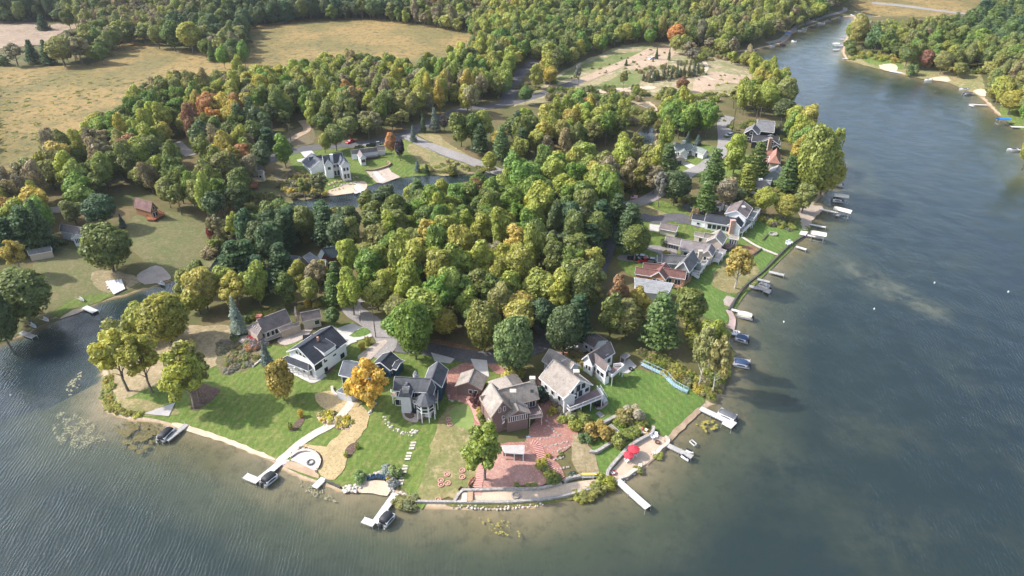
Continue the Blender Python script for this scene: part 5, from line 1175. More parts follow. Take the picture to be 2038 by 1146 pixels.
h.deck([z(Z3, 1110, 740), z(Z3, 1120, 790), z(Z3, 1170, 825), z(Z3, 1250, 850), z(Z3, 1260, 790), z(Z3, 1180, 740)], 2.7, D_ORANGE, M_WHITE, skip=(4, 5))
h.deck([z(Z3, 868, 680), z(Z3, 868, 720), z(Z3, 1005, 730), z(Z3, 990, 680)], 2.7, D_ORANGE, M_WHITE, skip=(2, 3)); h.deck([z(Z3, 1440, 810), z(Z3, 1490, 810), z(Z3, 1500, 668), z(Z3, 1455, 665)], 2.6, D_ORANGE, M_WHITE, skip=(3,)); h.done()
# 5 brown garage and brown house
h = House('garage', 'brown garage with a taupe gable roof beside the concrete drive', 'garage', z(Z4, 400, 430), R_TAUPE, W_BROWN, W_BROWN, 'brown garage')
h.gable('m', z(Z4, 405, 105), z(Z4, 315, 312), 4.9, 2.9, z(Z4, 570, 322)); h.win('m', 'e2', [(.58, 1.6, .8, 1.1), (.80, 1.6, .8, 1.1)]); h.done()
h = House('brown_house', 'large brown house of many taupe gables with a row of porch windows', 'house', z(Z4, 900, 900), R_TAUPE, W_BROWN, plain('brown_trim', (.3, .24, .2)), 'brown house of many gables', dz=0)
h.gable('a', z(Z4, 660, 310), z(Z4, 845, 602), 9.6, 5.6, z(Z4, 560, 668)); 
h.gable('b', z(Z4, 765, 425), z(Z4, 1335, 285), 8.8, 5.4, z(Z4, 1275, 592))
h.gable('c', z(Z4, 1010, 575), z(Z4, 1082, 738), 6.6, 4.9, z(Z4, 1255, 760))
h.gable('d', z(Z4, 885, 212), z(Z4, 990, 360), 7.0, 4.8, z(Z4, 1130, 300), hip=(0.6, 0))
h.quad([(z(Z4, 500, 522), 7.0), (z(Z4, 690, 478), 7.4), (z(Z4, 672, 600), 5.2), (z(Z4, 545, 630), 5.2)])
h.win('a', 'e2', [(.38, 6.8, .8, 1.2), (.62, 6.8, .8, 1.2), (.26, 4.2, .6, .8), (.36, 4.2, .6, .8), (.46, 4.2, .6, .8)]); h.win('c', 'e2', spread(9, 3.9, .75, 1.5, .03, .97)); h.win('b', 's1', [(.66, 4.0, 1.0, 1.7), (.86, 4.0, 1.9, 1.7)])
h.win('a', 's1', [(.7, 1.8, 1.0, 1.6)]); h.win('b', 's2', spread(3, 2.0, 1.2, 1.4)); h.chimney(z(Z4, 1000, 445), 9.8, 1.3, M_PALESTONE, 3); h.chimney(z(Z4, 1295, 245), 9.8, 1.2, M_PALESTONE, 6)
h.deck([z(Z4, 1245, 860), z(Z4, 1450, 830), z(Z4, 1375, 690), z(Z4, 1240, 720)], 2.8, D_MAUVE, plain('tan_rail2', (.42, .38, .34)), skip=(2, 3)); h.deck([z(Z4, 720, 970), z(Z4, 800, 1025), z(Z4, 1180, 960), z(Z4, 1150, 900), z(Z4, 900, 930)], .4, D_GREYD, posts=False, skip=(0, 1, 2, 3, 4))
h.stairs(z(Z4, 880, 880), 3.0, z(Z4, 760, 985), .3, 1.2); h.box(z(Z4, 1290, 445), 7.5, (.8, 1.1, .1), M_GLASS, 'skylight'); h.done()
# 6 grey gabled house with the wide deck
h = House('gabled_house', 'grey house with a big taupe roof and a wide mauve deck', 'house', z(Z5, 560, 960), R_TAUPE, W_GREY, M_WHITE, 'wide-decked grey house')
h.gable('m', z(Z5, 310, 392), z(Z5, 628, 642), 9.0, 5.2, z(Z5, 300, 750))
h.gable('g', z(Z5, 262, 266), z(Z5, 560, 440), 7.4, 5.0, z(Z5, 200, 425))
h.gable('p', z(Z5, 500, 800), z(Z5, 505, 806), 6.6, 5.4, z(Z5, 575, 820), perp_to=None)
h.win('m', 'e2', [(.30, 6.2, 1.9, 1.7), (.50, 6.2, 1.6, 2.1), (.76, 6.0, 1.9, 1.4), (.14, 4.2, 1.8, 1.2), (.4, 4.1, 2.6, 1.9), (.62, 4.1, 2.2, 1.9), (.3, 1.2, 2, 1.5), (.6, 1.2, 2, 1.5)]); h.win('m', 's1', spread(3, 3.6, 1.0, 1.2)); h.win('g', 's1', spread(1, 3, 1, 1.2)); h.win('m', 's2', spread(4, 3, 1, 1.2))
h.chimney(z(Z5, 585, 535), 8.9, 1.3, M_PALESTONE, 5); h.deck([z(Z5, 435, 930), z(Z5, 505, 1010), z(Z5, 905, 850), z(Z5, 830, 745)], 2.8, D_MAUVE, M_WHITE, skip=(3,)); h.stairs(z(Z5, 850, 745), 2.8, z(Z5, 940, 900), .2, 1.3)
h.quad([(z(Z5, 405, 405), 7.0), (z(Z5, 450, 392), 7.3), (z(Z5, 490, 405), 7.0), (z(Z5, 455, 415), 6.8)], zb=5); h.done()
# 7 white house with the balcony
h = House('white_house', 'white L-shaped house with a solid white balcony over its patio', 'house', z(Z5, 800, 480), R_BROWN, W_WHITE, M_WHITE, 'white balcony house')
h.gable('m', z(Z5, 722, 335), z(Z5, 992, 178), 6.6, 3.9, z(Z5, 1020, 330)); h.gable('f', z(Z5, 800, 318), z(Z5, 975, 455), 6.3, 4.2, z(Z5, 855, 480), hip=(0, 0)); h.gable('g', z(Z5, 705, 85), z(Z5, 850, 175), 4.6, 2.9, z(Z5, 700, 195), w2=4.0)
h.win('f', 'e2', [(.2, 3.2, 1.4, 1.6), (.5, 3.4, 1.8, 2.0), (.8, 3.2, 1.4, 1.6)]); h.win('f', 's1', spread(3, 2.4, 1.3, 1.2)); h.win('m', 'e1', [(.7, 2.2, 1.4, 1.4), (.4, 2.2, 1.0, 1.2)]); h.win('m', 's1', [(.82, 2.0, 1.2, 1.4), (.7, 4, .8, .8)]); h.win('g', 's1', [(.3, 1.5, .8, .8), (.8, 1.5, .8, .8)])
h.deck([z(Z5, 912, 545), z(Z5, 1015, 610), z(Z5, 1155, 490), z(Z5, 1120, 468), z(Z5, 1030, 480)], 2.7, D_MAUVE, M_WHITE, solid=True, skip=(4,)); h.done()
h = House('gazebo', 'small garden gazebo with a flat slatted roof by the patio', 'gazebo', z(Z5, 1170, 395), R_GREY, plain('gazebo_wood', (.25, .12, .09)), plain('gazebo_trim', (.4, .38, .36)))
h.quad([(z(Z5, 1180, 314), 2.6), (z(Z5, 1232, 342), 2.6), (z(Z5, 1168, 384), 2.4), (z(Z5, 1115, 350), 2.4)], wall=False, posts=2); h.quad([(z(Z5, 1175, 345), 1.0), (z(Z5, 1215, 362), 1.0), (z(Z5, 1168, 400), .95), (z(Z5, 1125, 375), .95)], trim=False); h.done()
# 8 east lake houses
h = House('cedar_house', 'cedar house with a red-brown roof and an orange deck', 'house', z(Z6, 560, 690), R_RED, W_CEDAR, M_WHITE, 'cedar house')
h.gable('a', z(Z6, 610, 440), z(Z6, 512, 578), 5.6, 3.2, z(Z6, 640, 650)); h.gable('e', z(Z6, 575, 520), z(Z6, 905, 572), 5.6, 3.2, z(Z6, 735, 660), w2=3.5); h.gable('w', z(Z6, 185, 508), z(Z6, 520, 560), 4.9, 2.9, z(Z6, 300, 628)); h.gable('x', z(Z6, 290, 450), z(Z6, 590, 480), 5.2, 3.0, z(Z6, 300, 515))
h.win('a', 'e2', [(.2, 1.8, 1.0, 1.2), (.5, 1.6, 1.0, 2.0, 'door'), (.8, 1.8, 1.0, 1.2)]); h.win('e', 's1', [(.3, 1.6, 1.8, 1.8), (.7, 1.6, 1.8, 1.8)]); h.win('e', 'e2', [(.5, 1.7, 3, 1.8)]); h.deck([z(Z6, 715, 790), z(Z6, 800, 812), z(Z6, 965, 690), z(Z6, 960, 645), z(Z6, 880, 690), z(Z6, 740, 735)], .6, D_ORANGE, plain('cedar_rail', (.4, .24, .15)), skip=(3, 4, 5)); h.done()
h = House('shingle_house', 'plain grey shingle roof half hidden by trees below the cedar house', 'house', z(Z6, 450, 760), R_LIGHT, W_GREY, M_WHITE)
h.quad([(z(Z6, 160, 655), 4.2), (z(Z6, 720, 740), 4.2), (z(Z6, 640, 900), 2.8), (z(Z6, 180, 860), 2.8)]); h.done()
h = House('sage_house', 'sage-grey house with a steep dark grey roof and a white railed deck', 'house', z(Z6, 900, 560), R_GREY, W_SAGE, M_WHITE, 'sage-grey house')
h.gable('m', z(Z6, 1002, 262), z(Z6, 862, 432), 7.4, 4.0, z(Z6, 1065, 440)); h.gable('w', z(Z6, 560, 335), z(Z6, 920, 350), 5.8, 3.4, z(Z6, 700, 462)); h.gable('g', z(Z6, 488, 330), z(Z6, 600, 350), 5.0, 3.2, z(Z6, 455, 440), along='w')
h.win('m', 'e2', [(.3, 2.8, 1.8, 1.0), (.8, 1.8, 1.8, 2.0)]); h.win('m', 's1', [(.3, 1.9, 1.8, 2), (.7, 1.9, 1.8, 2)]); h.win('w', 's1', spread(2, 1.8, 1.2, 1.2))
h.deck([z(Z6, 975, 575), z(Z6, 1090, 612), z(Z6, 1225, 425), z(Z6, 1150, 400)], 1.2, D_GREYD, M_WHITE, skip=(3,)); h.stairs(z(Z6, 985, 600), 1.2, z(Z6, 1080, 660), .2); h.quad([(z(Z6, 1075, 405), 4.6), (z(Z6, 1125, 425), 4.6), (z(Z6, 1095, 450), 4.3), (z(Z6, 1050, 440), 4.3)]); h.done()
h = House('grey_house', 'long grey-brown roofed house with a pale flat-roofed porch', 'house', z(Z7, 1100, 950), R_MAUVE, W_TAN, M_WHITE, 'porch house')
h.gable('m', z(Z7, 700, 702), z(Z7, 1130, 762), 5.4, 3.2, z(Z7, 800, 868)); h.gable('e', z(Z7, 1132, 755), z(Z7, 1085, 858), 5.4, 3.4, z(Z7, 1180, 890), hip=(0, 0)); h.gable('g', z(Z7, 482, 648), z(Z7, 720, 700), 4.8, 2.8, z(Z7, 560, 765))
h.win('g', 's1', [(.55, 1.2, 3.6, 2.0, 'garage_door')], frame=M_WHITE); h.win('m', 's1', spread(4, 1.8, 1.2, 1.1)); h.win('e', 'e2', [(.3, 1.6, 1.3, 1.8), (.7, 1.6, 1.3, 1.8)]); h.chimney(z(Z7, 980, 868), 5.6, 1.3)
h.quad([(z(Z7, 1240, 820), 3.0), (z(Z7, 1355, 855), 3.0), (z(Z7, 1310, 898), 2.9), (z(Z7, 1205, 868), 2.9)], wall=False, posts=2); h.deck([z(Z7, 1150, 1010), z(Z7, 1240, 1030), z(Z7, 1340, 900), z(Z7, 1230, 880)], .6, M_DOCK, M_WHITE, skip=(3,)); h.done()
h = House('tan_house', 'tan house with a taupe cross gable and a screened porch', 'house', z(Z7, 1150, 740), R_TAUPE, W_TAN, M_WHITE, 'tan cross-gabled house')
h.gable('m', z(Z7, 1262, 555), z(Z7, 1195, 668), 5.6, 3.2, z(Z7, 1350, 690)); h.gable('w', z(Z7, 1040, 600), z(Z7, 1240, 640), 5.0, 3.0, z(Z7, 1130, 695)); h.gable('s', z(Z7, 900, 585), z(Z7, 1060, 625), 4.0, 2.6, z(Z7, 920, 650)); h.gable('p', z(Z7, 1400, 625), z(Z7, 1535, 650), 3.9, 2.9, z(Z7, 1440, 690))
h.win('s', 's1', [(.6, 1.2, 1.1, 2.0, 'door')]); h.win('w', 's1', [(.4, 1.6, 1.6, 1.3)]); h.win('m', 's1', spread(2, 1.7, 1.4, 1.4)); h.win('p', 's1', spread(3, 1.5, 1.2, 1.7)); h.win('p', 'e2', spread(2, 1.5, 1.2, 1.7)); h.deck([z(Z7, 1250, 800), z(Z7, 1400, 850), z(Z7, 1510, 760), z(Z7, 1390, 740)], .5, D_MAUVE, plain('dark_rail', (.12, .09, .08)), skip=(3,)); h.done()
h = House('lake_house', 'white house with a charcoal roof, brick chimney and white railed terrace', 'house', z(Z7, 1100, 510), R_DARK, W_WHITE, M_WHITE, 'charcoal-roofed white house')
h.gable('m', z(Z7, 1060, 325), z(Z7, 1500, 395), 5.2, 3.2, z(Z7, 1200, 470)); h.gable('g', z(Z7, 862, 330), z(Z7, 1070, 365), 4.6, 2.8, z(Z7, 900, 415)); h.gable('e', z(Z7, 1528, 370), z(Z7, 1480, 440), 5.4, 3.4, z(Z7, 1600, 480), hip=(0, 0))
h.win('m', 's1', spread(5, 1.5, 1.5, 1.7)); h.win('e', 's1', spread(2, 1.7, 1.6, 1.8)); h.win('g', 's1', [(.5, 1.4, 1.0, .8)]); h.chimney(z(Z7, 1450, 425), 5.6, 1.6, surf('pale_brick', (.5, .33, .27), (.42, .27, .22), None, 1, 5), -1)
h.deck([z(Z7, 1300, 540), z(Z7, 1590, 600), z(Z7, 1720, 480), z(Z7, 1650, 440), z(Z7, 1560, 530), z(Z7, 1350, 500)], 1.1, D_GREYD, M_WHITE, skip=(3, 4, 5)); h.done()
h = House('white_house', 'white two-storey house with a brown roof and a corner deck over the lawn', 'house', z(Z7, 1560, 400), R_BROWN, W_WHITE, M_WHITE, 'two-storey lake house')
h.gable('m', z(Z7, 1592, 138), z(Z7, 1500, 284), 7.4, 5.2, z(Z7, 1705, 295)); h.gable('g', z(Z7, 1052, 105), z(Z7, 1300, 155), 4.6, 2.9, z(Z7, 1150, 200)); h.gable('l', z(Z7, 1300, 155), z(Z7, 1430, 165), 4.2, 2.9, z(Z7, 1350, 205), along='g')
h.win('m', 'e2', [(.12, 3.8, .9, 1.0)]); h.win('m', 's1', spread(3, 4.0, 1.8, 1.8)); h.win('m', 's1', spread(3, 1.2, 1.8, 1.8)); h.win('g', 's1', [(.5, 1.2, 5, 1.9, 'garage_door')], frame=M_WHITE); h.deck([z(Z7, 1650, 395), z(Z7, 1745, 430), z(Z7, 1840, 285), z(Z7, 1760, 265)], 2.8, D_GREYD, M_WHITE, skip=(3,)); h.box(z(Z7, 1600, 230), 6.9, (1.2, 1.2, .5), M_WHITE, 'roof_vent'); h.done()
h = House('shed', 'small brown-roofed garage shed standing on the lawn', 'shed', z(Z7, 470, 590), R_BROWN, W_CREAM, M_WHITE, 'garage shed')
h.gable('m', z(Z7, 405, 453), z(Z7, 655, 503), 4.0, 2.5, z(Z7, 470, 560)); h.win('m', 'e2', [(.5, 1.3, .8, .9)]); h.done()
# 9 farther east houses
h = House('white_house', 'low white bungalow with a green-grey roof before three spruces', 'house', z(Z8, 400, 560), R_GREEN, W_WHITE, M_WHITE, 'white bungalow')
h.gable('m', z(Z8, 265, 440), z(Z8, 490, 412), 5.4, 3.2, z(Z8, 400, 505)); h.gable('e', z(Z8, 525, 442), z(Z8, 680, 498), 4.8, 2.9, z(Z8, 530, 520)); h.gable('w', z(Z8, 150, 425), z(Z8, 240, 440), 4.4, 2.9, z(Z8, 190, 470)); h.gable('b', z(Z8, 270, 395), z(Z8, 350, 420), 5.0, 3.2, z(Z8, 260, 430)); h.gable('p', z(Z8, 375, 455), z(Z8, 400, 500), 4.6, 3.1, z(Z8, 430, 500))
h.win('m', 's1', spread(4, 1.7, 1.6, 1.3)); h.win('m', 'e1', spread(2, 1.7, 1.2, 1.2)); h.win('e', 's1', [(.4, 1.4, 1.2, 1.6)]); h.chimney(z(Z8, 390, 385), 6.2, 1.2, M_WHITE); h.done()
h = House('garage', 'small white garage with a dark red door at the end of a concrete drive', 'garage', z(Z8, 330, 655), R_BROWN, W_TAN, M_WHITE, 'red-doored garage')
h.gable('m', z(Z8, 275, 548), z(Z8, 332, 583), 4.2, 2.6, z(Z8, 392, 590)); h.win('m', 'e2', [(.5, 1.15, 3.6, 2.0, 'garage_door')]); h.done()
h = House('black_house', 'charcoal house with white-trimmed gable beside the pale road', 'house', z(Z8, 1250, 330), R_GREY, W_BLACK, M_WHITE, 'charcoal gabled house')
h.gable('m', z(Z8, 1290, 168), z(Z8, 1255, 228), 7.4, 4.6, z(Z8, 1342, 300)); h.gable('r', z(Z8, 1320, 128), z(Z8, 1545, 150), 5.6, 3.4, z(Z8, 1450, 270)); h.win('m', 'e2', [(.5, 5.0, 1.2, 1.2), (.35, 2.2, 1.2, 1.2), (.7, 2.2, 1.2, 1.2)]); h.done()
h = House('dark_lodge', 'dark lodge with a tall stone chimney between two white-trimmed gables', 'house', z(Z8, 1450, 470), shingle('charcoal_shingles', (.075, .073, .082)), W_BLACK, M_WHITE, 'dark lodge')
h.gable('m', z(Z8, 1260, 305), z(Z8, 1600, 330), 6.6, 3.8, z(Z8, 1330, 395)); h.gable('f', z(Z8, 1500, 300), z(Z8, 1488, 352), 6.8, 4.2, z(Z8, 1610, 412)); h.gable('p', z(Z8, 1570, 400), z(Z8, 1568, 436), 4.6, 3.2, z(Z8, 1612, 465))
h.win('f', 'e2', [(.22, 2.4, 1.6, 1.4), (.78, 2.4, 1.6, 1.4), (.36, 4.4, 1.3, .8), (.64, 4.4, 1.3, .8)]); h.chimney(z(Z8, 1490, 350), 7.6, 1.5, surf('tan_stone', (.38, .28, .22), (.3, .22, .17), None, 1, 4), -1); h.done()
h = House('red_roof_house', 'house with a hipped red-brown roof beside the willows', 'house', z(Z8, 1540, 690), shingle('rust_shingles', (.30, .155, .12)), W_TAN, M_WHITE, 'hipped red-brown house')
h.gable('m', z(Z8, 1362, 505), z(Z8, 1520, 505), 5.0, 3.0, z(Z8, 1430, 578)); h.gable('h', z(Z8, 1565, 478), z(Z8, 1556, 560), 6.2, 3.2, z(Z8, 1470, 600), hip=(0.5, 1)); h.quad([(z(Z8, 1365, 600), 2.8), (z(Z8, 1460, 600), 2.8), (z(Z8, 1455, 645), 2.6), (z(Z8, 1362, 640), 2.6)], wall=False, posts=3); h.done()
h = House('grey_cottage', 'pale cottage with a grey gable roof below the red-brown house', 'house', z(Z8, 1490, 830), R_LIGHT, siding('pale_blue_siding', (.45, .52, .56)), M_WHITE, 'pale grey cottage')
h.gable('m', z(Z8, 1590, 690), z(Z8, 1548, 755), 5.0, 3.0, z(Z8, 1440, 800)); h.gable('g', z(Z8, 1320, 775), z(Z8, 1460, 785), 3.8, 2.6, z(Z8, 1350, 812)); h.quad([(z(Z8, 1330, 818), 3.2), (z(Z8, 1520, 845), 3.2), (z(Z8, 1500, 890), 2.6), (z(Z8, 1370, 870), 2.6)]); h.done()
h = House('brown_cottage', 'long brown-grey roofed cottage among the trees before the pale one', 'house', z(Z8, 1300, 960), R_MAUVE, W_WHITE, M_WHITE, 'brown-roofed cottage')
h.gable('m', z(Z8, 1165, 868), z(Z8, 1440, 905), 5.2, 3.0, z(Z8, 1240, 965), hip=(0, 1)); h.win('m', 's1', spread(3, 1.6, 1.3, 1.2)); h.chimney(z(Z8, 1365, 870), 5.8, 1.2, M_WHITE); h.done()
# 10 houses on the pond
h = House('villa', 'big white villa with a slate roof and two dormer gables on the pond', 'house', z(Z9, 720, 680), R_BLUE, W_WHITE, M_WHITE, 'white villa')
h.gable('m', z(Z9, 520, 445), z(Z9, 770, 402), 10.0, 6.0, z(Z9, 700, 535)); h.gable('p', z(Z9, 585, 440), z(Z9, 590, 497), 8.6, 6.2, z(Z9, 655, 545)); h.gable('q', z(Z9, 745, 420), z(Z9, 805, 508), 8.6, 6.2, z(Z9, 855, 535)); h.gable('r', z(Z9, 740, 430), z(Z9, 760, 470), 9.2, 6.4, z(Z9, 800, 510))
h.gable('g', z(Z9, 345, 468), z(Z9, 510, 432), 6.2, 3.4, z(Z9, 440, 520)); h.gable('x', z(Z9, 440, 395), z(Z9, 425, 520), 6.4, 3.4, z(Z9, 500, 440), perp_to='g')
h.win('m', 's1', spread(5, 4.6, 1.2, 1.4)); h.win('m', 's1', spread(5, 1.4, 1.8, 2.1)); h.win('p', 'e2', [(.5, 4.6, 1.2, 1.2)]); h.win('q', 'e2', [(.3, 4.6, .9, 1.4), (.7, 4.6, .9, 1.4), (.3, 1.4, 1.4, 2.0), (.7, 1.4, 1.4, 2.0)]); h.chimney(z(Z9, 630, 430), 10.0, 1.2, M_WHITE, 6)
h.deck([z(Z9, 600, 640), z(Z9, 790, 600), z(Z9, 780, 565), z(Z9, 585, 600)], 3.1, D_GREYD, M_WHITE, skip=(2, 3)); h.stairs(z(Z9, 590, 625), 3.0, z(Z9, 545, 690), .3); h.done()
h = House('ranch_house', 'brown-roofed ranch house with a shaded deck above the pond lawn', 'house', z(Z9, 1080, 500), R_MAUVE, W_WHITE, M_WHITE, 'ranch house on the pond')
h.gable('m', z(Z9, 880, 372), z(Z9, 1215, 335), 5.0, 3.0, z(Z9, 1130, 395)); h.gable('f', z(Z9, 985, 365), z(Z9, 1030, 430), 4.8, 3.0, z(Z9, 975, 450)); h.gable('e', z(Z9, 1200, 325), z(Z9, 1310, 315), 4.6, 2.9, z(Z9, 1290, 350))
h.win('f', 'e2', spread(4, 1.7, .9, 1.4, .1, .9)); h.win('m', 's1', [(.6, 1.8, 1.4, 1.3), (.78, 1.8, 1.4, 1.3), (.92, 1.8, 1.0, 1.3)]); h.win('e', 's1', [(.6, 1.5, 1.6, 1.6)]); h.deck([z(Z9, 1070, 480), z(Z9, 1240, 455), z(Z9, 1235, 420), z(Z9, 1060, 440)], .9, D_MAUVE, plain('dark_rail', (.12, .09, .08)), skip=(2, 3)); h.done()
ZY_ = zf(440, 220, 3.92)
h = House('cream_house', 'small cream house with a red-brown deck below the parked white car', 'house', z(ZY_, 300, 560), R_TAUPE, W_CREAM, M_WHITE, 'small cream house')
h.gable('m', z(ZY_, 230, 462), z(ZY_, 330, 470), 4.6, 3.4, z(ZY_, 300, 495)); h.win('m', 's1', spread(3, 2.2, 1.0, 1.0)); h.deck([z(ZY_, 195, 570), z(ZY_, 230, 600), z(ZY_, 290, 590), z(ZY_, 285, 550)], 1.2, surf('red_deck', (.42, .16, .09), (.35, .13, .08), None, 1, 3), plain('red_rail', (.42, .16, .09)), skip=(3,)); h.done()
ZV_ = zf(0, 380, 3.582)
h = House('log_cabin', 'log cabin with a dull red roof on the west lawn', 'cabin', z(ZV_, 1060, 180), shingle('dull_red_shingles', (.20, .12, .115)), W_LOG, W_LOG, 'red-roofed cabin')
h.gable('m', z(ZV_, 962, 48), z(ZV_, 1085, 82), 6.6, 3.4, z(ZV_, 980, 122)); h.win('m', 'e2', [(.3, 1.6, 1.6, 1.8), (.7, 1.6, 1.6, 1.8), (.5, 4.2, 1.4, 1.2)]); h.deck([z(ZV_, 1050, 205), z(ZV_, 1100, 208), z(ZV_, 1170, 165), z(ZV_, 1140, 150), z(ZV_, 1045, 185)], .6, surf('red_deck', (.42, .16, .09)), plain('red_rail', (.42, .16, .09)), skip=(4,)); h.done()
h = House('grey_cottage', 'grey-roofed cottage with a white sunroom gable of five windows', 'cottage', z(ZV_, 540, 370), R_MAUVE, W_WHITE, M_WHITE, 'sunroom cottage')
h.gable('m', z(ZV_, 430, 235), z(ZV_, 590, 262), 5.6, 3.4, z(ZV_, 470, 295)); h.gable('f', z(ZV_, 560, 268), z(ZV_, 548, 306), 4.8, 3.2, z(ZV_, 510, 340)); h.win('f', 'e2', spread(5, 2.0, .7, 1.6, .1, .9)); h.done()
h = House('boathouse', 'long low grey roof in the trees at the left edge', 'shed', z(ZV_, 250, 460), R_GREY, W_TAN, M_WHITE)
h.gable('m', z(ZV_, 195, 425), z(ZV_, 360, 395), 3.8, 2.4, z(ZV_, 240, 450)); h.done()
ZF = zf(540, 460, 10.19)
h = House('wood_house', 'grey hip-roofed house hidden in the wood with a blue-black neighbour wing', 'house', z(ZF, 700, 700), R_LIGHT, W_TAN, M_WHITE, 'hip-roofed house in the wood')
h.gable('m', z(ZF, 640, 520), z(ZF, 790, 425), 5.6, 3.2, z(ZF, 870, 660), hip=(0, .3)); h.gable('w', z(ZF, 310, 480), z(ZF, 560, 510), 4.8, 2.9, z(ZF, 330, 640)); h.gable('e', z(ZF, 890, 560), z(ZF, 1110, 590), 4.6, 2.9, z(ZF, 940, 690)); h.done()
h = House('dark_house', 'house with a blue-black roof and red wall behind the hip-roofed one', 'house', z(ZF, 1150, 600), shingle('blue_black_shingles', (.05, .07, .085)), siding('dark_red_siding', (.2, .07, .05)), plain('dark_trim', (.1, .1, .1)), 'blue-black roofed house')
h.gable('m', z(ZF, 1060, 340), z(ZF, 1320, 300), 6.2, 3.4, z(ZF, 1240, 530)); h.gable('f', z(ZF, 1010, 370), z(ZF, 1075, 450), 5.6, 3.6, z(ZF, 1190, 545)); h.gable('e', z(ZF, 1340, 350), z(ZF, 1540, 440), 5.2, 3.2, z(ZF, 1370, 480)); h.done()
for (px, py, lb, mat, wl, nm) in [((1120, 346), None, 'dark blue roof corner beyond the central wood', R_BLUE, W_WHITE, None), ((1890, 108), None, 'small white house among trees on the right bank', R_LIGHT, W_WHITE, None), ((2002, 158), None, 'white house with a pale roof at the right edge', R_LIGHT, W_WHITE, None), ((1845, 92), None, 'low pink-roofed house in the right bank trees', R_TAUPE, W_CREAM, None), ((893, 18), None, 'tiny grey-roofed house in the far wood', R_GREY, W_WHITE, None)]:
    x0, y0 = px; s = (y0 + 280) * .847 / 120
    h = House('cottage', lb, 'cottage', (x0, y0 + 3 * s), mat, wl, M_WHITE)
    h.gable('m', (x0 - 4.5 * s, y0 - 1.0 * s), (x0 + 4.5 * s, y0 - 1.4 * s), 4.8, 3.0, (x0, y0 + 1.2 * s)); h.win('m', 's1', spread(3, 1.6, 1.2, 1.2)); h.done()
LAND_M.append((G(1385, 110).x, G(1385, 110).y, 'dirt field')); LAND_M.append((G(700, 130).x, G(700, 130).y, 'autumn meadow')); LAND_M.append((G(1170, 158).x, G(1170, 158).y, 'dirt road junction')); LAND_M.append((G(700, 612).x, G(700, 612).y, 'pale lane'))
LAND_M.append((G(420, 600).x, G(420, 600).y, 'mouth of the channel')); LAND_M.append((G(1205, 500).x, G(1205, 500).y, 'asphalt lane bend'))
# ------------------------------------------------------------------ docks, lifts, boats
ZD1 = zf(480, 860, 8.185); ZD2 = zf(680, 920, 7.639); ZD3 = zf(1340, 730, 7.64); ZD4 = zf(1360, 540, 5.73); ZD5 = zf(1500, 340, 6.368); ZD6 = zf(1140, 800, 6.365); ZD7 = zf(1500, 10, 9.264); ZD8 = zf(1860, 120, 5.73); ZD0 = zf(0, 720, 2.69)
def dock(segs, wd, label, mat=M_DOCK, z=0.65, group='docks along the shore', shape=None):
    """segs: lists of pixel points at deck height; each becomes a run of planks"""
    P0 = at_z(segs[0][0][0], segs[0][0][1], z); root = thing('dock', (P0.x, P0.y, 0), label, 'dock', group)
    dk, fr, posts = MB(), MB(), MB(); k = 0
    for s in segs:
        P = [at_z(x, y, z) for x, y in s]
        for a, b in zip(P, P[1:]):
            d = b - a; L = d.length; d.normalize(); sd_ = Vector((-d.y, d.x, 0)); n_ = max(1, int(L / 1.5)); ang = math.atan2(d.y, d.x)
            for j in range(n_):
                c = a + d * (L * (j + .5) / n_); dk.box((c.x, c.y, z - .03 + .002 * k), (L / n_ - .05, wd, .08), ang)
            for q in (-1, 1): fr.beam(a + sd_ * q * (wd / 2 + .04) - Vector((0, 0, .12)), b + sd_ * q * (wd / 2 + .04) - Vector((0, 0, .12)), .07, .22)
            m_ = max(1, int(L / 3.0))
            for j in range(m_ + 1):
                c = a + d * (L * j / m_)
                for q in (-1, 1): posts.tube([c + sd_ * q * (wd / 2 + .1) - Vector((0, 0, 3.0)), c + sd_ * q * (wd / 2 + .1) + Vector((0, 0, .25))], .05, 6)
            k += 1
    if shape:
        Q = [at_z(x, y, z + .012) for x, y in shape]; dk.slab([tuple(q) for q in Q], .12)
        for q in Q: posts.tube([(q.x, q.y, -2.6), (q.x, q.y, z + .25)], .05, 6)
    dk.build('decking', mat, root); fr.build('dock_frame', M_METAL, root); posts.build('dock_posts', M_METAL, root)
    return root
def frame_of(p1, p2, z=0.0):
    a, b = at_z(p1[0], p1[1], z), at_z(p2[0], p2[1], z); d = (b - a); L = d.length; d.normalize(); return a, b, d, Vector((-d.y, d.x, 0)), L
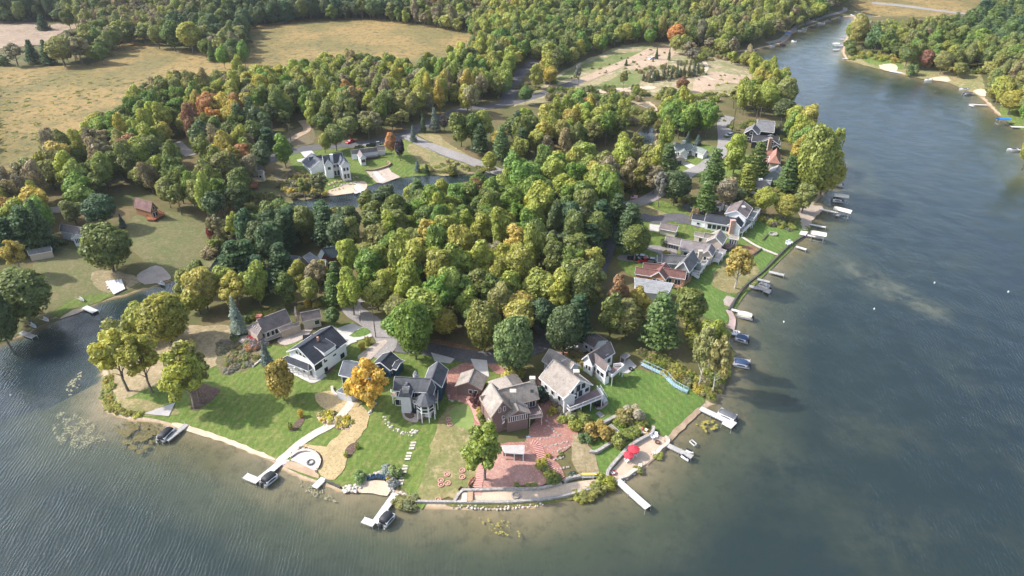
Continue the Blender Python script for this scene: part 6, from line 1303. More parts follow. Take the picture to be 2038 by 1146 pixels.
def pontoon(bow, stern, cover, label, open_=False, L=None, canopy=None, lift=False, wd=2.5, cat='pontoon boat'):
    """bow and stern pixels at deck height"""
    a, b, d, s, LL = frame_of(bow, stern, 0.6)
    if L: c_ = (a + b) / 2; a, b = c_ - d * L / 2, c_ + d * L / 2; LL = L
    c = (a + b) / 2; root = thing('pontoon_boat', (c.x, c.y, 0), label, cat, 'boats moored at the docks'); up = Vector((0, 0, 1)); Z0 = up * (.35 if lift else 0)
    t = MB()
    for q in (-1, 1):
        o = s * q * (wd / 2 - .38); f = up * .18 + Z0
        A, B_ = Vector((a.x, a.y, 0)), Vector((b.x, b.y, 0)); t.tube([A + o + f + up * .22, A + o + d * .6 + f, B_ + o + f - d * .3, B_ + o + f], [.06, .33, .33, .25], 10)
    t.build('pontoon_tubes', M_METAL, root, True)
    ang = math.atan2(d.y, d.x); MB().box((c.x, c.y, .56 + Z0.z), (LL - .3, wd, .1), ang).build('boat_deck', plain('boat_carpet', (.22, .22, .23), .9), root)
    r = MB(); base = .62 + Z0.z; h0 = .62
    K = [a + d * .5 - s * (wd / 2 - .12), a + d * .5 + s * (wd / 2 - .12), b - d * .7 + s * (wd / 2 - .12), b - d * .7 - s * (wd / 2 - .12)]
    for k in range(4):
        p, q = K[k], K[(k + 1) % 4]; p = Vector((p.x, p.y, base + h0 / 2)); q = Vector((q.x, q.y, base + h0 / 2)); r.beam(p, q, .06, h0)
    r.build('side_panels', M_WHITE if cover != 'beige' else plain('beige_panel', (.6, .55, .47)), root)
    m_ = MB(); e = Vector((b.x, b.y, .55 + Z0.z)); m_.box((e.x - d.x * .05, e.y - d.y * .05, .72 + Z0.z), (.55, .42, .5), ang); m_.beam(e + d * .05, e + d * .15 - up * .9, .16, .2); m_.build('outboard_motor', M_BLACK, root)
    cm = {'black': M_BLACK, 'blue': plain('blue_canvas', (.03, .06, .13), .6), 'beige': plain('beige_canvas', (.62, .56, .46), .7), 'grey': plain('grey_canvas', (.10, .105, .115), .6)}
    if not open_:
        cv = MB(); n_ = 9; rings = []
        L2 = LL - 1.0
        for j in range(n_):
            f = j / (n_ - 1); x = -L2 / 2 + L2 * f; tap = 1 - .28 * abs(2 * f - 1) ** 4; hgt_ = .62 + .42 * math.sin(math.pi * min(1, max(0, f))) ** .5 + (.08 if j % 2 else 0)
            i = len(cv.v)
            for q in range(7):
                th = math.pi * q / 6; p = Vector((c.x, c.y, 0)) + d * x + s * (math.cos(th) * wd / 2 * tap); cv.v.append((p.x, p.y, base + (.1 + hgt_ * math.sin(th) ** .6 if 0 < q < 6 else .05)))
            rings.append(i)
        for u_, v_ in zip(rings, rings[1:]):
            for q in range(6): cv.f.append((u_ + q, u_ + q + 1, v_ + q + 1, v_ + q))
        cv.f.append(tuple(rings[0] + q for q in range(7))); cv.f.append(tuple(rings[-1] + q for q in reversed(range(7))))
        cv.build('boat_cover', cm[cover], root, True)
    else:
        se = MB()
        for f in (-.3, -.1, .22):
            for q in (-1, 1):
                p = c + d * LL * f + s * q * (wd / 2 - .5); se.box((p.x, p.y, base + .22), (LL * .16, .6, .42), ang); se.box((p.x + s.x * q * .25, p.y + s.y * q * .25, base + .5), (LL * .16, .14, .3), ang)
        se.build('seats', plain('vinyl_seat', (.55, .53, .5), .5), root)
        co = MB(); p = c + d * .3 + s * .5; co.box((p.x, p.y, base + .45), (.6, .6, .85), ang); co.build('helm_console', M_WHITE, root)
    return root
def canopy(p1, p2, mat, label, z=3.0, wd=3.0, lift=True):
    a, b, d, s, L = frame_of(p1, p2, z); c = (a + b) / 2; root = thing('boat_lift', (c.x, c.y, 0), label, 'boat lift', 'canopied boat lifts'); cv = MB(); rings = []
    for j in range(7):
        f = j / 6; e = 1 - .10 * (abs(2 * f - 1) ** 3); i = len(cv.v)
        for q in range(7):
            th = math.pi * q / 6; p = a + (b - a) * f + s * (math.cos(th) * wd / 2 * e); cv.v.append((p.x, p.y, z - .5 + .75 * math.sin(th) ** .8 * e))
        rings.append(i)
    for u_, v_ in zip(rings, rings[1:]):
        for q in range(6): cv.f.append((u_ + q, u_ + q + 1, v_ + q + 1, v_ + q))
    cv.f.append(tuple(rings[0] + q for q in range(7))); cv.f.append(tuple(rings[-1] + q for q in reversed(range(7))))
    cv.build('canopy', mat, root, True); fr = MB()
    for f in (.12, .88):
        for q in (-1, 1):
            p = a + (b - a) * f + s * q * wd / 2 * .98; fr.beam((p.x, p.y, -2.2), (p.x, p.y, z - .5), .1)
        p = a + (b - a) * f; fr.beam(Vector((p.x, p.y, .1)) - s * wd / 2, Vector((p.x, p.y, .1)) + s * wd / 2, .12)
    for q in (-1, 1):
        pa, pb = a + s * q * wd / 2 * .98, b + s * q * wd / 2 * .98; fr.beam((pa.x, pa.y, z - .5), (pb.x, pb.y, z - .5), .08); fr.beam((pa.x, pa.y, .2), (pb.x, pb.y, .2), .08)
    fr.build('lift_frame', M_METAL, root); return root
def small_boat(p1, p2, wd, col, label, name='rowboat', z=None, ht=.45, seats=True, inner=None, cat=None):
    g = G(*[(a + b) / 2 for a, b in zip(p1, p2)]); zz = (0.0 if z is None else z) if g.z < .2 else g.z + .02
    a, b, d, s, L = frame_of(p1, p2, zz + ht); c = (a + b) / 2; root = thing(name, (c.x, c.y, zz), label, cat or name.replace('_', ' '), 'small craft by the water'); hl = MB(); ins = MB(); n_ = 9
    for j in range(n_):
        f = j / (n_ - 1); tap = math.sqrt(max(.02, 1 - (2 * f - 1) ** 2)) if name in ('canoe', 'kayak') else (math.sqrt(max(.04, 1 - f ** 3)) if f > .3 else 1)
        p = a + (b - a) * f; w_ = wd / 2 * tap
        hl.v += [(p.x + s.x * w_, p.y + s.y * w_, zz + ht), (p.x + s.x * w_ * .6, p.y + s.y * w_ * .6, zz + .02), (p.x - s.x * w_ * .6, p.y - s.y * w_ * .6, zz + .02), (p.x - s.x * w_, p.y - s.y * w_, zz + ht), (p.x - s.x * w_ * .85, p.y - s.y * w_ * .85, zz + ht), (p.x - s.x * w_ * .5, p.y - s.y * w_ * .5, zz + .1), (p.x + s.x * w_ * .5, p.y + s.y * w_ * .5, zz + .1), (p.x + s.x * w_ * .85, p.y + s.y * w_ * .85, zz + ht)]
    for j in range(n_ - 1):
        for q in range(8): hl.f.append((j * 8 + q, j * 8 + (q + 1) % 8, (j + 1) * 8 + (q + 1) % 8, (j + 1) * 8 + q))
    hl.f.append(tuple(range(8))); hl.f.append(tuple(reversed(range(8 * (n_ - 1), 8 * n_)))); hl.build('hull', col, root, True)
    st = MB()
    for f in (.3, .6): p = a + (b - a) * f; st.box((p.x, p.y, zz + ht - .08), (.3, wd * .8, .05), math.atan2(d.y, d.x))
    st.build('seats', inner or M_DOCKG, root); return root
def motor_boat(p1, p2, label, hullm=M_WHITE, coverm=None, wd=2.2, z=0.0):
    """bow, stern"""
    a, b, d, s, L = frame_of(p1, p2, .8); c = (a + b) / 2; root = thing('motor_boat', (c.x, c.y, 0), label, 'motor boat', 'boats moored at the docks'); hl = MB(); n_ = 8
    for j in range(n_):
        f = j / (n_ - 1); w_ = wd / 2 * min(1, .06 + 1.9 * f) if f < .5 else wd / 2; sh_ = .95 - .2 * f; p = a + (b - a) * f
        hl.v += [(p.x + s.x * w_, p.y + s.y * w_, z + sh_), (p.x + s.x * w_ * .7, p.y + s.y * w_ * .7, z - .1), (p.x - s.x * w_ * .7, p.y - s.y * w_ * .7, z - .1), (p.x - s.x * w_, p.y - s.y * w_, z + sh_)]
    for j in range(n_ - 1):
        for q in range(4): hl.f.append((j * 4 + q, j * 4 + (q + 1) % 4, (j + 1) * 4 + (q + 1) % 4, (j + 1) * 4 + q))
    hl.f.append((0, 1, 2, 3)); hl.f.append(tuple(reversed(range(4 * (n_ - 1), 4 * n_)))); hl.build('hull', hullm, root)
    ang = math.atan2(d.y, d.x); cp = MB(); q = c + d * L * .12; cp.box((q.x, q.y, z + .86), (L * .5, wd * .72, .12), ang); cp.build('cockpit', coverm or M_GLASS, root)
    ws = MB(); q = c - d * L * .12; ws.box((q.x, q.y, z + 1.1), (.08, wd * .75, .4), ang); ws.build('windscreen', M_GLASS, root)
    mo = MB(); e = b + d * .15; mo.box((e.x, e.y, z + .75), (.4, .4, .6), ang); mo.build('outboard_motor', M_BLACK, root); return root
def jet_ski(p1, p2, label):
    a, b, d, s, L = frame_of(p1, p2, .5); c = (a + b) / 2; root = thing('jet_ski', (c.x, c.y, 0), label, 'jet ski', 'jet skis at the dock'); hl = MB(); pr = []
    for j in range(7):
        f = j / 6; w_ = .58 * (1 - .85 * (1 - f) ** 2.5); p = a + (b - a) * f; i = len(hl.v)
        hl.v += [(p.x + s.x * w_, p.y + s.y * w_, .38), (p.x + s.x * w_ * .6, p.y + s.y * w_ * .6, .02), (p.x - s.x * w_ * .6, p.y - s.y * w_ * .6, .02), (p.x - s.x * w_, p.y - s.y * w_, .38), (p.x, p.y, .62 - .15 * f)]
        pr.append(i)
    for u_, v_ in zip(pr, pr[1:]):
        for q in range(5): hl.f.append((u_ + q, u_ + (q + 1) % 5, v_ + (q + 1) % 5, v_ + q))
    hl.f.append(tuple(range(5))); hl.f.append(tuple(reversed(range(30, 35)))); hl.build('hull', M_WHITE, root)
    st = MB(); q = c + d * .3; st.box((q.x, q.y, .72), (1.3, .36, .28), math.atan2(d.y, d.x)); st.build('saddle', M_BLACK, root)
    hb = MB(); q = c - d * .45; hb.beam(q + s * .38 + Vector((0, 0, .42)), q - s * .38 + Vector((0, 0, .42)), .07); hb.beam((q.x, q.y, .5), (q.x, q.y, .95), .2); hb.build('handlebar', M_BLACK, root); return root

M_BEIGEC = plain('beige_canopy', (.66, .60, .50), .7); M_BLUEC = plain('blue_canopy', (.03, .17, .50), .6)
# front shore
dock([[ZD0((985, 345))[0:2] if False else z(ZD0, 1000, 333), z(ZD0, 890, 420)]], 1.3, 'single grey dock at the reedy west shore', M_DOCKG)
pontoon(z(ZD0, 925, 352), z(ZD0, 850, 425), 'black', 'black-covered pontoon boat at the reedy west shore')
dock([[z(ZD1, 660, 470), z(ZD1, 480, 620), z(ZD1, 290, 770)], [z(ZD1, 60, 705), z(ZD1, 280, 795)]], 1.6, 'white L-shaped dock joined to the square landing', shape=ZD1((550, 460), (640, 390), (790, 460), (690, 530)))
pontoon(z(ZD1, 575, 660), z(ZD1, 330, 850), 'black', 'black-covered pontoon boat at the landing dock')
dock([[z(ZD1, 1350, 745), z(ZD1, 1190, 900)]], 1.5, 'short white dock below the straw path')
dock([[z(ZD2, 820, 470), z(ZD2, 500, 920)], [z(ZD2, 320, 870), z(ZD2, 500, 935)]], 1.5, 'long white L-shaped dock below the blue beach chairs')
pontoon(z(ZD2, 770, 760), z(ZD2, 590, 960), 'black', 'black-covered pontoon boat at the long L-shaped dock')
dock([[z(ZD6, 560, 985), (1256, 980), (1290, 1010)]], 1.6, 'straight white dock reaching out below the red parasols')
dock([[z(ZD6, 1205, 545), z(ZD6, 1515, 695)]], 1.3, 'narrow grey dock with two jet skis', M_DOCKG)
jet_ski(z(ZD6, 1530, 640), z(ZD6, 1440, 600), 'white jet ski on the far side of the narrow grey dock'); jet_ski(z(ZD6, 1465, 735), z(ZD6, 1385, 670), 'white jet ski on the near side of the narrow grey dock')
P = [at_z(*q, .12) for q in ZD6((1480, 500), (1510, 480), (1570, 530), (1540, 555))]; rf = MB()
for a, b in zip(P, P[1:] + P[:1]): rf.tube([a, b], .16, 7)
single(rf, 'swim_raft', plain('raft_grey', (.4, .4, .4)), 'small hollow grey raft frame floating by the jet skis', 'raft')
dock([[z(ZD3, 410, 625), z(ZD3, 780, 800)]], 1.6, 'white dock with a wide end platform at the eastern lawn', shape=ZD3((735, 860), (790, 760), (968, 850), (880, 940)))
pontoon(z(ZD3, 670, 670), z(ZD3, 980, 810), 'grey', 'grey-covered pontoon boat beside the wide platform dock')
# east shore
dock([[z(ZD4, 530, 985), z(ZD4, 765, 1022)]], 1.0, 'thin dock beside the blue boat under the birches', M_DOCKG)
pontoon(z(ZD4, 560, 1030), z(ZD4, 760, 1070), 'blue', 'long blue-covered pontoon boat under the leaning birches', wd=2.7)
dock([[z(ZD4, 545, 705), z(ZD4, 745, 740)]], 1.1, 'white dock beside the blue runabout', M_DOCK)
pontoon(z(ZD4, 585, 745), z(ZD4, 745, 790), 'blue', 'short blue-covered pontoon boat beside a white dock')
small_boat(z(ZD4, 570, 685), z(ZD4, 650, 690), 1.5, M_WHITE, 'little white rowboat pulled up north of the blue pontoon boats')
dock([[z(ZD4, 540, 430), z(ZD4, 640, 455)]], 1.1, 'short dock at the beige covered boat', M_DOCK)
pontoon(z(ZD4, 605, 480), z(ZD4, 800, 525), 'beige', 'beige-covered pontoon boat below the stone patio')
dock([[z(ZD4, 750, 165), z(ZD4, 1000, 220)]], 1.3, 'grey dock with a square end below the birch lawn', M_DOCKG, shape=ZD4((910, 225), (950, 195), (1005, 215), (980, 255)))
dock([[z(ZD4, 845, 85), z(ZD4, 985, 120)]], 1.1, 'short grey dock north of the open boat', M_DOCKG)
pontoon(z(ZD4, 850, 150), z(ZD4, 1000, 195), 'beige', 'open-topped grey boat between two grey docks', open_=True)
dock([[z(ZD4, 975, 0), z(ZD4, 1150, 40)]], 1.3, 'grey dock beyond the green-covered landing', M_DOCKG)
dock([[z(ZD5, 535, 955), z(ZD5, 670, 995)]], 1.2, 'short pale dock beside the white lawn chairs', M_DOCK)
dock([[z(ZD5, 680, 812), z(ZD5, 890, 850)]], 1.2, 'pale dock under the lower beige canopy', M_DOCK, shape=ZD5((575, 800), (600, 758), (690, 770), (660, 820)))
canopy(z(ZD5, 725, 765), z(ZD5, 925, 800), M_BEIGEC, 'beige boat canopy, nearest of the three beige ones')
dock([[z(ZD5, 700, 672), z(ZD5, 915, 712)]], 1.0, 'thin pale dock south of the gravel beach', M_DOCK)
dock([[z(ZD5, 840, 480), z(ZD5, 1160, 550)], [z(ZD5, 1110, 540), z(ZD5, 1050, 565)]], 1.1, 'long thin white dock off the gravel beach', M_DOCK)
canopy(z(ZD5, 1020, 455), z(ZD5, 1245, 510), M_BEIGEC, 'large beige boat canopy off the gravel beach')
canopy(z(ZD5, 1025, 290), z(ZD5, 1210, 315), M_BEIGEC, 'beige boat canopy beside the covered grey boat')
pontoon(z(ZD5, 985, 360), z(ZD5, 1130, 375), 'grey', 'grey-covered boat just below the farthest beige canopy')
pontoon(z(ZD5, 975, 165), z(ZD5, 1130, 175), 'beige', 'white open deck boat under the willows', open_=True, wd=3.0)
# far shore boats
for a, b, lb in [((300, 740), (385, 735), 'white boat with a grey top at the bend of the far lane'), ((485, 715), (590, 730), 'dark boat with a red stripe at the far lane bend'), ((700, 650), (795, 660), 'white cabin boat moored off the far lane bend'), ((820, 465), (880, 460), 'small white boat in the far boat row, nearest'), ((895, 425), (985, 435), 'white boat with a blue top in the far boat row'),
                 ((1010, 400), (1130, 400), 'boat with a brown deck in the far boat row'), ((1110, 355), (1200, 360), 'grey boat in the middle of the far boat row'), ((1195, 320), (1315, 325), 'long white boat in the far boat row'), ((1340, 265), (1440, 270), 'grey boat near the head of the far boat row'), ((1780, 170), (1880, 185), 'white boat at the head of the narrow bay'), ((1560, 215), (1640, 210), 'pale boat at the head of the bay beside the grass')]:
    motor_boat(z(ZD7, *a), z(ZD7, *b), lb, hullm=M_WHITE if 'white' in lb else (M_METAL if 'grey' in lb or 'pale' in lb else plain('dark_hull', (.1, .05, .05))))
canopy(z(ZD7, 590, 505), z(ZD7, 680, 515), M_BLUEC, 'blue boat canopy in shade on the far lane shore')
motor_boat(z(zf(1200, 0, 4.076), 1190, 390), z(zf(1200, 0, 4.076), 1230, 398), 'small white boat in the dark cove before the lane')
# right bank
for a, b, lb in [((1585, 625), (1670, 630), 'thin pale dock, farthest of the right bank'), ((1480, 738), (1680, 745), 'pale dock beside the white canopy on the right bank'), ((1460, 825), (1580, 820), 'pale dock just below the white canopy on the right bank'), ((1640, 985), (1800, 990), 'low dock at the point of the right bank')]: dock([[z(ZD7, *b), z(ZD7, *a)]], 1.5, lb)
canopy(z(ZD7, 1445, 705), z(ZD7, 1575, 700), plain('white_canopy', (.7, .7, .68)), 'white boat canopy at the right bank point')
dock([[z(ZD8, 595, 508), z(ZD8, 395, 500)], [z(ZD8, 450, 520), z(ZD8, 395, 510)]], 1.5, 'pale dock with a square end on the right bank'); canopy(z(ZD8, 715, 660), z(ZD8, 865, 662), M_BLUEC, 'bright blue boat canopy on the right bank')
dock([[z(ZD8, 1025, 760), z(ZD8, 875, 755)]], 2.0, 'wide white dock with a canopy frame at the right edge'); motor_boat(z(ZD8, 830, 1010), z(ZD8, 960, 1010), 'white speedboat at the right edge of the water'); dock([[z(ZD8, 1030, 1022), z(ZD8, 880, 1015)]], 1.2, 'white dock behind the speedboat at the right edge')
motor_boat(z(ZD8, 285, 318), z(ZD8, 385, 320), 'small white boat beside the rocky beach on the right bank'); pontoon(z(ZD8, 440, 380), z(ZD8, 325, 382), 'grey', 'white pontoon boat with a dark top at the rocky beach', open_=False)
ZR = zf(1600, 0, 3.473)
motor_boat(z(ZR, 835, 548), z(ZR, 885, 548), 'white boat with a pale blue top on the right bank beach', coverm=plain('pale_blue', (.4, .6, .7))); dock([[z(ZR, 700, 505), z(ZR, 595, 490)]], 3.0, 'wide white dock below the sand beach on the right bank'); dock([[z(ZR, 500, 450), z(ZR, 470, 448)]], 2, 'stub of white dock on the right bank lawn')
# channel
dock([[z(ZV, 600, 825), z(ZV, 680, 860)]], 1.8, 'short pale dock on the channel'); dock([[z(ZV, 145, 1005), z(ZV, 245, 1040)]], 1.4, 'long grey dock on the channel near the left edge', M_DOCKG)
small_boat(z(ZV, 295, 900), z(ZV, 345, 922), 1.4, M_WHITE, 'white rowboat lying on the left bank'); small_boat(z(ZV, 205, 940), z(ZV, 255, 968), 1.2, plain('pale_blue_hull', (.5, .62, .68)), 'pale blue rowboat lying on the left bank'); small_boat(z(ZV, 172, 955), z(ZV, 195, 950), 1.0, plain('red_hull', (.5, .05, .05)), 'short red kayak lying on the left bank', 'kayak')
small_boat(z(ZV, 555, 755), z(ZV, 595, 780), 1.2, M_DOCKG, 'upturned grey rowboat on the channel lawn'); small_boat(z(ZV, 1130, 645), z(ZV, 1170, 665), 1.6, M_METAL, 'aluminium rowboat at the grey sand beach'); small_boat(z(ZY, 330, 735), z(ZY, 375, 755), 1.5, M_WHITE, 'white boat on the dark bank of the pond creek'); small_boat(z(zf(1260, 200, 4.407), 105, 405), z(zf(1260, 200, 4.407), 165, 380), 2.0, M_WHITE, 'white boat on the inland channel behind the oak')
canopy(z(ZY, 1060, 580), z(ZY, 1110, 625), plain('white_lift_canopy', (.75, .76, .76)), 'white boat canopy at the pond beach', 2.6); dock([[z(ZY, 1045, 600), z(ZY, 1085, 630), z(ZY, 1040, 643)]], 1.6, 'white angled dock at the pond beach')
rk = thing('canoe_rack', G(*z(ZV, 820, 690)), 'white rack stacked with dock sections on the channel bank', 'rack')
for k in range(5):
    a, b = G(*z(ZV, 765 + k * 24, 655 - k * 3)), G(*z(ZV, 822 + k * 16, 742 - k * 8)); MB().beam(a + Vector((0, 0, .7)), b + Vector((0, 0, .5)), .8, .18).build('dock_section', M_WHITE, rk)
for k in range(3):
    a, b = G(*z(ZV, 757 + k * 5, 660 + k * 20)), G(*z(ZV, 800 + k * 5, 650 + k * 20)); MB().beam(a + Vector((0, 0, .3)), b + Vector((0, 0, .3)), .6, .2).build('dock_section', M_WHITE, rk)

# ------------------------------------------------------------------ cars
def car(p1, p2, col, label, suv=False):
    """front, rear pixels on the ground"""
    a, b = G(*p1), G(*p2); c = (a + b) / 2; d = (b - a); d.z = 0; d.normalize(); s = Vector((-d.y, d.x, 0)); L = 4.7; z0 = c.z + .26; root = thing('car', (c.x, c.y, c.z + .2), label, 'car', 'parked cars')
    prof = [(-.5, .35), (-.5, .62), (-.47, .78), (-.2, .92), (-.08, 1.40), (.24, 1.45 if not suv else 1.6), (.44 if not suv else .48, 1.02 if not suv else 1.5), (.5, .92), (.5, .35)]
    for nm, pr, w_, mt in (('body', [(-.5, .3), (-.5, .65), (-.46, .80), (-.18, .92), (.42, .96), (.5, .88), (.5, .3)], .90, col), ('cabin', [(-.19, .90), (-.07, 1.38), (.26, 1.42 if not suv else 1.62), (.44, .94)] if not suv else [(-.2, .9), (-.08, 1.5), (.42, 1.6), (.48, .94)], .78, M_GLASS), ('car_roof', [(-.065, 1.385), (-.05, 1.43), (.26, 1.47), (.27, 1.42)] if not suv else [(-.075, 1.5), (-.06, 1.62), (.42, 1.66), (.425, 1.6)], .74, col)):
        m_ = MB(); A = [c + d * (x * L) + s * w_ + Vector((0, 0, q)) for x, q in pr]; B_ = [c + d * (x * L) - s * w_ + Vector((0, 0, q)) for x, q in pr]; m_.prism([tuple(p) for p in B_], [tuple(p) for p in A]); m_.build(nm, mt, root)
    for x in (-.31, .31):
        for q in (-1, 1):
            w_ = MB(); p = c + d * x * L + s * q * .80 + Vector((0, 0, .33)); w_.tube([p, p + s * q * .14], .34, 12); wo_ = w_.build('wheel', M_RUB, root)
    for q in (-1, 1):
        p = c - d * (.5 * L + .02) + s * q * .6 + Vector((0, 0, .62)); MB().box(tuple(p), (.05, .3, .14), math.atan2(d.y, d.x)).build('headlight', M_METAL, root)
C_WH = plain('white_car_paint', (.7, .7, .7), .25, 0, .6); C_BK = plain('black_car_paint', (.02, .022, .025), .2, 0, .6); C_SI = plain('silver_car_paint', (.4, .42, .44), .3, .4); C_RD = plain('red_car_paint', (.5, .02, .02), .3)
car(z(Z6, 90, 400), z(Z6, 220, 420), C_BK, 'black car parked on the gravel drive beside the white one'); car(z(Z6, 185, 370), z(Z6, 310, 395), C_WH, 'white car parked on the gravel drive beside the black one'); car(z(Z6, 265, 432), z(Z6, 330, 425), C_RD, 'dark red car nearest the cedar house'); car(z(Z6, 330, 420), z(Z6, 450, 440), C_SI, 'silver car last in the gravel drive')
car(z(ZY, 205, 425), z(ZY, 245, 445), C_WH, 'white car behind the small cream house', True); car(z(Z9, 855, 285), z(Z9, 890, 270), C_RD, 'bright red car on the main road'); car(z(Z9, 1110, 325), z(Z9, 1160, 325), C_BK, 'black car in the drive of the ranch house on the pond', True); car(z(Z9, 1195, 305), z(Z9, 1230, 300), C_SI, 'grey car beside the black one at the ranch house')
car(z(zf(1220, 60, 7.164), 505, 425), z(zf(1220, 60, 7.164), 585, 410), C_WH, 'white camper van parked among spruces on the dirt field', True); car(z(zf(1260, 200, 4.407), 815, 320), z(zf(1260, 200, 4.407), 870, 305), C_WH, 'white pickup beside the charcoal house', True); car(z(ZV, 250, 455), z(ZV, 300, 440), C_SI, 'pale car under the trees at the left edge')

# ------------------------------------------------------------------ walls of stone, steps, rocks
def wall(px, hw, tw, mat, label, name='retaining_wall', sm=3, cat='stone wall', zoff=0.0):
    pts = [G(x, y) for x, y in (spline(px, sm, False) if sm else px)]; m_ = MB()
    for k, (a, b) in enumerate(zip(pts, pts[1:])):
        e = (b - a).normalized() * .05; m_.beam(a - e + Vector((0, 0, hw / 2 - .4 + zoff)), b + e + Vector((0, 0, hw / 2 - .4 + zoff)), tw, hw + .8 + .006 * (k % 2)); m_.beam(a - e + Vector((0, 0, hw + .05 + zoff)), b + e + Vector((0, 0, hw + .05 + zoff)), tw + .14, .12 + .006 * (k % 2))
    return single(m_, name, mat, label, cat)
def boulders(px, size, mat, label, name='stone_wall', rows=1, sm=3, cat='boulder wall', dens=1.0, seed=1, kind=None, group=None):
    pts = [G(x, y) for x, y in (spline(px, sm, False) if sm else px)]; m_ = MB(); g = random.Random(seed)
    for a, b in zip(pts, pts[1:]):
        L = (b - a).length; n_ = max(1, int(L / size * dens)); sd_ = Vector((-(b - a).y, (b - a).x, 0)).normalized()
        for j in range(n_):
            for r_ in range(rows):
                p = a.lerp(b, (j + g.random()) / n_) + sd_ * (r_ - (rows - 1) / 2 + g.uniform(-.3, .3)) * size * .8
                s_ = size * g.uniform(.32, .62); m_.blob((p.x, p.y, max(p.z, 0) + s_ * .3), (s_, s_ * g.uniform(.7, 1.1), s_ * g.uniform(.5, .8)), g.randint(0, 9999), 6, 4, .22)
    o = single(m_, name, mat, label, cat, group)
    if kind: o['kind'] = kind
    return o
M_BOULD = surf('pale_boulders', (.52, .46, .40), (.36, .33, .30), (.62, .57, .5), 1.5, 2, .95, .4)
wall(ZT((10, 845), (300, 848), (450, 845), (760, 815), (960, 770), (1110, 735)), .6, .5, M_STONE, 'grey block wall along the narrow beach below the red mulch'); wall(ZT((75, 758), (200, 758), (400, 750), (650, 748), (830, 705)), .7, .5, M_STONE, 'grey block wall between the red mulch and the narrow beach')
wall(ZT((850, 695), (900, 665), (1000, 645), (1110, 635)), .7, .6, M_STONE, 'curved grey wall with a kayak rack above the narrow beach'); wall(ZS((1325, 840), (1700, 845), (1750, 843)), .5, .4, M_STONE, 'low straight wall at the foot of the dry lawn'); wall(ZT((20, 840), (50, 790), (80, 762)), .7, .5, M_STONE, 'short slanting end wall of the narrow beach')
wall(ZD6((430, 990), (445, 900), (510, 810), (600, 710), (700, 600), (840, 510), (950, 450), (1010, 400), (1015, 340)), .9, .6, M_STONE, 'long curving grey wall behind the red parasols'); wall(ZD6((1165, 455), (1205, 490), (1190, 545), (1120, 590), (1080, 640), (1040, 668), (1010, 645)), .5, .7, M_PALESTONE, 'pale stone edge round the fire pit beach'); wall(ZD6((590, 975), (680, 950), (760, 890), (845, 845), (850, 800)), .5, .7, M_PALESTONE, 'pale stone edge of the parasol beach')
wall(ZD6((210, 645), (290, 655), (400, 590), (520, 520)), .8, .6, M_STONE, 'lowest curving terrace wall on the stepped lawn'); wall(ZD6((85, 440), (150, 435), (210, 375), (250, 350)), .7, .5, M_STONE, 'small curved terrace wall beside the round bush'); wall(ZD6((370, 300), (440, 260), (560, 200)), .9, .7, M_STONE, 'straight upper terrace wall crossing the steps'); wall(ZD6((640, 495), (700, 460), (770, 480), (845, 500)), .6, .5, M_STONE, 'short terrace wall beside the lowest steps'); wall(ZD6((850, 185), (885, 220), (880, 280), (800, 330)), .6, .4, M_STONE, 'curved wall behind the clipped hedge')
wall(ZX((910, 870), (960, 790), (1030, 700), (1130, 620), (1230, 520), (1310, 440), (1370, 400), (1420, 370)), .5, .4, surf('dark_seawall', (.10, .09, .08), (.07, .065, .06), None, 1, 3), 'dark timber seawall along the east lawns', 'seawall', cat='seawall'); wall(ZX((1065, 505), (1130, 460)), .5, .35, MATS['dark_seawall'], 'short dark timber wall across the upper east lawn', cat='timber wall'); wall(ZX((1140, 400), (1170, 365)), .4, .3, MATS['dark_seawall'], 'tiny dark timber wall by the fire ring', cat='timber wall')
ribbon(ZX((1000, 380), (1080, 430), (1150, 465), (1240, 500)), 1.3, .3, 'path', M_PALESTONE); ribbon(ZX((910, 870), (935, 930), (925, 1000)), 2.0, .25, 'path', surf('pink_stone', (.48, .36, .32)))
boulders(ZS((1090, 190), (1110, 240), (1160, 280), (1230, 315), (1320, 325)), .7, M_BOULD, 'crescent of pale boulders on the lawn below the turret house', rows=2); boulders(ZS((1290, 300), (1340, 310)), .8, M_BOULD, 'heap of pale boulders ending the crescent', rows=2, dens=1.6, seed=3)
boulders(ZS((970, 180), (990, 130), (1030, 85)), .9, M_BOULD, 'pale stone edge beside the yellow maple', rows=1, seed=4); boulders(ZD2((330, 280), (420, 210), (560, 165), (640, 190), (720, 270), (740, 380), (760, 450)), .8, M_BOULD, 'pale boulder wall round the beach of blue chairs', rows=2, seed=5)
boulders(ZD2((20, 440), (120, 400), (230, 400), (300, 320)), .9, M_BOULD, 'grey riprap stones left of the chair beach', rows=3, seed=6, name='riprap', cat='riprap'); boulders(ZD2((860, 500), (930, 540), (1010, 575)), .9, M_BOULD, 'pale riprap stones right of the long dock', rows=3, seed=7, name='riprap', cat='riprap')
boulders(ZT((0, 880), (100, 872), (250, 885), (420, 880), (560, 870), (700, 855)), .6, M_BOULD, 'line of small pale stones along the front shore', rows=2, seed=8, name='riprap', cat='riprap'); boulders(ZT((1290, 680), (1380, 620), (1440, 580)), .8, M_STONE, 'grey riprap before the parasol beach', rows=2, seed=9, name='riprap', cat='riprap')
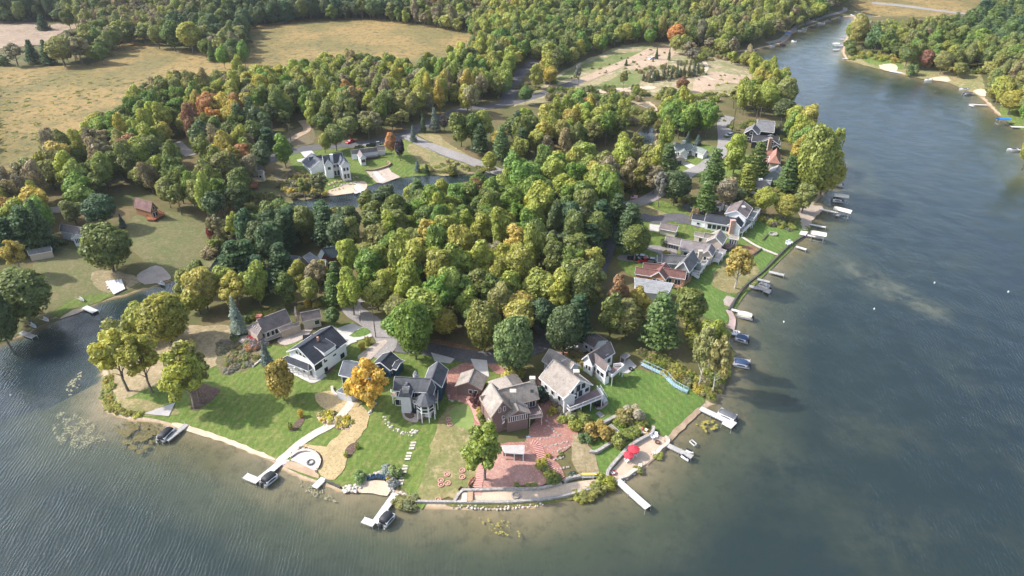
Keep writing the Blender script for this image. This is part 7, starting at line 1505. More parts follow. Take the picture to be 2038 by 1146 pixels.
for q, lb in (((770, 860, 950, 825), 'uppermost pale rock row of the red terraces'), ((820, 910, 985, 870), 'second rock row from the top of the red terraces'), ((870, 950, 1000, 895), 'third rock row from the top of the red terraces'), ((860, 1000, 960, 970), 'fourth rock row from the top of the red terraces'), ((890, 1060, 985, 1040), 'lowest rock row of the red terraces')):
    boulders(ZU((q[0], q[1]), ((q[0] + q[2]) / 2, (q[1] + q[3]) / 2 + 4), (q[2], q[3])), .65, surf('terrace_rocks', (.40, .34, .29), (.28, .25, .22)), lb, rows=1, dens=1.8, seed=q[0], group='rock rows on the red terraces')
boulders(ZU((840, 690), (840, 750), (880, 800), (910, 815)), .6, M_BOULD, 'curving pale rock edging beside the wide-decked house', seed=11); boulders(ZU((178, 560), (190, 595), (250, 600), (340, 585)), .7, M_BOULD, 'pale rock edging round the mulch by the brown garage', seed=12); boulders(ZU((590, 820), (720, 860)), .01, M_BOULD, 'x', seed=1) if False else None
boulders(ZY((840, 580), (900, 560), (1000, 540), (1060, 520)), 1.0, surf('orange_rocks', (.42, .28, .18), (.5, .38, .28)), 'upper row of orange-grey rocks above the pond beach', rows=2, seed=13); boulders(ZY((880, 595), (960, 580), (1060, 555)), .9, M_BOULD, 'lower row of grey rocks above the pond beach', rows=2, seed=14); wall(ZY((1130, 470), (1200, 470), (1300, 440), (1320, 420), (1300, 405)), .8, .6, surf('brown_blocks', (.33, .24, .16)), 'brown curving wall round the pond patio')
boulders(ZB((730, 850), (790, 860), (790, 900), (690, 970)), .5, M_BOULD, 'stone edging by the farmhouse corner', seed=15); wall(ZW((1090, 575), (1150, 525)), .3, .4, M_BOULD, 'short pale stone edge by the small blue spruce', sm=0)
wall(ZS((380, 500), (440, 462), (520, 455), (580, 490), (600, 540), (580, 590)), .6, .45, M_PALESTONE, 'pale curved seat wall round the paved fire pit'); wall(ZS((640, 680), (700, 705), (755, 735)), .5, .3, MATS['dark_seawall'], 'low dark steel edge beside the short white dock', sm=0, cat='seawall'); wall(ZC((75, 620), (90, 690), (170, 745), (275, 775)), .6, .5, M_PALESTONE, 'white curved wall before the blue-grey bungalow')
for i, q in enumerate([((690, 780), (735, 860)), ((740, 880), (770, 905))]): pass
def steps(px, wd, col, label, n_, name='garden_steps', gap=.55):
    pts = spline(px, 6, False); P = [G(x, y) for x, y in pts]; L = [0]
    for a, b in zip(P, P[1:]): L.append(L[-1] + (b - a).length)
    m_ = MB()
    for k in range(n_):
        t = L[-1] * (k + .5) / n_; j = max(i for i in range(len(L)) if L[i] <= t); j = min(j, len(P) - 2)
        f = (t - L[j]) / max(.01, L[j + 1] - L[j]); p = P[j].lerp(P[j + 1], f); d = P[j + 1] - P[j]; m_.box((p.x, p.y, p.z + .18), (L[-1] / n_ * gap, wd, .22), math.atan2(d.y, d.x))
    return single(m_, name, col, label, 'steps')
M_PINKP = surf('pink_paving', (.60, .32, .27), (.5, .26, .22), None, 1, 4)
steps(ZU((730, 880), (770, 900), (800, 970), (860, 1050), (945, 1140)), 2.1, M_PINKP, 'pink steps curving down the red mulch slope', 26); steps(ZT((225, 548), (225, 600), (200, 680), (185, 790)), 2.0, M_PINKP, 'straight pink steps beside the lone oak', 18, gap=.8); steps(ZD6((310, 135), (380, 195)), 1.4, M_DOCKG, 'upper flight of dark steps below the wide-decked house', 6); steps(ZD6((460, 295), (540, 370), (650, 480)), 1.5, M_PALESTONE, 'long flight of pale steps down the terraced lawn', 13); steps(ZD6((790, 485), (840, 515)), 1.2, M_PALESTONE, 'last few steps down to the parasol beach', 4)
for i, (x0, y0, c) in enumerate([(1303, 410, 'beside the dry lawn, uppermost of four'), (1272, 490, 'on a bare patch, second from the top'), (1243, 587, 'third from the top, above the lavender bushes'), (1217, 675, 'lowest of the four, near the long dock')]):
    g0 = G(*z(ZS, x0, y0)); m_ = MB()
    for k in range(3): m_.box((g0.x + (k - 1) * .1, g0.y + (k - 1) * .95, g0.z + .13), (1.3, .6, .16), .08)
    single(m_, 'stepping_slabs', M_PALESTONE, 'group of pale stepping slabs ' + c, 'stepping stones', 'stepping slabs on the lawn')
sp = MB(); P = ZU((320, 600), (345, 640), (375, 720), (400, 745))
ribbon(P, 1.6, .3, 'path', M_PINKP)
# blue stair walk on the east lawn
bs = ZT((1530, -5 + 0), (1620, 10), (1700, 0)); ZQ = zf(1050, 650, 6.03)
pts = [(1277, 727), (1300, 738), (1322, 748), (1340, 768), (1358, 778), (1368, 782)]; Q = [G(*p) for p in pts]; g0 = Q[0]; root = thing('boardwalk_stairs', g0, 'pale blue painted walkway stepping down the east lawn', 'walkway'); M_PBLUE = plain('pale_blue_paint', (.36, .50, .55)); m_, r_ = MB(), MB()
for a, b in zip(Q, Q[1:]):
    m_.beam(a + Vector((0, 0, .5)), b + Vector((0, 0, .5)), 1.2, .1); sd_ = Vector((-(b - a).y, (b - a).x, 0)).normalized() * .62
    for q in (-1, 1):
        r_.beam(a + sd_ * q + Vector((0, 0, 1.45)), b + sd_ * q + Vector((0, 0, 1.45)), .09)
        for k in range(5): p = a.lerp(b, k / 4) + sd_ * q; r_.beam(p - Vector((0, 0, .3)), p + Vector((0, 0, 1.45)), .08)
m_.build('walkway_deck', M_PBLUE, root); r_.build('railing', M_PBLUE, root)

# ------------------------------------------------------------------ garden furniture
def chair(px, ang, mat, label, group, sc=1.0):
    p = G(*px); root = thing('garden_chair', (p.x, p.y, p.z + .12), label, 'chair', group); ca, sa = math.cos(ang), math.sin(ang)
    def L_(x, y, q): return (p.x + (x * ca - y * sa) * sc, p.y + (x * sa + y * ca) * sc, p.z + .12 + q * sc)
    s_ = MB(); s_.prism([L_(-.35, -.35, .38), L_(.35, -.35, .30), L_(.35, .35, .30), L_(-.35, .35, .38)][::1], [L_(-.35, -.35, .45), L_(.35, -.35, .37), L_(.35, .35, .37), L_(-.35, .35, .45)]); s_.build('seat', mat, root)
    b_ = MB(); b_.prism([L_(.30, -.35, .35), L_(.38, -.35, .35), L_(.38, .35, .35), L_(.30, .35, .35)], [L_(.55, -.32, 1.05), L_(.62, -.32, 1.05), L_(.62, .32, 1.05), L_(.55, .32, 1.05)]); b_.build('backrest', mat, root)
    for y in (-.42, .42):
        a_ = MB(); a_.beam(L_(-.4, y, .62), L_(.45, y, .58), .13 * sc, .05); a_.beam(L_(-.35, y, 0), L_(-.35, y, .6), .09 * sc); a_.beam(L_(.4, y, 0), L_(.4, y, .58), .09 * sc); a_.build('armrest', mat, root)
    return root
def parasol(px, rad, ht, mat, label, closed=False):
    p = G(*px); root = thing('parasol', (p.x, p.y, p.z + .1), label, 'parasol', 'red parasols'); MB().tube([(p.x, p.y, p.z), (p.x, p.y, p.z + ht)], .04, 6).build('pole', M_METAL, root); c = MB()
    if closed: c.tube([(p.x, p.y, p.z + ht * .45), (p.x, p.y, p.z + ht * .8), (p.x, p.y, p.z + ht)], [.16, .13, .03], 8)
    else:
        R8 = [(p.x + rad * math.cos(a * math.pi / 4), p.y + rad * math.sin(a * math.pi / 4), p.z + ht - .55) for a in range(8)]; tp_ = (p.x, p.y, p.z + ht)
        for a in range(8):
            A, B_ = R8[a], R8[(a + 1) % 8]; c.poly([A, B_, tp_]); c.poly([B_, A, (A[0], A[1], A[2] - .2), (B_[0], B_[1], B_[2] - .2)])
    c.build('parasol_canopy', mat, root); return root
M_RED = plain('red_canvas', (.50, .04, .06), .8)
parasol(z(ZD6, 762, 672), 1.45, 2.6, M_RED, 'open red parasol, the larger and farther of the two on the sand'); parasol(z(ZD6, 700, 735), 1.25, 2.3, M_RED, 'open red parasol, the smaller and nearer of the two on the sand'); parasol(z(ZD6, 880, 400), 1, 2.6, M_RED, 'closed red parasol standing on the white chair terrace', True)
M_CHW = plain('white_chair', (.8, .8, .8), .5); M_CHB = plain('navy_chair', (.03, .07, .13), .5)
for px, an, lb in [((680, 760), .6, 'white chair beside the smaller red parasol'), ((745, 700), 2.8, 'white chair, left one under the larger red parasol'), ((775, 690), .3, 'white chair, right one under the larger red parasol'), ((1010, 465), 2.2, 'white chair, left of the pair at the fire pit'), ((1045, 450), 1.2, 'white chair, right of the pair at the fire pit'), ((805, 432), 2.4, 'white chair, leftmost on the terrace with the closed parasol'), ((835, 420), 2.4, 'white chair, second from left on the terrace with the closed parasol'), ((860, 400), 1.5, 'white chair left of the closed parasol pole'), ((900, 400), .5, 'white chair right of the closed parasol pole')]: chair(z(ZD6, *px), an, M_CHW, lb, 'white garden chairs', 1.15)
for k, x0 in enumerate((410, 465, 495, 560, 590, 640)): chair(z(ZD2, x0, 285 - 40 * math.sin(math.pi * (k + .5) / 6.5)), 1.5 + .12 * (3 - k), M_CHB, ORD[k] + ' navy beach chair from the left on the boulder beach', 'navy beach chairs', .85)
for k, (x0, y0) in enumerate([(1115, 935), (1140, 945), (1165, 960), (1195, 970)]): chair(z(ZC, x0, y0), 1.6, M_BLACK, ORD[k] + ' black chair from the left on the paver patio', 'black patio chairs', 1.15)
for px, lb in [((172, 800), 'red chair, left one on the ranch house patio'), ((232, 830), 'red chair, right one on the ranch house patio')]: chair(z(Z1, *px), 1, M_RED, lb, 'red patio chairs', 1.3)
for px, lb in [((835, 965), 'black lounge chair, left one under the wide deck stairs'), ((870, 955), 'black lounge chair, right one under the wide deck stairs')]: chair(z(Z5, *px), 2, M_BLACK, lb, 'black lounge chairs', 1.3)
for px, lb in [((430, 945), 'white chair, left one on the east lawn landing'), ((460, 930), 'white chair, right one on the east lawn landing')]: chair(z(ZD5, *px), 2, M_CHW, lb, 'landing chairs', 1.5)
def firepit(px, rad, label, mat=M_STONE):
    p = G(*px); m_ = MB(); n_ = 12
    for k in range(n_):
        a = 2 * math.pi * k / n_; m_.box((p.x + rad * math.cos(a), p.y + rad * math.sin(a), p.z + .3), (.3, rad * .5, .4), a)
    m_.tube([(p.x, p.y, p.z), (p.x, p.y, p.z + .15)], rad * .9, 12); single(m_, 'fire_pit', mat, label, 'fire pit')
firepit(z(ZD1, 1135, 505), .75, 'round fire pit on the pale paved circle', plain('charred_stone', (.12, .11, .10))); firepit(z(ZD6, 1070, 518), .5, 'small dark fire pit on the sand beside white chairs', plain('rust_iron', (.15, .08, .06))); firepit(z(ZT, 483, 795), .8, 'fire ring of stones on the narrow beach'); firepit(z(ZD5, 245, 805), 1.4, 'stone fire ring on the east lawn'); firepit(z(Z5, 1240, 518), .5, 'black fire bowl on the patio by the balcony house', M_BLACK)
small_boat(z(ZD6, 470, 905), z(ZD6, 545, 870), 1.3, M_RED, 'red and white kayak leaning at the wall end', 'kayak', inner=M_WHITE); small_boat(z(ZT, 125, 705), z(ZT, 170, 640), .9, plain('terracotta', (.55, .22, .16)), 'terracotta canoe-shaped planter on the dry lawn', 'canoe', inner=M_DMULCH)
kr = thing('kayak_rack', G(*z(ZT, 1030, 655)), 'white rack holding a yellow and a white kayak by the beach wall', 'kayak rack'); g0 = G(*z(ZT, 1030, 655)); rk_ = MB()
for x in (-1.2, 1.2):
    for y in (-.4, .4): rk_.beam((g0.x + x, g0.y + y, g0.z), (g0.x + x, g0.y + y, g0.z + 1.3), .09)
rk_.build('rack_frame', M_WHITE, kr); k1 = MB(); k1.tube([(g0.x - 2, g0.y, g0.z + 1.2), (g0.x - 1, g0.y, g0.z + 1.2), (g0.x + 1, g0.y, g0.z + 1.2), (g0.x + 2, g0.y, g0.z + 1.2)], [.05, .35, .35, .05], 8); k1.build('kayak', plain('yellow_hull', (.75, .5, .12)), kr, True); k2 = MB(); k2.tube([(g0.x - 2, g0.y, g0.z + .5), (g0.x - 1, g0.y, g0.z + .5), (g0.x + 1, g0.y, g0.z + .5), (g0.x + 2, g0.y, g0.z + .5)], [.05, .35, .35, .05], 8); k2.build('kayak', M_WHITE, kr, True)
# sun loungers / planters on the narrow beach
for px, lb, mt in [((93, 815), 'pale wooden sandbox on the narrow beach', M_PALESTONE), ((137, 808), 'tan wooden planter box beside the pale sandbox', plain('tan_wood', (.42, .28, .18)))]:
    p = G(*z(ZT, *px)); m_ = MB(); m_.box((p.x, p.y, p.z + .45), (1.2, 2.6, .5)); single(m_, 'planter_box', mt, lb, 'planter box')
# small roofed boat shelter in the mulch
h = House('shelter', 'low shelter with a pale metal roof beside the lone oak', 'shelter', (1020, 900), surf('pale_metal_roof', (.46, .42, .40), (.38, .35, .33), None, 1, 3, .6), W_BROWN, M_WHITE)
h.quad([(z(ZT, 375, 408), 2.6), (z(ZT, 548, 404), 2.6), (z(ZT, 545, 470), 2.2), (z(ZT, 400, 460), 2.2)], wall=False, posts=3); h.quad([(z(ZT, 380, 420), 2.3), (z(ZT, 540, 415), 2.3), (z(ZT, 540, 440), 2.1), (z(ZT, 385, 440), 2.1)], trim=False); h.done()
# discs of terracotta edging on the dry lawn
for k, (x0, y0) in enumerate([(1578, 210), (1587, 250), (1565, 630), (1682, 600), (1682, 650), (1518, 677), (1520, 708), (1570, 697), (1498, 822)]):
    p = G(*z(ZS, x0, y0)); m_ = MB()
    for a in range(10): t_ = 2 * math.pi * a / 10; m_.box((p.x + .6 * math.cos(t_), p.y + .6 * math.sin(t_), p.z + .2), (.18, .36, .2), t_)
    m_.tube([(p.x, p.y, p.z + .1), (p.x, p.y, p.z + .22)], .25, 8); single(m_, 'tree_ring', M_PINKP, ORD[k] + ' pink ring of edging blocks on the dry lawn, counted from the brown garage down', 'tree ring', 'pink tree rings')
# poles and flags
def pole(px, ht, label, name='utility_pole', arm=True, mat=None):
    p = G(*px); m_ = MB(); m_.tube([(p.x, p.y, p.z - 1), (p.x, p.y, p.z + ht)], [.16, .11], 7)
    if arm: m_.beam((p.x - 1.1, p.y, p.z + ht - .6), (p.x + 1.1, p.y, p.z + ht - .6), .14)
    single(m_, name, mat or M_BARK, label, name.replace('_', ' '))
pole((748, 672), 11, 'bare wooden pole at the bend of the pale lane'); pole((1500, 262), 13, 'wooden utility pole, left of the two behind the charcoal house'); pole((1507, 262), 13, 'wooden utility pole, right of the two behind the charcoal house'); pole((580, 285), 10, 'wooden utility pole beside the main road'); pole((1457, 262), 12, 'dark lamp pole beside the pale road', 'lamp_pole', False, M_BLACK)
def flag(px, ht, label, w_=1.5, cols=None):
    p = G(*px); root = thing('flagpole', (p.x, p.y, p.z), label, 'flagpole'); MB().tube([(p.x, p.y, p.z), (p.x, p.y, p.z + ht)], .05, 6).build('pole', M_METAL, root); m1, m2, m3 = MB(), MB(), MB(); hh_ = w_ * .6
    for k in range(7): (m1 if k % 2 == 0 else m2).box((p.x + w_ / 2 + .06, p.y, p.z + ht - .1 - hh_ * (k + .5) / 7), (w_, .03, hh_ / 7))
    m3.box((p.x + w_ * .2 + .06, p.y - .01, p.z + ht - .1 - hh_ * .27), (w_ * .4, .06, hh_ * .54))
    m1.build('red_stripes', M_RED, root); m2.build('white_stripes', M_WHITE, root); m3.build('blue_canton', plain('flag_blue', (.03, .05, .2)), root)
flag((1254, 408), 4.5, 'striped flag on a pole where the pale road forks', 2.6)
p = G(*z(ZT, 562, 405)); root = thing('flagpole', (p.x, p.y, p.z), 'small pale blue flag at the top of the pink curving steps', 'flagpole'); MB().tube([(p.x, p.y, p.z), (p.x, p.y, p.z + 3)], .04, 6).build('pole', M_METAL, root); MB().box((p.x + .5, p.y, p.z + 2.7), (1, .03, .55)).build('flag', plain('pale_blue', (.4, .6, .7)), root)
# fence of the ranch lot, guard rail, buoys
m_ = MB(); Q = [G(*q) for q in ZY((1600, 290), (1700, 345), (1800, 385), (1900, 415))]
for a, b in zip(Q, Q[1:]):
    m_.beam(a + Vector((0, 0, .7)), b + Vector((0, 0, .7)), .08, .3)
    for k in range(8): q = a.lerp(b, k / 8); m_.beam(q, q + Vector((0, 0, .8)), .12)
single(m_, 'guard_rail', M_METAL, 'steel guard rail along the curved pale road', 'guard rail')
for i, (x0, y0, lb) in enumerate([(21, 786, 'white buoy floating off the left edge'), (1740, 614, 'white buoy far out on the east water'), (1860, 562, 'small white buoy in the middle of the east water'), (2007, 580, 'small buoy near the right edge of the water'), (1560, 640, 'small pale buoy off the beige covered boat')]):
    p = at_z(x0, y0, .2); m_ = MB(); m_.blob((p.x, p.y, .15), (.22, .22, .35), i, 8, 6, 0); single(m_, 'buoy', M_WHITE, lb, 'buoy', smooth=True)

# lily pads and weed mats on the water
def pads(poly, n_, size, mat, label, seed, dense=None):
    g = random.Random(seed); q = np.array(poly, float); lo, hi = q.min(0), q.max(0); m_ = MB(); k = c = 0
    while c < n_ and k < n_ * 30:
        k += 1; p = (g.uniform(lo[0], hi[0]), g.uniform(lo[1], hi[1]))
        if sdist(np.array([p]), q)[0] > 0 or mnoise.noise(Vector((p[0] * .07, p[1] * .09, seed))) < (-.05 if dense is None else dense): continue
        w_ = at_z(p[0], p[1], 0); r_ = size * g.uniform(.4, 1.2); t0 = g.uniform(0, 6); zz = .03 + g.uniform(0, .03)
        m_.poly([(w_.x + r_ * math.cos(t0 + a) * g.uniform(.7, 1.1), w_.y + r_ * math.sin(t0 + a) * g.uniform(.7, 1.1), zz) for a in (0, 1.1, 2.2, 3.2, 4.3, 5.3)]); c += 1
    o = single(m_, 'lily_pads', mat, label, 'lily pads'); o['kind'] = 'stuff'
pads([(100, 850), (115, 820), (150, 822), (200, 850), (215, 875), (165, 895), (120, 885)], 700, .17, surf('pale_pads', (.27, .25, .15), (.2, .2, .12), None, 2, 3, .6), 'loose raft of pale lily pads off the west point', 3)
pads([(228, 845), (270, 838), (330, 845), (310, 880), (275, 905), (245, 885)], 1300, .22, surf('brown_pads', (.17, .145, .05), (.09, .075, .03), None, 2, 3, .6), 'dense brown and yellow lily pads beside the west dock', 4)
pads([(130, 770), (165, 735), (160, 765), (140, 790)], 60, .32, MATS['pale_pads'], 'thin drift of lily pads in the channel mouth', 5)
pads([(1385, 845), (1400, 838), (1425, 835), (1428, 852), (1400, 862)], 60, .35, surf('yellow_pads', (.30, .25, .06), (.25, .22, .05), None, 2, 3, .6), 'yellow lily pads beside the wide platform dock', 6)
pads([(950, 1030), (1020, 1035), (1040, 1075), (980, 1060)], 50, .25, MATS['yellow_pads'], 'few yellow leaves floating off the front shore', 7)
pads([(590, 955), (640, 965), (670, 1000), (610, 985)], 110, .22, MATS['pale_pads'], 'floating weed between the two white docks', 8)
# ------------------------------------------------------------------ shrubs and beds
def bush(Z, x0, y0, rad, ht, tint, label, group='garden shrubs'):
    p = G(*(Z((x0, y0)) if Z else (x0, y0))); p.z -= ht * .12; tint = tint if isinstance(tint, str) else (tint[0] * .68, tint[1] * .80, tint[2] * .85); HERO.append((p.x, p.y, rad)); plant(p, ht * 1.25, rad * 1.15, 'shrub', tint, label, group, seed=int(x0))
PE = (.36, .24, .12)
for a in [(ZU, 905, 650, 1.5, 2.2, PE, 'peach hydrangea, uppermost beside the wide-decked house'), (ZU, 872, 685, 1.3, 2.2, 'gold', 'golden bush left of the peach hydrangeas'), (ZU, 948, 680, 1.6, 2.4, (.42, .29, .2), 'pinkish hydrangea, second beside the wide-decked house'), (ZU, 998, 705, 1.7, 2.6, (.45, .33, .24), 'pink-white hydrangea before the deck posts'), (ZU, 1050, 735, 2.6, 2.8, (.26, .25, .07), 'big yellow-green hydrangea by the deck posts'), (ZU, 940, 730, 1.2, 1.4, 'yg', 'low yellow-green bush among the hydrangeas'), (ZU, 1030, 770, 1.8, 2.0, 'yg', 'yellow-green bush at the end of the hydrangea row'),
          (ZD6, 320, 430, 3.2, 4.6, (.34, .24, .07), 'round golden bush on the middle terrace'), (ZD6, 565, 540, 2.0, 3.8, (.30, .26, .06), 'upright golden bush beside the pale steps'), (ZD6, 660, 220, 2.8, 3.4, (.36, .25, .09), 'golden hydrangea on the upper terrace'), (ZD6, 755, 190, 2.4, 4.0, (.50, .38, .28), 'pink-white hydrangea on the upper terrace'), (ZD6, 600, 260, 1.8, 2.2, 'yg', 'yellow-green bush before the golden hydrangea'), (ZD6, 160, 490, 1.7, 2.3, 'lpine', 'round green bush on the lowest terrace'), (ZD6, 235, 465, 1.1, 1.5, 'olive', 'small olive bush beside the round green one'), (ZD6, 935, 405, 1.1, 1.3, 'yellow', 'yellow flowers beside the closed parasol'), (ZD6, 740, 420, 2.2, 1.8, 'green', 'low green shrubs behind the terrace chairs'),
          (ZT, 680, 570, 1.4, 2.2, 'yg', 'uppermost clipped bush beside the pink curving steps'), (ZT, 710, 605, 1.2, 2.0, 'olive', 'second clipped bush beside the pink curving steps'), (ZT, 742, 640, 1.3, 2.1, 'yg', 'third clipped bush beside the pink curving steps'), (ZT, 778, 685, 1.6, 2.4, 'green', 'lowest clipped bush beside the pink curving steps'),
          (ZD2, 275, 260, 1.6, 2.2, (.20, .24, .09), 'pale green grass clump left of the chair beach'), (ZD2, 715, 170, 1.8, 2.4, (.30, .29, .27), 'lavender grey bush behind the chair beach'), (ZD2, 812, 185, 1.7, 2.8, (.22, .26, .10), 'pale green grass clump right of the lavender bush'), (ZD2, 790, 340, 1.2, 1.6, (.28, .28, .27), 'grey lavender clump beside the dock rocks'), (ZD2, 760, 260, 1.0, 1.2, 'gold', 'small golden plant behind the dock rocks'),
          (ZC, 480, 110, .8, 3.6, 'gold', 'slim golden shrub on the small front lawn'), (ZC, 557, 40, .8, 3.6, 'gold', 'slim golden shrub beside the farmhouse path'), (ZC, 930, 370, 1.4, 1.6, 'olive', 'olive shrub beside the blue garage wall'), (ZC, 1300, 950, 1.0, 1.0, 'green', 'low green plant on the paver patio'), (ZS, 455, 190, .6, 3.0, 'yellow', 'slim yellow shrub at the upper end of the narrow bed'), (ZS, 378, 285, .6, 3.0, 'yg', 'slim green shrub at the lower end of the narrow bed'),
          (ZS, 885, 430, .5, 1.6, 'yg', 'slim shrub at the top of the grey bed'), (ZS, 797, 490, .5, 1.6, 'yg', 'slim shrub at the foot of the grey bed'), (Z6, 615, 320, .1, .1, 'gold', None), (ZA, 93, 380, 1.3, 1.8, 'dark', 'round dark bush beside the ranch house patio'), (ZA, 260, 425, 2.4, 1.6, (.2, .15, .14), 'brownish shrubs below the ranch house patio'), (ZA, 210, 445, 2.0, 1.4, 'rust', 'rusty shrubs left of the brownish ones'), (ZU, 395, 650, .1, .1, 'gold', None),
          (Z4, 440, 600, 1.6, 2.2, (.12, .05, .05), 'dark red bush at the corner of the brown house'), (Z4, 445, 690, 1.0, 1.2, (.15, .06, .05), 'dark red shrub along the brown house wall'), (Z4, 490, 760, 1.0, 1.4, 'gold', 'golden shrub along the brown house wall'), (Z4, 510, 830, 1.1, 1.4, 'gold', 'second golden shrub along the brown house wall'), (Z4, 575, 880, 1.8, 2.4, 'green', 'green bush at the front of the brown house wall'), (Z4, 1430, 560, 2.2, 4.0, (.03, .06, .045), 'dark rounded evergreen between the two big houses'), (Z4, 1000, 230, 3.4, 2.6, 'gold', 'golden hedge behind the brown house'),
          (ZU, 930, 960, .6, .7, 'olive', 'small plant on the fourth terrace'), (ZU, 845, 975, .8, 1.0, 'gold', 'golden plant on the lower terraces'), (ZU, 1010, 1100, .9, 1.2, (.12, .13, .1), 'small grey-green shrub above the beach wall'), (ZT, 70, 750, .6, .9, (.06, .02, .025), 'dark red shrub, leftmost at the beach planter'), (ZT, 148, 745, .65, .9, (.06, .02, .025), 'dark red shrub, rightmost at the beach planter'), (ZT, 110, 748, .45, .7, (.07, .025, .03), 'small dark red shrub between the two at the planter'),
          (ZT, 490, 712, .7, .8, 'yg', 'first little bush on the red gravel near the beach'), (ZT, 530, 730, .7, .8, 'olive', 'second little bush on the red gravel near the beach'), (ZT, 578, 708, .6, .7, 'yg', 'third little bush on the red gravel near the beach'), (ZT, 620, 725, .9, 1.0, 'olive', 'fourth little bush on the red gravel near the beach'),
          (ZT, 1160, 700, 2.0, 2.2, 'yg', 'yellow-green shore bush left of the straight white dock'), (ZT, 1120, 730, 1.8, 1.8, 'olive', 'olive shore bush left of the straight white dock'), (ZT, 1040, 780, 2.4, 1.8, 'olive', 'olive reeds along the front shore'), (ZT, 1210, 720, 1.5, 1.4, 'gold', 'golden shore plant at the foot of the white dock'), (ZT, 980, 800, 1.8, 1.4, 'yg', 'low yellow-green reeds on the front shore'), (ZT, 1410, 600, 1.2, 1.2, 'olive', 'olive plants before the parasol beach'), (ZT, 1560, 490, 1.2, 1.0, 'yg', 'yellow-green plants below the fire pit beach'),
          (ZS, 1240, 850, 2.0, 1.3, (.24, .2, .08), 'tan reeds right of the long dock'), (ZS, 1290, 855, 2.2, 1.4, (.2, .17, .07), 'brown reeds by the end of the low wall'), (ZS, 1200, 830, 1.6, 1.1, (.26, .21, .08), 'pale reeds beside the long dock')]:
    if a[-1]: bush(*a)
# hydrangea hedge beside the balcony house, one bush after another
for k in range(8):
    x0 = 565 + k * 38; y0 = 360 + k * 29; bush(Z5, x0, y0, 1.9, 2.6, [(.30, .22, .07), (.38, .26, .12), (.26, .22, .07)][k % 3], ORD[k] + ' golden hydrangea of the hedge beside the balcony house, counted from the drive', 'hydrangea hedge')
for k in range(6):
    x0, y0 = [(660, 460), (710, 430), (760, 390), (810, 350), (850, 310), (885, 270)][k]; bush(ZD6, x0, y0, 1.3, 1.5, (.27, .26, .06), ORD[k] + ' clipped bush from the left of the curved yellow hedge', 'curved yellow hedge')
# flower beds either side of the path: mounds and rocks
g5 = random.Random(5)
rk_, n5 = MB(), 0
for bed, side in (((590, 150, 735, 245), 'left of the pale path'), ((700, 185, 840, 285), 'right of the pale path')):
    pts = []; k = 0
    while len(pts) < 11 and k < 400:
        k += 1; x0, y0 = g5.uniform(bed[0], bed[2]), g5.uniform(bed[1], bed[3])
        cx, cy = (bed[0] + bed[2]) / 2, (bed[1] + bed[3]) / 2
        if ((x0 - cx) / (bed[2] - bed[0]) * 2) ** 2 + ((y0 - cy) / (bed[3] - bed[1]) * 2) ** 2 > .8: continue
        if side[0] == 'l' and x0 > 725 - (y0 - 150) * .5: continue
        if side[0] == 'r' and x0 < 745 - (y0 - 190) * .5: continue
        if all(math.hypot(x0 - a, (y0 - b) * 1.4) > 21 for a, b in pts): pts.append((x0, y0))
    pts.sort(key=lambda q: q[1])
    for j, (x0, y0) in enumerate(pts): bush(ZS, x0, y0, .75, .9, [(.60, .45, .05), (.5, .36, .12), (.38, .32, .07)][j % 3], '%s flower mound from the back of the bed %s' % (ORD[j], side), 'yellow flower mounds')
boulders(ZS((590, 160), (585, 200), (640, 250), (700, 250), (760, 285), (820, 280), (840, 230)), .8, surf('buff_rocks', (.5, .38, .27), (.4, .3, .22)), 'buff rocks edging the two flower beds', rows=1, dens=1.6, seed=21)
boulders(ZS((610, 170), (660, 200), (720, 230), (790, 215), (820, 250)), .9, MATS['buff_rocks'], 'buff rocks scattered inside the two flower beds', rows=3, dens=.7, seed=22)
boulders(ZS((400, 470), (470, 430), (540, 435), (600, 490), (605, 550)), .6, M_BOULD, 'white stones in the dark bed round the fire pit', rows=1, dens=.5, seed=23)
# undergrowth at the wood edges and on rough ground: shrubs as one mass of stuff
und = []
def scatter(px_poly_, n_, tints, rad=(1.2, 2.4), ht=(1.2, 2.8), seed=1):
    g = random.Random(seed); q = np.array(px_poly_, float); x0, y0 = q.min(0); x1, y1 = q.max(0); k = 0; c = 0
    while c < n_ and k < n_ * 20:
        k += 1; p = (g.uniform(x0, x1), g.uniform(y0, y1))
        if sdist(np.array([p]), q)[0] > 0: continue
        w_ = G(*p)
        if shore([(w_.x, w_.y)])[0] < .3: continue
        und.append((w_.x, w_.y, w_.z - .3, g.uniform(*ht) * 1.3, g.uniform(*rad), 'shrub', g.choice(tints))); c += 1
scatter([(560, 350), (600, 340), (640, 380), (650, 398), (590, 398), (545, 370)], 70, ['tan', 'olive', 'gold', 'grey'], seed=2)
scatter(ZW((860, 420), (960, 390), (1120, 420), (1160, 500), (1060, 580), (930, 610)), 60, ['tan', 'grey', 'olive'], (.8, 1.6), (.6, 1.4), 3)
scatter(ZW((90, 640), (150, 640), (150, 800), (200, 860), (350, 890), (340, 905), (180, 890), (100, 850), (80, 760)), 60, ['yg', 'gold', 'olive'], (.6, 1.2), (.6, 1.1), 4)
scatter([(1270, 700), (1330, 715), (1400, 760), (1440, 770), (1440, 800), (1420, 798), (1380, 775), (1300, 735)], 90, ['gold', 'olive', 'yg', 'tan', 'green'], (.9, 1.8), (.9, 2.0), 5)
scatter([(1370, 640), (1440, 650), (1448, 760), (1420, 760), (1380, 700)], 80, ['green', 'olive', 'yg'], (1.2, 2.4), (1.5, 3), 6)
scatter([(1080, 180), (1290, 178), (1300, 240), (1250, 260), (1100, 215)], 120, ['yg', 'olive', 'green', 'tan'], (1.6, 3), (2, 5), 7)
scatter([(1400, 100), (1500, 110), (1520, 140), (1440, 120), (1380, 125)], 70, ['tan', 'olive', 'yg'], (1.6, 3.2), (2, 5), 8)
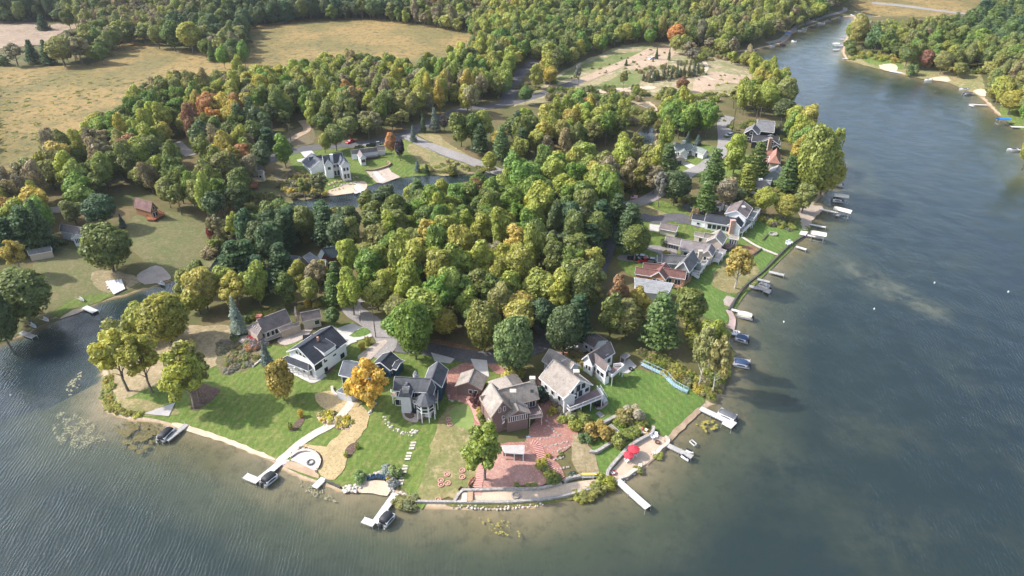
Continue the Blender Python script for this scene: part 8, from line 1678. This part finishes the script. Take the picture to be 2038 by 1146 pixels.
scatter([(380, 540), (500, 440), (560, 420), (540, 470), (420, 560)], 60, ['olive', 'green', 'dark'], (1.4, 2.6), (1.5, 3.5), 9)
scatter([(500, 390), (560, 395), (520, 430), (440, 520), (410, 520), (430, 450)], 90, ['dark', 'olive', 'tan', 'green'], (1.4, 2.8), (1.5, 3.5), 10)
scatter([(900, 320), (985, 340), (985, 350), (860, 345), (830, 335)], 30, ['olive', 'tan', 'yg'], (.9, 1.8), (.8, 1.8), 11)
scatter([(-40, 140), (240, 150), (160, 220), (60, 300), (-40, 330)], 420, ['olive', 'yg', 'gold', 'olive'], (.5, 1.3), (.35, .8), 12)
scatter([(250, 180), (480, 130), (560, 60), (900, 70), (860, 95), (600, 105), (400, 140)], 110, ['olive', 'gold'], (.5, 1.0), (.3, .7), 13)
scatter([(1330, 400), (1490, 395), (1500, 425), (1400, 410)], 40, ['green', 'olive', 'yg'], (1.2, 2.4), (1.5, 3), 14)
scatter([(1530, 400), (1640, 375), (1650, 350), (1600, 340), (1550, 370)], 50, ['green', 'yg', 'olive'], (1.2, 2.4), (1, 2.6), 15)
scatter([(1480, 420), (1560, 440), (1590, 440), (1590, 460), (1560, 458), (1500, 440)], 30, ['yg', 'olive', 'grey'], (1.2, 2.2), (1, 2.4), 16)
scatter([(1690, 100), (1960, 140), (1960, 150), (1800, 130), (1700, 116)], 60, ['green', 'olive', 'gold', 'yg'], (1.4, 3), (2, 4), 17)
scatter([(490, 640), (640, 600), (690, 595), (640, 610), (500, 625)], 30, ['green', 'olive', 'gold'], (1.2, 2), (1.2, 2.4), 18)
scatter([(20, 470), (150, 480), (100, 500), (20, 500)], 30, ['dark', 'olive'], (1.2, 2), (1.2, 2.4), 19)
scatter([(860, 340), (930, 345), (985, 335), (940, 352), (860, 352)], 30, ['olive', 'tan'], (.8, 1.4), (.6, 1.2), 20)
scatter([(1020, 175), (1090, 150), (1110, 165), (1050, 185)], 30, ['tan', 'olive', 'grey'], (1.2, 2.4), (1.2, 3), 21)
scatter([(1700, 110), (1720, 108), (1700, 122), (1686, 118)], 10, ['olive', 'yg'], (1.2, 2), (1.2, 2), 22)
scatter([(1440, 240), (1560, 235), (1600, 300), (1600, 390), (1500, 410), (1400, 400), (1440, 330)], 130, ['green', 'olive', 'yg', 'green'], (1.0, 2.2), (.8, 2.4), 23)
scatter([(1300, 180), (1440, 190), (1440, 240), (1300, 260)], 90, ['olive', 'yg', 'green'], (1.4, 2.6), (1.5, 4), 24)
scatter([(560, 420), (700, 420), (700, 480), (560, 490)], 60, ['dark', 'olive', 'green'], (1.4, 2.4), (1.5, 3.5), 25)
scatter([(1120, 330), (1300, 330), (1290, 385), (1150, 385)], 70, ['olive', 'tan', 'green'], (1.2, 2.4), (1.2, 3), 26)
scatter([(1270, 140), (1400, 120), (1410, 150), (1350, 165), (1280, 168)], 60, ['olive', 'tan', 'grey'], (1.0, 2.2), (1.2, 4), 27)
scatter([(1380, 150), (1500, 140), (1500, 170), (1400, 200)], 30, ['olive', 'tan', 'yg'], (.6, 1.4), (.5, 1.6), 28)
scatter([(1110, 160), (1300, 95), (1340, 110), (1250, 150)], 30, ['olive', 'tan', 'green'], (.6, 1.4), (.6, 2.2), 29)
scatter([(-40, 140), (240, 150), (400, 140), (160, 220), (60, 300), (-40, 330)], 350, ['olive', 'green', 'gold'], (.7, 1.8), (.4, 1.0), 30)

# ------------------------------------------------------------------ haze: one closed box of even thin air
hz_ = MB(); hz_.prism([(-1500, -60, -4.5), (1500, -60, -4.5), (1500, 1900, -4.5), (-1500, 1900, -4.5)], [(-1500, -60, 126), (1500, -60, 126), (1500, 1900, 126), (-1500, 1900, 126)])
m, n, o = new_mat('thin_air'); pv = N(n, 'ShaderNodeVolumePrincipled'); pv.inputs['Color'].default_value = (0.80, 0.88, 1.0, 1); pv.inputs['Density'].default_value = 0.00005; pv.inputs['Anisotropy'].default_value = 0.2
n.links.new(pv.outputs[0], o.inputs['Volume']); tag(hz_.build('haze', m), kind='stuff')
# ------------------------------------------------------------------ plant the woods: the nearest as trees of their own, the rest as one mass
N_SINGLE = 170
vis = []
rest = []
for t in WOOD:
    x, y, z, H_, Rd, kd, c = t
    q = to_px((x, y, z + H_ * .6))
    if len(vis) < N_SINGLE and -20 < q[0] < PW + 20 and -10 < q[1] < PH: vis.append(t)
    else: rest.append(t)
used = {}
for t in vis:
    x, y, z, H_, Rd, kd, c = t
    q = to_px((x, y, z + H_ * .6)); best = min(LAND_M, key=lambda L: (L[0] - x) ** 2 + (L[1] - y) ** 2)
    lm = to_px((best[0], best[1], 3)); dx, dy = q[0] - lm[0], q[1] - lm[1]
    rel = ('behind' if dy < 0 else 'in front of') if abs(dy) > abs(dx) * .7 else ('left of' if dx < 0 else 'right of')
    key = (WORD[c], KWORD[kd], rel, best[2])
    used.setdefault(key, []).append((math.hypot(best[0] - x, best[1] - y), t))
for (cw, kw, rel, lm), L in used.items():
    L.sort(key=lambda e: e[0])
    for j, (_, t) in enumerate(L):
        x, y, z, H_, Rd, kd, c = t
        lab = '%s%s %s %s the %s' % (('' if len(L) == 1 else (['nearest', 'second nearest', 'third nearest', 'fourth nearest', 'fifth nearest', 'sixth nearest', 'seventh nearest', 'eighth nearest', 'ninth nearest', 'tenth nearest'] + ['%s nearest' % w for w in ORD[10:]])[min(j, 19)] + ' '), cw, kw, rel, lm)
        plant((x, y, z), H_, Rd, kd, c, lab, 'trees of the woods', seed=j)
ng = bpy.data.node_groups.new('wood', 'GeometryNodeTree')
ng.interface.new_socket('Geometry', in_out='INPUT', socket_type='NodeSocketGeometry'); ng.interface.new_socket('Geometry', in_out='OUTPUT', socket_type='NodeSocketGeometry')
gi = ng.nodes.new('NodeGroupInput'); go = ng.nodes.new('NodeGroupOutput'); ci = ng.nodes.new('GeometryNodeCollectionInfo'); ci.inputs['Collection'].default_value = pcol
ci.inputs['Separate Children'].default_value = True; ci.inputs['Reset Children'].default_value = True
ip = ng.nodes.new('GeometryNodeInstanceOnPoints'); ip.inputs['Pick Instance'].default_value = True
def na(name, typ):
    a = ng.nodes.new('GeometryNodeInputNamedAttribute'); a.data_type = typ; a.inputs['Name'].default_value = name; return a.outputs['Attribute']
ng.links.new(gi.outputs[0], ip.inputs['Points']); ng.links.new(ci.outputs[0], ip.inputs['Instance'])
ng.links.new(na('sort', 'INT'), ip.inputs['Instance Index']); ng.links.new(na('size', 'FLOAT_VECTOR'), ip.inputs['Scale'])
er = ng.nodes.new('FunctionNodeEulerToRotation'); ng.links.new(na('turn', 'FLOAT_VECTOR'), er.inputs[0]); ng.links.new(er.outputs[0], ip.inputs['Rotation'])
ng.links.new(ip.outputs[0], go.inputs[0])
g3 = random.Random(9)
def mass(name, L, label, cat):
    me = bpy.data.meshes.new(name); me.vertices.add(len(L)); me.vertices.foreach_set('co', np.array([(t[0], t[1], t[2]) for t in L], np.float32).ravel())
    def fa(nm, typ, arr):
        a = me.attributes.new(nm, typ, 'POINT')
        a.data.foreach_set('color' if typ == 'FLOAT_COLOR' else ('vector' if typ == 'FLOAT_VECTOR' else 'value'), np.array(arr, np.int32 if typ == 'INT' else np.float32).ravel())
    fa('tint', 'FLOAT_COLOR', [vary(PAL[t[6]], g3) for t in L])
    fa('size', 'FLOAT_VECTOR', [(t[4] / 5, t[4] / 5, t[3] / 16) for t in L])
    fa('turn', 'FLOAT_VECTOR', [(0, 0, g3.uniform(0, 6.28)) for t in L])
    fa('sort', 'INT', [pick(t[5], g3) for t in L])
    o = bpy.data.objects.new(name, me); COL.objects.link(o); tag(o, label, cat, kind='stuff')
    md = o.modifiers.new('spread', 'NODES'); md.node_group = ng
mass('wood', rest, 'mixed autumn wood filling the land beyond the nearest trees', 'wood')
mass('undergrowth', und, 'low undergrowth and rough brush on the open ground and banks', 'undergrowth')
print('wood', len(vis), len(rest), 'heroes', len(HERO), 'und', len(und))
print('objects', len(bpy.data.objects))
